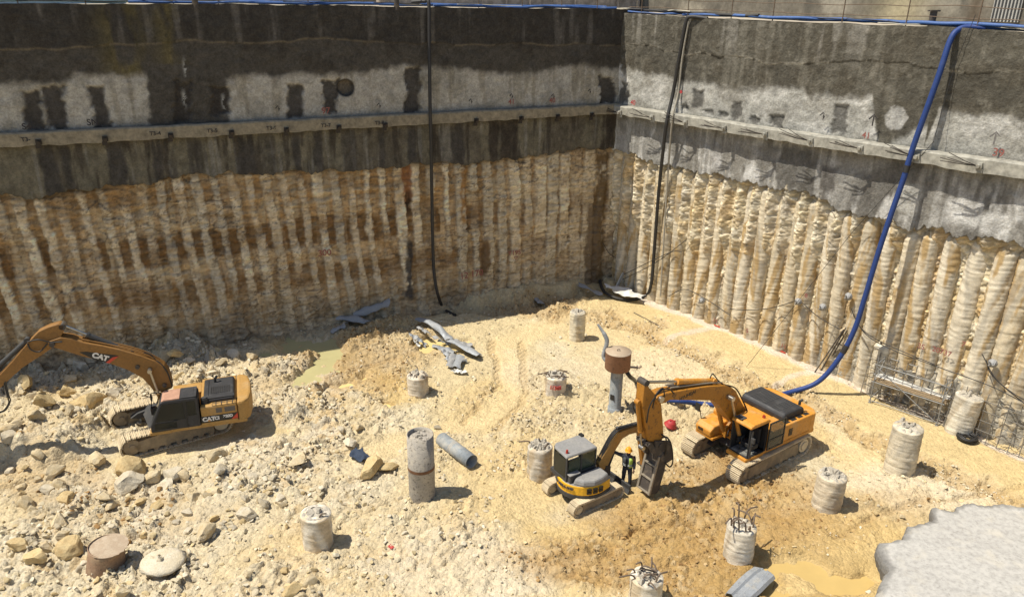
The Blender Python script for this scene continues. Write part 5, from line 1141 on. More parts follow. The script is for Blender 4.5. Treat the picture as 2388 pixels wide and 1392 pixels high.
shell((1058, 868), (1085, 872), .34, .8, 'lowest little white curl of scrap sheet', M_sheetw, SG, 8, .06)
shell((990, 775), (1024, 783), .34, .9, 'crumpled whitish scrap under the longest half tube', M_sheetw, SG, 9, .1)
shell((1032, 822), (1048, 834), .3, 1.2, 'bluish bent scrap between trough and curl', M_sheet, SG, 10, .08)
for k, (a, b_, w, cv, mt_) in enumerate((((1000, 768), (1036, 790), .30, 1.2, 1), ((1066, 806), (1100, 826), .28, .9, 1), ((1020, 800), (1052, 812), .26, 1.4, 0), ((968, 800), (978, 812), .22, .8, 2), ((1040, 840), (1052, 850), .25, 1.0, 0), ((1085, 818), (1122, 836), .3, 1.7, 0), ((1004, 790), (1030, 798), .22, 1.0, 1), ((1070, 850), (1090, 846), .22, .7, 0), ((978, 770), (1000, 784), .24, 1.3, 1))):
    shell(a, b_, w, cv, 'short torn strip of grey sheet in the metal scrap heap', (M_sheet, M_sheetd, M_sheetw)[mt_], 'torn strips in the metal scrap heap', 30 + k, .12)
SW = 'grey sheet shells against the shaded wall'
shell(pL(912, 722, .25), GG(826, 752), .75, 2.9, 'long grey half pipe sloping up against the shaded wall', M_sheetd, SW, 11, .35, roll=.25)
shell((858, 762), (792, 752), .70, 2.2, 'crumpled grey shell at the lower end of the long half pipe', M_sheetd, SW, 12, .2, bend=.1)
shell((812, 762), (780, 778), .5, 2.0, 'small grey shell end lying in the dirt left of the half pipe', M_sheetd, SW, 13, .12)
shell((1232, 688), (1266, 716), .55, 1.9, 'bluish curved sheet lying in the shaded ditch', M_sheet, 'sheets near the corner of the pit', 14, .15, roll=.3)
shell((1348, 668), (1402, 692), .35, 1.2, 'thin dark sheet strip sliding into the ditch at the corner', M_sheetd, 'sheets near the corner of the pit', 15, .12)
shell((1410, 682), (1470, 692), .6, .9, 'pale folded sheet under the corner of the pit', M_sheetw, 'sheets near the corner of the pit', 16, .40)
shell((1430, 692), (1498, 708), .85, .25, 'flat white board lying on top of the pale folded sheet', M_sheetw, 'sheets near the corner of the pit', 17, .40)
A = GG(1780, 1356); B = GG(1718, 1398); d = B - A; x = d / np.linalg.norm(d); y = np.cross(UP, x); y /= np.linalg.norm(y)
rib_ = empty('metal_scrap', A, math.atan2(x[1], x[0]), 'ribbed grey metal sheet at the bottom edge beside the yellow puddle', 'scrap'); rib_.location.z += .22; rib_.rotation_euler = (.12, -.06, math.atan2(x[1], x[0]))
b = MB(); V = []; prof = [(-.42, .02), (-.36, .12), (-.16, .16), (-.10, .10), (.10, .10), (.16, .16), (.36, .12), (.42, .02)]
for xx, w_ in ((-.05, .55), (.02, .95), (.5, 1.0), (1.0, 1.02), (1.5, .95), (1.9, .8)):
    V += [(xx + .10 * q[0] * q[0], q[0] * w_, q[1] + .10 + .03 * math.sin(xx * 3)) for q in prof]
b.add(V, [(i * 8 + j, i * 8 + j + 1, (i + 1) * 8 + j + 1, (i + 1) * 8 + j) for i in range(5) for j in range(7)]); o = b.build('sheet', M_sheet, rib_); o.modifiers.new('s', 'SOLIDIFY').thickness = .02
b = MB()
for k in range(9): b.box((.25 + .085 * k, 0, .215), (.03, .20, .03))
b.build('rib', M_sheetd, rib_)
b = MB(); A = GG(1437, 672); b.box((0, 0, .55), (.30, .05, 1.2), top=(.8, 1)); o = b.build('timber_plank', M_sheetw); o.location = Vector(A); o.rotation_euler = (.2, .35, .8); tag(o, 'short pale plank leaning in the corner of the two walls', 'plank')

# rusty open drum, lower left
M_rd = mat_paint('scorched rusty drum', (.30, .19, .115), .5, .85, (.43, .32, .20), 2.2, .1, chips=.35)
g = GG(245, 1318); drum = empty('rusty_drum', (g[0], g[1], g[2] - .15), .3, 'crushed rusty drum with a bent lid in the lower left rubble', 'drum'); drum.rotation_euler = (.06, .20, .3); drum.scale = (.9, .9, .88)
b = MB(); n = 40; V = []
for k, (r, z) in enumerate(((.66, 0), (.645, .25), (.60, .6), (.575, .9), (.59, 1.12), (.57, 1.12), (.55, .8), (.5, .3))):
    for j in range(n):
        a = 2 * math.pi * j / n; w = 1 + .05 * math.sin(2 * a + k * .3) + .02 * math.sin(5 * a + k); V.append((r * w * math.cos(a), r * w * math.sin(a), z + .05 * math.sin(a + .5) * (k > 2)))
b.add(V, [(i * n + j, i * n + (j + 1) % n, (i + 1) * n + (j + 1) % n, (i + 1) * n + j) for i in range(7) for j in range(n)], True); b.build('shell', M_rd, drum)
V = [(0, 0, 1.17)] + [(.66 * math.cos(2 * math.pi * j / n) * (1 + .06 * math.sin(3 * j)) + .06, .62 * math.sin(2 * math.pi * j / n), 1.13 + .10 * math.cos(2 * math.pi * j / n - .3)) for j in range(n)]
me = bpy.data.meshes.new('lid'); me.from_pydata(V, [], [(0, 1 + j, 1 + (j + 1) % n) for j in range(n)]); o = link('lid', me, M_rustlid, drum); o.modifiers.new('s', 'SOLIDIFY').thickness = .025

# ---------------------------------------------------------------- hoses and cables hanging down the walls
M_blue = mat_paint('blue layflat hose', (.013, .042, .18), .10, .5, (.30, .32, .36), 2.0)
M_bhose = mat_plain('black rubber pipe', (.028, .026, .024), .6, var=.4); M_lhose = mat_plain('pale dusty pipe', (.34, .31, .25), .8)
def hose(pts, r, mt, label, name='hose', cat_='hose', group=None, n=10, k=8):
    b = MB(); b.tube(spline(pts, k), r, n); o = b.build(name, mt); tag(o, label, cat_, group); return o
tR_, zR_ = WR(2240, 64, .4)
gA = GG(1838, 922); wtop = pR(2205, 112, 1.0); 
vn = np.cross(gA - pR(2130, 342, 1.35), UP); vn /= np.linalg.norm(vn); va = pR(2130, 342, 1.35)
def pV(x, y): return onplane(x, y, va, vn)
pts = [pR(2300, 66, .2), pR(2262, 64, .35), pR(2236, 70, .6), pR(2216, 95, .9), pR(2188, 180, 1.15), va, pV(2106, 420), pV(2078, 500), pV(2048, 590), pV(2018, 690), pV(1992, 770), pV(1955, 838), pV(1905, 892), gA + UP * .16]
pts += [GG(1790, 934, .12), GG(1730, 948, .12), GG(1680, 950, .12), GG(1630, 946, .12), GG(1585, 940, .12), GG(1545, 936, .12), GG(1515, 925, .12)]
bh = hose(pts, .118, M_blue, 'long blue hose hanging from the wall top and curving across the floor', 'blue_hose', n=14)
sp_ = spline(pts, 8)
for k in (44, 84, 112):
    b = MB(); b.tube(sp_[k:k + 3], .135, 14); b.build('coupling', M_bhose, bh)
b = MB(); q = pR(2205, 112, 1.12); b.add([q, q + eR * -.35 - UP * .35, q - UP * .75], [(0, 1, 2)]); 
pts = [pR(1650, 44, .5), pR(1612, 40, .75), pR(1600, 52, .85), pR(1585, 130, .85), pR(1570, 215, .85), pR(1556, 278, 1.24), pR(1550, 320, 1.24), pR(1536, 450, .9), pR(1526, 580, .65), pR(1518, 665, .60), GG(1502, 696, .15), GG(1455, 703, .12), GG(1412, 690, .2), GG(1398, 672, .5), GG(1402, 662, .35)]
hose(pts, .10, M_bhose, 'black pipe running down the sunlit wall and curling onto the floor', 'black_pipe')
pts = [pR(1606, 50, .8), pR(1592, 130, .8), pR(1582, 215, .8), pR(1568, 280, 1.22), pR(1558, 400, .8), pR(1548, 560, .65), pR(1540, 690, .6)]
hose(pts, .05, M_lhose, 'thin pale pipe hanging just right of the black pipe', 'pale_pipe')
pts = [pL(960, 6, -.4), pL(990, 4, .0), pL(1000, 10, .3), pL(1001, 100, .45), pL(1003, 250, .66), pL(1005, 320, .6), pL(1007, 450, .35), pL(1010, 590, .3), pL(1014, 650, .45), pL(1022, 690, .55), GG(1034, 722, .1), GG(1048, 732, .1), GG(1062, 738, .08)]
hose(pts, .095, M_bhose, 'black pipe running down the shaded wall beside the rust stain', 'black_pipe')
wires = [([pR(1455, 640, .8), pR(1560, 590, .7), pR(1590, 588, .55)], 'taut dark cable slanting across the piles near the corner'), ([pR(1452, 652, .8), pR(1530, 612, .7), pR(1600, 560, .6)], 'second taut cable just under the slanting one'),
         ([pR(1560, 690, .7), pR(1598, 675, .8), pR(1650, 700, .75), pR(1702, 735, .7)], 'sagging cable looping over the pile feet near the corner'),
         ([pR(1702, 720, .7), pR(1740, 723, .75), pR(1800, 718, .7), pR(1860, 700, .7)], 'thin sagging wire between two grout plugs on the piles'), ([pR(1870, 705, .7), pR(1910, 740, .75), pR(1960, 768, .7)], 'thin wire dropping from the second grout plug'),
         ([pR(1990, 735, .7), pR(2020, 780, .9), pR(2080, 815, .95), pR(2200, 860, .9), pR(2310, 900, .9), pR(2400, 945, .9)], 'dark cable drooping along the top of the wire mesh'),
         ([pR(1985, 720, .75), pR(2008, 765, .9), pR(2060, 800, .9), pR(2180, 850, .95)], 'second cable drooping beside the blue hose'),
         ([pR(2290, 825, .7), pR(2320, 880, .9), pR(2360, 915, .9), pR(2395, 935, .9)], 'cable bundle falling from a grout plug above the mesh'), ([pR(2300, 840, .7), pR(2310, 870, .75), pR(2345, 905, .8), pR(2395, 945, .85)], 'looped cable hanging beside the cable bundle'),
         ([pL(1405, 565, .3), pL(1420, 590, .4), pL(1436, 602, .5)], 'short dark cable hooked into the wall corner'), ([pR(2275, 35, .7), pR(2222, 170, .8), pR(2180, 320, 1.2)], 'thin grey wire hanging right of the blue hose'),
         ([pR(2178, 330, 1.2), pR(1985, 545, .8)], 'thin slack wire slanting down behind the blue hose'), ([pR(1985, 545, .8), GG(1740, 858, .05)], 'thin guy wire reaching down to the yellow floor')]
for k, (p, lb) in enumerate(wires): hose(p, .022 if k < 10 else .012, M_bhose, lb, 'cable', 'cable', 'cables strung along the walls', 5, 6)
for k, (x, y, lb) in enumerate(((1640, 700, 'small blue grey grout plug on the pile nearest the corner'), (1865, 702, 'pale grout plug with two wires at mid wall'), (1922, 715, 'dark grout plug below the scaffold rods'), (1982, 690, 'grey grout plug right beside the blue hose'), (2318, 845, 'coiled wire plug above the mesh'))):
    b = MB(); p = pR(x, y, .55); b.lathe([(.02, 0), (.16, .03), (.2, .12), (.12, .25), (.02, .3)], 10); 
    for j in range(3): b.tube(spline([(0, 0, .25), (.12 * math.cos(2 * j), .12 * math.sin(2 * j), .34), (.2 * math.cos(2 * j + 1), .2 * math.sin(2 * j + 1), .1)], 5), .018, 5)
    o = b.build('grout_plug', M_sheetd); o.location = Vector(p); o.rotation_euler = (math.radians(90), 0, math.atan2(nR[1], nR[0]) + math.pi / 2); tag(o, lb, 'plug', 'grout plugs on the sunlit wall')
for k, (a, c_) in enumerate((((1900, 868), (1968, 768)), ((1914, 864), (1972, 765)), ((1922, 862), (1976, 770)))):
    p0 = GG(*a); b = MB(); b.tube([p0, pR(c_[0], c_[1], .55)], .035, 6); o = b.build('scaffold_rod', M_dirtsteel); tag(o, 'loose rod leaning on the piles left of the blue hose', 'rod', 'loose rods leaning together on the piles')
g = GG(1975, 880); b = MB(); b.lathe([(.10, -.1), (.10, .62), (.085, .62), (.085, .3)], 16); o = b.build('pipe_stub', M_sheetw); o.location = Vector(g); o.rotation_euler = (0, .12, 0); tag(o, 'short white pipe stub at the foot of the piles', 'pipe')
b = MB(); p0 = GG(1478, 730, .03); p1 = GG(1536, 760, .03); b.tube([p0, p1], .025, 6); tag(b.build('loose_rod', M_dirtsteel), 'thin rod lying on the yellow strip near the pit corner', 'rod')

# ---------------------------------------------------------------- scaffold with planks
M_scaf = mat_paint('galvanised scaffold tube', (.27, .27, .26), .25, .5, (.42, .38, .30), 4, .4)
M_plank = mat_plain('weathered scaffold plank', (.30, .22, .13), .9, var=.4, scale=12)
s0, s1 = GG(2028, 938), GG(2184, 992); ex = s1 - s0; ex[2] = 0; Ls = np.linalg.norm(ex); ex /= Ls; ey = np.array([-ex[1], ex[0], 0]); ey = ey if np.dot(ey, nR) < 0 else -ey
sc = empty('scaffold', s0, math.atan2(ex[1], ex[0]), 'low tube scaffold with planks standing in front of the wire mesh', 'scaffold')
sg = 1 if np.dot(np.cross(UP, ex), ey) > 0 else -1; Wd = 1.15 * sg; Hs = 2.35
for x in (0, Ls):
    for y in (0, Wd):
        b = MB(); b.cyl((x, y, -.1), (x, y, Hs), .028, n=8); b.cyl((x, y, -.02), (x, y, .03), .08, n=8); b.build('standard', M_scaf, sc)
    b = MB()
    for z in (.25, 1.05, 1.55, 2.05): b.cyl((x, 0, z), (x, Wd, z), .024, n=7)
    b.cyl((x, 0, 1.05), (x, Wd, 2.05), .02, n=6); b.build('end_frame', M_scaf, sc)
for y in (0, Wd):
    for z in (1.1, 1.5, 2.0, .12): b = MB(); b.cyl((-.1, y, z), (Ls + .1, y, z), .024, n=7); b.build('ledger', M_scaf, sc)
b = MB(); b.cyl((0, -.03 * sg, 1.9), (Ls, -.03 * sg, .1), .022, n=6); b.cyl((.1, Wd + .03 * sg, .2), (Ls - .1, Wd + .03 * sg, 1.9), .02, n=6); b.build('brace', M_scaf, sc)
for k in range(4): b = MB(); y = (.14 + .25 * k) * sg; b.box((Ls / 2, y, 1.15 + .004 * k), (Ls + .3, .2, .045)); b.build('plank', M_plank if k < 2 else M_sheetw, sc, .006)

# wire mesh sheets leaning along the foot of the sunlit wall
M_wire = mat_plain('mesh wire', (.20, .185, .16), .7, .3, .3)
mesh_ = empty('wire_mesh', ptR(15.2, 0, .9), 0, 'tall square wire mesh standing along the foot of the sunlit wall', 'mesh')
mo = np.array(mesh_.location)
t0, t1 = WR(2016, 880, .95)[0], 31.0
for k, (a, c_) in enumerate(((t0, t0 + 4.1), (t0 + 4.0, t0 + 8.2), (t0 + 8.1, t1))):
    b = MB(); hgt = 2.35 - .1 * k
    for t in np.arange(a, c_, .44): b.cyl(ptR(t, .0, 1.05 + .02 * k) - mo, ptR(t, hgt, .72 + .02 * k) - mo, .018, n=5, caps=False)
    for z in np.arange(.15, hgt, .44): b.cyl(ptR(a, z, 1.05 + .02 * k - .14 * z + .02) - mo, ptR(c_ - .1, z, 1.05 + .02 * k - .14 * z + .02) - mo, .018, n=5, caps=False)
    b.build('mesh_sheet', M_wire, mesh_)
# ---------------------------------------------------------------- broken grey concrete slab, lower right
out = [(2388, 1178), (2340, 1166), (2300, 1172), (2262, 1170), (2215, 1184), (2180, 1188), (2172, 1206), (2140, 1224), (2118, 1238), (2100, 1256), (2070, 1258), (2054, 1266), (2058, 1290), (2062, 1318), (2070, 1330), (2056, 1348), (2046, 1376), (2036, 1402), (2025, 1450), (2120, 1520), (2500, 1560), (2620, 1400), (2600, 1200), (2480, 1172)]
zt = .75; P = [G(x, y, zt) for x, y in out]; n0 = len(P); rg = random.Random(3); ring = []
for i in range(n0):
    a, b_ = P[i], P[(i + 1) % n0]; m_ = max(1, int(np.linalg.norm(b_ - a) / .07))
    for k in range(m_): q = a + (b_ - a) * k / m_; jj = (fbm(np.array([q[0] * 1.6]), np.array([q[1] * 1.6]), 5, 12, .62)[0] - .5) * .75; ww = q - G(2330, 1330, zt); ww = ww / np.linalg.norm(ww); ring.append(q + ww * jj)
ring = np.array(ring); n = len(ring); cen = G(2330, 1330, zt)
V = []; C_ = []
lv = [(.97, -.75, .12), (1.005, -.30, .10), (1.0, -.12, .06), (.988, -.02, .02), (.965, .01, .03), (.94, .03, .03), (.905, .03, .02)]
for k, (s, dz, j) in enumerate(lv):
    for i in range(n):
        q = cen + (ring[i] - cen) * s; nn = fbm(np.array([q[0] * 1.5]), np.array([q[1] * 1.5 + k * .3]), 4, 77)[0] - .5
        V.append((q[0] + nn * j, q[1] + nn * j, zt + dz + nn * (.10 if k < 6 else .0) * (k > 1)))
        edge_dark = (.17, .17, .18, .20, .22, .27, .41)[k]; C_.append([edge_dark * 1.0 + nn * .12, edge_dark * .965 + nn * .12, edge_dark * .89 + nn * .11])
F4 = []
for k in range(len(lv) - 1):
    for i in range(n): F4.append((k * n + i, k * n + (i + 1) % n, (k + 1) * n + (i + 1) % n, (k + 1) * n + i))
F3 = [tuple((len(lv) - 1) * n + i for i in range(n))]
me = bpy.data.meshes.new('concrete_slab'); me.from_pydata(V, [], F4 + F3); me.polygons.foreach_set('use_smooth', np.zeros(len(F4) + len(F3), dtype=bool)); me.update()
at = me.color_attributes.new('Col', 'FLOAT_COLOR', 'POINT'); at.data.foreach_set('color', np.concatenate([np.array(C_), np.ones((len(C_), 1))], 1).astype(np.float32).ravel())
mt, nt, bs = nodes('pitted slab concrete'); vv = coords(nt); n1 = noise(nt, vv, 5, 6, .7); n2 = noise(nt, vv, 30, 5, .75); n3 = noise(nt, vv, 1.2, 4, .6)
at_ = N(nt, 'ShaderNodeAttribute', attribute_name='Col'); c = mixn(nt, 1, at_.outputs['Color'], ramp(nt, n1, [(.34, .74), (.58, 1.04)]), 'MULTIPLY'); c = mixn(nt, 1, c, ramp(nt, n2, [(.30, .45), (.40, 1.0), (.8, 1.04)]), 'MULTIPLY'); c = mixn(nt, ramp(nt, n3, [(.55, 0.0), (.7, .5)]), c, (.5, .46, .38))
nt.links.new(c, bs.inputs['Base Color']); bs.inputs['Roughness'].default_value = .95; n4 = noise(nt, vv, 8, 3, .6); nt.links.new(mixn(nt, ramp(nt, n4, [(.62, 0.0), (.70, .55)]), c, (.22, .21, .19)), bs.inputs['Base Color']); bump(nt, bs, n2, .15, .01)
tag(link('concrete_slab', me, mt), 'broken grey concrete slab with ragged edge in the lower right corner', 'slab')

# ---------------------------------------------------------------- small things
g = GG(2254, 1026); b = MB()
for k in range(6):
    r = .22 + .085 * (k % 3); z = .06 + .07 * (k // 2); b.tube([(r * math.cos(a), r * math.sin(a), z + .02 * math.sin(3 * a + k)) for a in np.linspace(0, 2 * math.pi, 26)], .045, 7)
b.tube(spline([(.36, 0, .2), (.55, .15, .3), (.6, .3, .15), (.45, .4, .05)], 6), .03, 6)
o = b.build('hose_coil', M_black); o.location = Vector(g); tag(o, 'coil of black hose lying at the foot of the widest pile stump', 'hose coil')
g = GG(1563, 992); b = MB(); b.lathe([(.20, 0), (.30, .0), (.315, .02), (.26, .05), (.24, .16), (.17, .26), (.07, .31), (.01, .315)], 22); b.box((0, 0, .3), (.34, .05, .03)); o = b.build('red_helmet', mat_plain('faded red plastic', (.36, .03, .03), .6, var=.2)); o.location = Vector(g); o.rotation_euler = (.25, .2, .4); o.scale = (.95,) * 3; tag(o, 'red round helmet lying on the clods behind the orange boom', 'helmet')
def rag(px, py, s, mt, label, seed):
    g = GG(px, py); n = 14; V = []; A_ = np.linspace(-.5, .5, n)
    for i in range(n):
        for j in range(n):
            f = fbm(np.array([A_[i] * 4 + seed]), np.array([A_[j] * 4]), 3, seed)[0]; V.append((A_[i] * s * 1.5, A_[j] * s * (.7 + .5 * f), .05 + .7 * s * max(0, f - .3)))
    me = bpy.data.meshes.new('rag'); me.from_pydata(V, [], [(i * n + j, (i + 1) * n + j, (i + 1) * n + j + 1, i * n + j + 1) for i in range(n - 1) for j in range(n - 1)]); me.polygons.foreach_set('use_smooth', np.ones(len(me.polygons), dtype=bool))
    o = link('rag', me, mt); o.location = Vector(g); o.rotation_euler = (0, 0, -.7); o.modifiers.new('s', 'SOLIDIFY').thickness = .02; tag(o, label, 'rag')
rag(840, 1068, .6, mat_plain('dark blue cloth', (.03, .045, .075), .9), 'crumpled dark blue cloth on the rubble left of the casing', 5)
rag(912, 1278, .15, mat_plain('red plastic scrap', (.4, .05, .04), .7), 'tiny scrap of red plastic on the bare ground', 6)
rag(1590, 672, .3, M_redl, 'little red cloth at the foot of the corner piles', 8)
rag(945, 752, .5, M_black, 'black crumpled sheeting at the foot of the shaded wall', 9)
for k, (x, y) in enumerate(((1672, 762), (1824, 822), (2362, 1020))):
    p = GG(x, y, .02); b = MB(); b.box((0, 0, .03), (.42, .07, .05)); o = b.build('red_marker', M_redl, None, .01); o.location = Vector(p); o.rotation_euler = (0, 0, math.atan2(eR[1], eR[0])); tag(o, ('red painted marker at the foot of the pile row near the corner', 'red painted marker left of the loose rods', 'red painted marker under the wire mesh at the photo edge')[k], 'marker', 'red markers at the pile feet')
for x, y, tx in ((1668, 748, '11'), (1742, 772, '5'), (1827, 808, '11'), (2148, 808, '35'), (2196, 820, '20737'), (2247, 803, '7'), (1880, 690, '8')): markR(tx, x, y, .34, M_faint, .56)

# ---------------------------------------------------------------- the worker
M_cloth = mat_plain('dark navy work clothes', (.030, .034, .045), .9, var=.35, scale=14); M_skin = mat_plain('skin', (.20, .11, .07), .6, var=.1)
M_vest = mat_plain('lime safety vest', (.42, .58, .10), .8, var=.2, scale=12); M_vestd = mat_plain('dark vest panel', (.05, .055, .06), .85); M_refl = mat_plain('grey reflective tape', (.42, .44, .42), .4)
M_helm = mat_plain('orange yellow helmet', (.80, .33, .02), .35, var=.08); M_boot = mat_plain('black boots', (.02, .018, .016), .7)
def skin(name, pts, edges, rad, mt, parent, root=0, lev=2):
    me = bpy.data.meshes.new(name); me.from_pydata(pts, edges, []); o = link(name, me, mt, parent)
    o.modifiers.new('skin', 'SKIN'); 
    sv = me.skin_vertices[0].data if me.skin_vertices else None
    if sv is None:
        bpy.context.view_layer.objects.active = o; bpy.ops.mesh.customdata_skin_add(); sv = me.skin_vertices[0].data
    for i, q in enumerate(rad): sv[i].radius = (q, q) if np.isscalar(q) else q; sv[i].use_root = (i == root)
    o.modifiers['skin'].use_smooth_shade = True
    s = o.modifiers.new('sub', 'SUBSURF'); s.levels = lev; s.render_levels = lev
    return o
wg = GG(1460, 1131)
W = empty('person', (wg[0], wg[1], wg[2] + .01), 0, 'worker in dark clothes, lime vest and yellow helmet with one arm raised, beside the breaker', 'person')
hd = math.radians(250)                                       # faces the camera, a little to the left
W.rotation_euler = (0, 0, hd)                                # local x forward, y to the person's left
B = {}; bp = []; br = []; be = []
def V_(nm, p, r, frm=None):
    B[nm] = len(bp); bp.append(p); br.append(r)
    if frm: be.append((B[frm], B[nm]))
V_('pelvis', (0, 0, .90), (.15, .11)); V_('waist', (.01, 0, 1.02), (.135, .10), 'pelvis'); V_('chest', (.02, 0, 1.22), (.165, .115), 'waist'); V_('neckb', (.02, 0, 1.38), (.10, .075), 'chest'); V_('neck', (.03, 0, 1.44), .055, 'neckb')
V_('jaw', (.05, 0, 1.50), (.066, .075), 'neck'); V_('face', (.045, 0, 1.57), (.077, .092), 'jaw'); V_('crown', (.03, 0, 1.65), (.075, .085), 'face')
for s, nm in ((1, 'l'), (-1, 'r')):
    V_('hip' + nm, (0, s * .10, .84), .09, 'pelvis'); V_('knee' + nm, (.03 * s, s * .13, .46), .062, 'hip' + nm); V_('ank' + nm, (-.01 + .04 * s, s * .15, .09), .045, 'knee' + nm); V_('toe' + nm, (.14 + .04 * s, s * .17, .04), .038, 'ank' + nm)
V_('shl', (.02, .185, 1.34), .068, 'neckb'); V_('ell', (.04, .27, 1.08), .05, 'shl'); V_('wrl', (.10, .27, .86), .033, 'ell'); V_('hnl', (.125, .265, .79), (.042, .022), 'wrl')
V_('shr', (.03, -.185, 1.36), .068, 'neckb'); V_('elr', (.10, -.40, 1.42), .05, 'shr'); V_('wrr', (.14, -.60, 1.53), .033, 'elr'); V_('hnr', (.15, -.67, 1.56), (.042, .022), 'wrr')
def fingers(h, w, dirv, side, k):
    hx = np.array(bp[B[h]]); d = np.array(dirv) / np.linalg.norm(dirv); sd = np.cross(d, [1.0, 0, 0]); sd /= np.linalg.norm(sd); pm = np.cross(d, sd)
    for i, (o, ln) in enumerate(((-.030, .072), (-.010, .082), (.010, .078), (.029, .060))):
        a = hx + d * .03 + sd * o; V_(f'{h}f{i}a', tuple(a + d * ln * .4), .0095, h); V_(f'{h}f{i}b', tuple(a + d * ln * .75 + pm * .012 * side), .0085, f'{h}f{i}a'); V_(f'{h}f{i}c', tuple(a + d * ln + pm * .028 * side), .007, f'{h}f{i}b')
    a = hx - d * .01 - sd * .045; V_(f'{h}ta', tuple(a), .011, h); V_(f'{h}tb', tuple(a + d * .035 - sd * .018 + pm * .01 * side), .009, f'{h}ta')
fingers('hnl', 'wrl', (.2, -.05, -1), 1, 1); fingers('hnr', 'wrr', (.08, -.9, .35), 1, 2)
skin('body', bp, be, br, M_skin, W, 0, 2)
# clothing over the same pose, a little fuller
cn = ['pelvis', 'waist', 'chest', 'neckb', 'hipl', 'kneel', 'ankl', 'hipr', 'kneer', 'ankr', 'shl', 'ell', 'wrl', 'shr', 'elr', 'wrr']
ci = {k: i for i, k in enumerate(cn)}; ce = [(ci[a], ci[b_]) for a, b_ in (('pelvis', 'waist'), ('waist', 'chest'), ('chest', 'neckb'), ('pelvis', 'hipl'), ('hipl', 'kneel'), ('kneel', 'ankl'), ('pelvis', 'hipr'), ('hipr', 'kneer'), ('kneer', 'ankr'), ('neckb', 'shl'), ('shl', 'ell'), ('ell', 'wrl'), ('neckb', 'shr'), ('shr', 'elr'), ('elr', 'wrr'))]
crd = [tuple(np.array(br[B[k]] if not np.isscalar(br[B[k]]) else (br[B[k]], br[B[k]])) * 1.1 + .018) for k in cn]
skin('work_clothes', [bp[B[k]] for k in cn], ce, crd, M_cloth, W, 0, 2)
b = MB()                                                     # vest: two fronts with lime, dark in the middle
def ringpts(z, rx, ry, cx, a0, a1, n=9): return [(cx + rx * math.cos(math.radians(a0 + (a1 - a0) * k / n)), ry * math.sin(math.radians(a0 + (a1 - a0) * k / n)), z) for k in range(n + 1)]
def sheet(rows):
    n = len(rows[0]); return [p for r_ in rows for p in r_], [(i * n + j, i * n + j + 1, (i + 1) * n + j + 1, (i + 1) * n + j) for i in range(len(rows) - 1) for j in range(n - 1)]
lv = ((.92, .175, .205, .0), (1.02, .165, .195, .01), (1.15, .18, .215, .02), (1.26, .185, .225, .02), (1.36, .14, .19, .02))
for a0, a1 in ((12, 168), (-12, -168)): b.add(*sheet([ringpts(z, rx, ry, cx, a0, a1) for z, rx, ry, cx in lv]), smooth=True)
vo = b.build('safety_vest', M_vestd, W); vo.modifiers.new('s', 'SOLIDIFY').thickness = .012
b = MB()
for a0, a1 in ((22, 64),): b.add(*sheet([ringpts(z, rx + .012, ry + .012, cx, a0, a1, 5) for z, rx, ry, cx in lv[:5]]), smooth=True)
o = b.build('lime_panel', M_vest, vo); o.modifiers.new('s', 'SOLIDIFY').thickness = .008
b = MB()
for z in (.98, 1.04): b.add(*sheet([ringpts(z, .188, .222, .008, 10, 350, 24), ringpts(z + .035, .188, .222, .008, 10, 350, 24)]), smooth=True)
o = b.build('reflective_band', M_refl, vo); o.modifiers.new('s', 'SOLIDIFY').thickness = .006
b = MB(); b.lathe([(.150, 1.615), (.152, 1.625), (.122, 1.635), (.120, 1.68), (.100, 1.735), (.055, 1.765), (.005, 1.772)], 24, c=(.035, 0, 0)); b.box((.15, 0, 1.622), (.10, .17, .014), top=(.7, .7)); b.box((.035, 0, 1.765), (.18, .03, .02)); b.build('helmet', M_helm, W)
b = MB()
for s in (1, -1):
    b.lathe([(.06, .0), (.062, .10), (.066, .17)], 12, c=(-.01 + .04 * s, s * .15, .0)); b.box((.08 + .04 * s, s * .162, .045), (.24, .10, .09), top=(.8, .8))
b.build('boots', M_boot, W, .015)
b = MB(); b.lathe([(.075, 1.42), (.088, 1.46), (.082, 1.51), (.07, 1.53)], 14, c=(.035, 0, 0)); b.build('scarf', M_cloth, W)
b = MB()
for s in (1, -1): b.lathe([(.003, -.012), (.011, -.006), (.012, .004), (.004, .012)], 8, c=(.126, s * .033, 1.575))
b.build('eyes', M_black, W)
b = MB(); b.box((.138, 0, 1.548), (.03, .026, .045), top=(.4, .5)); b.box((.128, 0, 1.508), (.014, .05, .010)); b.box((.05, .083, 1.56), (.04, .018, .06)); b.box((.05, -.083, 1.56), (.04, .018, .06)); b.build('nose_mouth_ears', M_skin, W, .005)

# ---------------------------------------------------------------- rock
def mat_rock(name, col, warm):
    mt, nt, bs = nodes(name); v = coords(nt); n = noise(nt, v, 2.2, 6, .7); n2 = noise(nt, v, 14, 4, .7)
    oi = nt.nodes.new('ShaderNodeObjectInfo'); c = mixn(nt, ramp(nt, n, [(.42, 0.0), (.66, .8)]), col, warm)
    c = mixn(nt, 1, c, ramp(nt, oi.outputs['Random'], [(0, .82), (1, 1.06)]), 'MULTIPLY'); c = mixn(nt, 1, c, ramp(nt, n2, [(.25, .75), (.7, 1.1)]), 'MULTIPLY')
    nt.links.new(c, bs.inputs['Base Color']); bs.inputs['Roughness'].default_value = .95; bs.inputs['Specular IOR Level'].default_value = .2; bump(nt, bs, n2, .7, .05); return mt
M_rockp = mat_rock('pale limestone block', (.60, .50, .33), (.50, .37, .19)); M_rocky = mat_rock('yellow limestone block', (.58, .45, .24), (.46, .31, .14)); M_rockg = mat_rock('grey white limestone block', (.62, .55, .42), (.54, .45, .30))
import bmesh
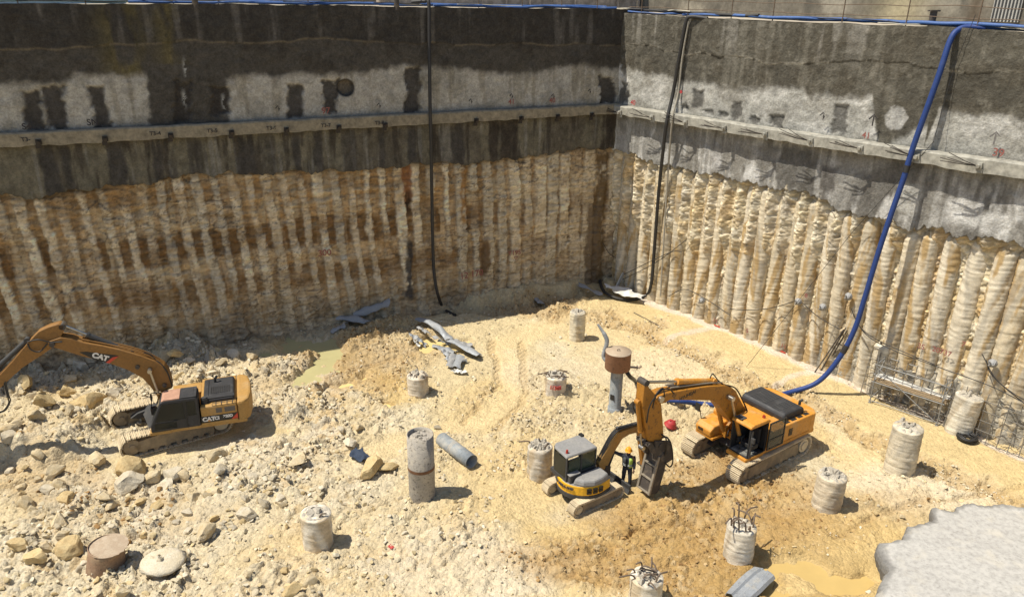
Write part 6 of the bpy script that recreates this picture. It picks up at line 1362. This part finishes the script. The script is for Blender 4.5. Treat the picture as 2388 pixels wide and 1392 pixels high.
def ico(sub):
    bm = bmesh.new(); bmesh.ops.create_icosphere(bm, subdivisions=sub, radius=1.0); V = np.array([v.co[:] for v in bm.verts]); F = np.array([[v.index for v in f.verts] for f in bm.faces]); bm.free(); return V, F
IV3, IF3 = ico(3); IV1, IF1 = ico(2)
def rock_shape(V, seed, planes=11, rough=.10):
    r = np.random.RandomState(seed); P = V.copy()
    for _ in range(planes):
        n = r.normal(size=3); n /= np.linalg.norm(n); h = r.uniform(.36, .80); d = P @ n; P = P - np.clip(d - h, 0, None)[:, None] * n * .96
    P = P * (1 + rough * (fbm(P[:, 0] * 3 + 5 * P[:, 2], P[:, 1] * 3 - 4 * P[:, 2] + seed, 4, seed)[:, None] - .5) * 2)
    return P * np.array([1.0, r.uniform(.65, .95), r.uniform(.50, .78)])
rock_me = {}
for mi, mt in enumerate((M_rockp, M_rocky, M_rockg)):
    for k in range(6):
        me = np_mesh('boulder', rock_shape(IV3, 50 + k + 10 * mi, 17, .13), IF3, None, False); me.materials.append(mt); rock_me[(mi, k)] = me
rr = random.Random(21); nb = [0]
def boulder(px, py, size, mi, label, group, sq=None, k=None, lift=.06):
    g = GG(px, py); o = bpy.data.objects.new('boulder', rock_me[(mi, rr.randrange(6) if k is None else k)]); COL.objects.link(o)
    s = size / 2; sx = sq or (1, 1, 1); o.scale = (s * sx[0] * 1.1, s * sx[1] * 1.1, s * sx[2] * 1.15); o.rotation_euler = (rr.uniform(-.3, .3), rr.uniform(-.3, .3), rr.uniform(0, 6.28))
    o.location = Vector(g + UP * s * lift * sx[2]); tag(o, label, 'rock', group); nb[0] += 1; return o
GB = 'large blocks in the rubble'
big_list = [(62, 905, 1.55, 1, 'big yellow block under the boom of the ochre excavator'), (105, 945, 1.5, 1, 'yellow block just right below the big one under the boom'), (158, 922, 1.2, 1, 'yellow brown block with a dark flank, third in the row under the boom'), (215, 948, 1.9, 1, 'widest flat yellow block in front of the tracks of the ochre excavator'),
            (192, 858, .95, 2, 'pale flat stone just under the middle of the ochre boom'), (168, 888, .9, 0, 'cream rounded stone below the boom, over the flat yellow blocks'), (390, 838, 1.1, 0, 'pale rock on the skyline of the rubble nearest the shaded wall'), (412, 832, .95, 1, 'brown faced rock next to the pale one by the shaded wall'), (444, 845, .9, 2, 'white rock right of the brown faced one by the shaded wall'), (545, 832, .8, 2, 'white rounded rock at the greenish pool end of the rubble'), (588, 838, .8, 0, 'cream rock at the right end of the row near the pool'), (515, 848, .7, 0, 'small cream rock in the row near the pool'),
            (272, 925, 1.1, 2, 'white block above the far track of the ochre excavator'), (300, 1100, 1.4, 1, 'yellow block at the front of the near track'), (360, 1120, 1.0, 0, 'cream block under the near track'), (505, 1070, 1.1, 0, 'round buff boulder below the rear sprocket'), (310, 1030, .7, 2, 'small white rock between the two tracks'), (225, 1080, 1.2, 0, 'buff slab left of the near track'),
            (400, 1110, .9, 2, 'grey white block right under the track'), (310, 1130, 1.5, 2, 'rough whitish rock mass below the ochre excavator'), (140, 1225, 1.0, 0, 'cream angular block above the rusty drum'), (148, 1255, .85, 0, 'squat cream block left of the rusty drum'), (172, 1278, 1.0, 1, 'long yellow block touching the rusty drum'), (78, 1308, 1.05, 1, 'yellow block at the lower left'), (50, 1280, .9, 1, 'buff cube shaped block near the left edge'), (110, 1285, .8, 0, 'small cream block between the two yellow ones at the lower left'),
            (268, 1182, .8, 0, 'tilted cream slab standing in the brown dirt'), (243, 1165, .65, 0, 'narrow upright stone in the brown dirt'), (860, 1108, 1.3, 1, 'yellow boulder left of the tall casing'), (905, 1095, .9, 1, 'dark sided boulder right beside the yellow one, near the casing'), (650, 1170, .5, 2, 'lone white stone on the bare ground'), (660, 1180, .5, 0, 'flat cream stone beside the lone white one'), (725, 1355, .55, 0, 'cream stone at the bottom edge below the smooth stump'), (680, 1385, .8, 1, 'yellow stone cut by the bottom edge'), (285, 1385, .7, 0, 'cream stone at the bottom edge below the flat disc'),
            (1020, 1000, .45, 2, 'white stone at the head of the fallen casing'), (960, 798, .45, 2, 'white stone under the leaning scrap'), (840, 1000, .6, 0, 'pale stone on the light path edge'), (700, 1075, .9, 0, 'cream flat boulder in the middle rubble'), (820, 1040, .8, 2, 'white stone above the blue cloth'), (20, 1010, 1.2, 0, 'buff boulder on the left edge mound'), (130, 1105, 1.0, 0, 'buff boulder on the brown slope')]
for q in big_list: boulder(q[0], q[1], q[2] * 1.08, q[3], q[4], GB, lift=.30)
_m = np_mesh('boulder', rock_shape(IV3, 5, 0, .14) * [1, 1, .24], IF3, None, True); _m.materials.append(M_rockg); rock_me[(9, 0)] = _m
o = boulder(384, 1328, 1.3, 9, 'flat round white stone disc at the bottom left', GB, (1, 1.15, 1), 0); o.rotation_euler = (.1, -.2, .5); o.location.z += .30; o.rotation_euler = (.16, .05, .5)
zones = [((20, 640, 860, 1250), 'broken limestone blocks strewn round the ochre excavator', 0, (.30, 1.15)), ((560, 960, 920, 1190), 'loose limestone rocks in the middle of the pit floor', 1, (.2, .5)), ((20, 900, 1180, 1400), 'loose limestone rocks over the lower left floor', 2, (.2, .5)), ((960, 1300, 900, 1200), 'pale stones scattered round the pile stumps', 3, (.18, .36)), ((1850, 2160, 1090, 1240), 'pale stones scattered before the grey slab', 4, (.16, .34))]
lbls = ['pale broken limestone rock lying in the rubble round the ochre excavator', 'loose limestone rock on the rubble in the middle of the pit', 'loose limestone rock on the lower left floor', 'small pale stone among the pile stumps', 'small pale stone before the grey slab']
for (x0, x1, y0, y1), grp, li, (smn, smx) in zones:
    want = (110, 40, 60, 14, 8)[li]; n = 0; tries = 0
    while n < want and tries < 4000:
        tries += 1; x = rr.uniform(x0, x1); y = rr.uniform(y0, y1)
        g = G(x, y); i = min(len(GX) - 1, int(np.searchsorted(GX, g[0]))); j = min(len(GY) - 1, int(np.searchsorted(GY, g[1])))
        if pads[i, j] > .3 or pud[i, j] > .2 or (li < 3 and rub[i, j] < .25): continue
        if 225 < x < 600 and 900 < y < 1075 and li == 0 and abs((y - 1010) + (x - 420) * .18) < 62: continue
        boulder(x, y, smn + (smx - smn) * rr.random() ** 2.2, rr.choices((0, 1, 2), (5, 2.2, 2.6))[0], lbls[li], grp, lift=.16); n += 1

# the countless smaller stones, clods and pebbles: one spread of rubble
NPR = 14; protos = [rock_shape(IV1, 300 + k, 8, .08) for k in range(NPR)]
R_ = np.random.RandomState(8)
gxc = (GX[:-1] + GX[1:]) / 2
dens = rub * .8 + clod * 1.25 * (1 - .4 * rub) + .22 * patch * base_rough + .07 * base_rough
dens = dens * (1 - .8 * pads) * (1 - .85 * path) * (pud < .3) * (1 - .75 * shelf * (1 - ditch))
okm = (u > -120) & (u < 2500) & (v > 640) & (v < 1440) & (((gx - PC[0]) * nL[0] + (gy - PC[1]) * nL[1]) > .25) & (((gx - PC[0]) * nR[0] + (gy - PC[1]) * nR[1]) > .35)
dens = np.where(okm & (np.abs(gx) < 29) & (gy < 50), dens, 0) * (vnoise(gx * 1.1, gy * 1.1, 90) ** 1.5 * 1.6 + .15)
pr = dens.ravel() / dens.sum(); NS = 16000
idx = R_.choice(len(pr), NS, p=pr)
px_ = gx.ravel()[idx] + R_.uniform(-.03, .03, NS); py_ = gy.ravel()[idx] + R_.uniform(-.03, .03, NS); pz_ = gz.ravel()[idx]
isc = (clod.ravel()[idx] > rub.ravel()[idx]); isb = brown.ravel()[idx]
sz = .022 + .10 * R_.random_sample(NS) ** 3.0 * np.where(isc, .75, 1.15); sz = sz * np.where(rub.ravel()[idx] > .5, 1.25, 1.0)
cw_ = np.array([[.59, .51, .35], [.63, .56, .42], [.55, .44, .25], [.54, .46, .32]])[R_.randint(0, 4, NS)]; cb_ = np.array([[.36, .23, .10], [.30, .18, .075], [.46, .33, .17]])[R_.randint(0, 3, NS)]
cols = np.where((isb > R_.uniform(.15, .75, NS))[:, None], cb_, cw_) * R_.uniform(.8, 1.12, NS)[:, None]
VV = []; FF = []; CC_ = []; base = 0
nv1 = len(IV1)
for k in range(NPR):
    ids = np.where(np.arange(NS) % NPR == k)[0]; m_ = len(ids)
    a = R_.uniform(0, 6.28, m_); t = R_.uniform(-.4, .4, m_); P = protos[k]
    x = P[None, :, 0] * np.cos(a)[:, None] - P[None, :, 1] * np.sin(a)[:, None]; y = P[None, :, 0] * np.sin(a)[:, None] + P[None, :, 1] * np.cos(a)[:, None]; z = np.repeat(P[None, :, 2], m_, 0)
    x2 = x * np.cos(t)[:, None] + z * np.sin(t)[:, None]; z2 = -x * np.sin(t)[:, None] + z * np.cos(t)[:, None]
    s = sz[ids][:, None]
    VV.append(np.stack([px_[ids][:, None] + x2 * s, py_[ids][:, None] + y * s, pz_[ids][:, None] + z2 * s + s * .25], -1).reshape(-1, 3))
    CC_.append(np.repeat(cols[ids], nv1, 0)); FF.append((IF1[None] + (np.arange(m_) * nv1)[:, None, None] + base).reshape(-1, 3)); base += m_ * nv1
me = np_mesh('rubble', np.concatenate(VV), np.concatenate(FF), np.concatenate(CC_), False)
M_rub = mat_vcol('rubble stone', fine=20, contrast=.2, bstr=.4, bdist=.02)
tag(link('rubble', me, M_rub), 'countless small stones and clods spread over the pit floor', 'rubble', kind='stuff')

# ================================================================== ABOVE THE WALLS
M_street = mat_vcol('street earth', fine=10, contrast=.3)
def strip_ground(ptf, top, a, b_, name, label, far=60):
    A = np.arange(a, b_, 1.0); V = []; F = []
    for s in A: V += [ptf(s, float(top(s)) - .03, .05), ptf(s, float(top(s)) - .04, -far)]
    for i in range(len(A) - 1): F.append((2 * i, 2 * i + 1, 2 * i + 3, 2 * i + 2))
    me = bpy.data.meshes.new(name); me.from_pydata([tuple(p) for p in V], [], F); me.materials.append(mat_plain(name, (.40, .35, .27), .95, var=.4, scale=1.5))
    tag(link(name, me), label, 'ground', kind='structure')
strip_ground(ptL, topL, -2, 62, 'street', 'dusty ground behind the shaded wall'); strip_ground(ptR, topR, -2, 44, 'pavement', 'dusty ground behind the sunlit wall')
# old plastered building behind the sunlit wall
M_plas = mat_vcol('old plaster', fine=5, contrast=.35, bstr=.4)
bo_ = -5.0
A_, Z_ = np.meshgrid(np.arange(-14, 50, .12), np.arange(15.0, 23.5, .12), indexing='ij')
c = np.ones(A_.shape + (3,)) * np.array([.19, .17, .135]); c = mixc(c, (.32, .29, .23), sst(.5, .65, fbm(A_ * .5, Z_ * .5, 4, 801))); c = mixc(c, (.12, .11, .09), sst(.52, .66, fbm(A_ * .8 + 9, Z_ * .6, 4, 802)) * .8)
dd = WR(1420 + 680, 20, bo_)[0]; c = mixc(c, (.44, .38, .24), np.exp(-((A_ - dd) / 1.3) ** 2) * .8); c = mixc(c, (.12, .09, .06), np.exp(-((A_ - WR(2275, 20, bo_)[0]) / .35) ** 2) * .8)
old = empty('old_building', ptR(10, 16, bo_), 0, 'old stained plaster building behind the railing above the sunlit wall', 'building')
wall_mesh('wall', A_, Z_, np.zeros_like(A_) + bo_ + .05 * fbm(A_, Z_, 3, 803), eR, nR, c, M_plas, old)
b = MB(); a0 = WR(2318, 20, bo_)[0]; a1 = WR(2384, 20, bo_)[0]; ax_ = np.stack([eR, nR, UP], 1)
M_shut = mat_plain('pale shutter', (.45, .44, .40), .7)
zb_ = WR(2350, 52, bo_)[1]
sh = MB(); sh.box(ptR((a0 + a1) / 2, zb_ + 1.3, bo_ + .1), (a1 - a0, .06, 2.6), R=ax_); sho = sh.build('shutter', M_shut, old); wall_local(sho)
b = MB()
for k in range(8): b.box(ptR(a0 + (a1 - a0) * (k + .5) / 8, zb_ + 1.3, bo_ + .15), (.05, .05, 2.6), R=ax_)
o = b.build('shutter_bar', M_dgrey, sho)
# behind the shaded wall: pale hoarding, rubble bank, low building
def back_panel(s_px0, s_px1, off, ztop, mt, name, label, cat_, th=.12):
    s0_ = WL(s_px0, 6, off)[0]; s1_ = WL(s_px1, 6, off)[0]; axl = np.stack([eL, nL, UP], 1); b = MB()
    zb0 = 15.4; b.box(ptL((s0_ + s1_) / 2, (zb0 + ztop) / 2, off), (abs(s1_ - s0_), th, ztop - zb0), R=axl)
    k = int(abs(s1_ - s0_) / 1.6) + 1
    for i in range(k + 1): b.box(ptL(s0_ + (s1_ - s0_) * i / k, (zb0 + ztop) / 2, off + th), (.08, .08, ztop - zb0 + .04), R=axl)
    o = b.build(name, mt); tag(o, label, cat_); return o
back_panel(-420, 292, -3.0, 19.5, mat_plain('pale blue hoarding', (.42, .52, .55), .7), 'hoarding', 'pale blue hoarding behind the left end of the shaded wall', 'fence')
back_panel(292, 880, -7.0, 21, mat_plain('buff masonry', (.34, .29, .21), .9, var=.6, scale=.9), 'garden_wall', 'buff masonry wall standing behind the middle of the shaded wall', 'wall', .4)
back_panel(880, 1480, -5.0, 21, mat_plain('pink grey stone bank', (.44, .37, .30), .95, var=.7, scale=1.6), 'stone_wall', 'pale rough stone wall behind the pit corner', 'wall', .5)
M_leaf = mat_plain('dusty leaves', (.075, .095, .035), .8, var=.6, scale=20)
rgb = np.random.RandomState(5)
for k, (x0, x1) in enumerate(((585, 640), (645, 720), (725, 790))):
    s0_ = WL(x0, 4, -1.5)[0]; s1_ = WL(x1, 4, -1.5)[0]; n = 900; V = []; F = []
    root = empty('bush', ptL((s0_ + s1_) / 2, 16.4, -2.0), 0, ('dusty green bush left of the gate post on the wall top', 'widest dusty green bush on the wall top', 'dusty bush right of the widest one on the wall top')[k], 'bush', 'bushes on top of the shaded wall')
    for i in range(n):
        a = rgb.uniform(s1_, s0_) - (s0_ + s1_) / 2; p = eL * a + nL * rgb.normal(0, .3) + UP * (rgb.random_sample() ** .7 * 1.3 * (1 - .5 * abs(a) / (abs(s0_ - s1_) / 2))); q = rgb.normal(size=3); q /= np.linalg.norm(q); w = np.cross(q, rgb.normal(size=3)); w /= np.linalg.norm(w); l = .07
        b0 = len(V); V += [tuple(p - q * l), tuple(p + w * l * .5), tuple(p + q * l), tuple(p - w * l * .5)]; F.append((b0, b0 + 1, b0 + 2, b0 + 3))
    me = bpy.data.meshes.new('foliage'); me.from_pydata(V, [], F); link('foliage', me, M_leaf, root)
    b = MB()
    for i in range(4): b.tube([(0, 0, -.2), (.1 * math.cos(2 * i), .1 * math.sin(2 * i), .4), (.35 * math.cos(2 * i), .35 * math.sin(2 * i), .8)], .02, 5)
    b.build('stem', M_plank, root)
# blue pipes lying along the wall tops, with knotted ropes
M_bp = mat_paint('faded blue pipe', (.045, .11, .30), .28, .5, (.36, .40, .44), 2); M_rope = mat_plain('pale rope', (.52, .48, .38), .9)
def along_top(ptf, top, a, b_, off, dz, r, mt, label, seed, name='blue_pipe', cat_='pipe', group='pipes lying along the wall tops'):
    A = np.linspace(a, b_, 26); jz = (fbm(A * .5, A * 0, 3, seed) - .5) * .25; jo = (fbm(A * .4, A * 0 + 4, 3, seed) - .5) * .5
    b = MB(); b.tube(spline([ptf(s, float(top(s)) + dz + jz[i] * .6 + r, off + jo[i]) for i, s in enumerate(A)], 3), r, 8); tag(b.build(name, mt), label, cat_, group)
sl = lambda x: WL(x, 10, 0)[0]
sr = lambda x: WR(x, 40, 0)[0]
along_top(ptL, topL, sl(300), sl(870), -.1, .02, .06, M_bp, 'blue pipe along the middle of the shaded wall top', 1); along_top(ptL, topL, sl(560), sl(1420), -.3, .03, .07, M_bp, 'blue pipe along the shaded wall top towards the corner', 2); along_top(ptL, topL, sl(-100), sl(310), -.2, .05, .14, mat_plain('pale turquoise pipe', (.35, .5, .52), .6), 'pale turquoise pipe on the left end of the shaded wall', 3); along_top(ptL, topL, sl(1010), sl(1440), -.05, .0, .07, M_bp, 'thin sagging blue pipe near the corner on the shaded side', 4)
along_top(ptR, topR, .2, sr(1620), .25, .03, .06, M_bp, 'short blue pipe at the corner on the sunlit side', 5); along_top(ptR, topR, sr(1600), sr(2120), .25, .05, .08, M_bp, 'light blue pipe along the sunlit wall top', 6); along_top(ptR, topR, sr(1760), 27, .0, .06, .075, M_bp, 'second blue pipe behind the light one', 7); along_top(ptR, topR, sr(2080), 27, .3, .08, .085, M_bp, 'blue pipe crossing above the blue hose', 8); along_top(ptR, topR, sr(2200), 28, .1, .0, .10, M_bp, 'thin blue pipe at the right end of the sunlit wall', 11)
along_top(ptR, topR, .1, sr(1780), .3, .12, .08, M_bhose, 'black pipe lying along the corner end of the sunlit wall', 9, 'black_pipe'); along_top(ptR, topR, sr(1440), sr(1620), .3, .22, .03, M_rope, 'slack pale rope near the corner of the wall tops', 10, 'rope', 'rope', None)
for k in range(5): along_top(ptR, topR, .5 + 5 * k, 6.5 + 5 * k, .35 - .1 * (k % 2), .05 + .05 * (k % 3), .022, M_rope if k % 2 else M_bhose, ('black cable draped along the sunlit wall top', 'pale rope draped along the sunlit wall top')[k % 2], 40 + k, ('cable', 'rope')[k % 2], ('cable', 'rope')[k % 2], ('black cables draped along the sunlit wall top', 'pale ropes draped along the sunlit wall top')[k % 2])
for k in range(6): along_top(ptL, topL, 1 + 6 * k, 8 + 6 * k, -.05 - .1 * (k % 2), .03 + .05 * (k % 3), .022, M_rope if k % 2 else M_bhose, ('black cable draped along the shaded wall top', 'pale rope draped along the shaded wall top')[k % 2], 60 + k, ('cable', 'rope')[k % 2], ('cable', 'rope')[k % 2], ('black cables draped along the shaded wall top', 'pale ropes draped along the shaded wall top')[k % 2])
# bar railing
M_rail = mat_plain('rusty railing bar', (.17, .12, .08), .8, .2, .4)
def railing(ptf, top, posts, off, hts, label, a, b_):
    root = empty('railing', ptf(posts[0], float(top(posts[0])), off), 0, label, 'railing'); o0 = np.array(root.location)
    for s in posts: b = MB(); b.tube([ptf(s, float(top(s)) - .15, off) - o0, ptf(s + .03, float(top(s)) + hts[-1] + .12, off + .04) - o0], .025, 6); b.build('post', M_rail, root)
    for h in hts: b = MB(); b.tube([ptf(s, float(top(s)) + h + .03 * math.sin(s * 1.7 + h * 9), off) - o0 for s in np.linspace(a, b_, 30)], .017, 5); b.build('rail', M_rail, root)
railing(ptR, topR, [sr(x) for x in (1505, 1613, 1715, 1812, 1975, 2125, 2292)] + [26.5, 28.5], .35, (.38, .82, 1.2), 'rusty bar railing with thin rails along the sunlit wall top', .2, 30)
railing(ptL, topL, [sl(x) for x in (1395, 1312, 1220, 1118, 850, 720, 510, 405, 200, 42)], -.1, (.75,), 'thin bar railing along the shaded wall top', 0.2, 40)
for k, (fn, pt, x, y) in enumerate(((WL, ptL, 925, 12), (WL, ptL, 455, 8), (WR, ptR, 2172, 58))):
    s = fn(x, y, .1)[0]; tp = topL if fn is WL else topR; b = MB(); b.cyl((0, 0, -.2), (0, 0, .6), .14, n=12); b.box((0, 0, .62), (.4, .3, .06)); o = b.build('bollard_post', M_dirtsteel); o.location = Vector(pt(s, float(tp(s)), .1)); tag(o, ('thick brown post stub on the shaded wall near its black pipe', 'thick brown post stub at the left part of the shaded wall', 'thick brown post stub on the sunlit wall')[k], 'post')
print('boulders', nb[0])
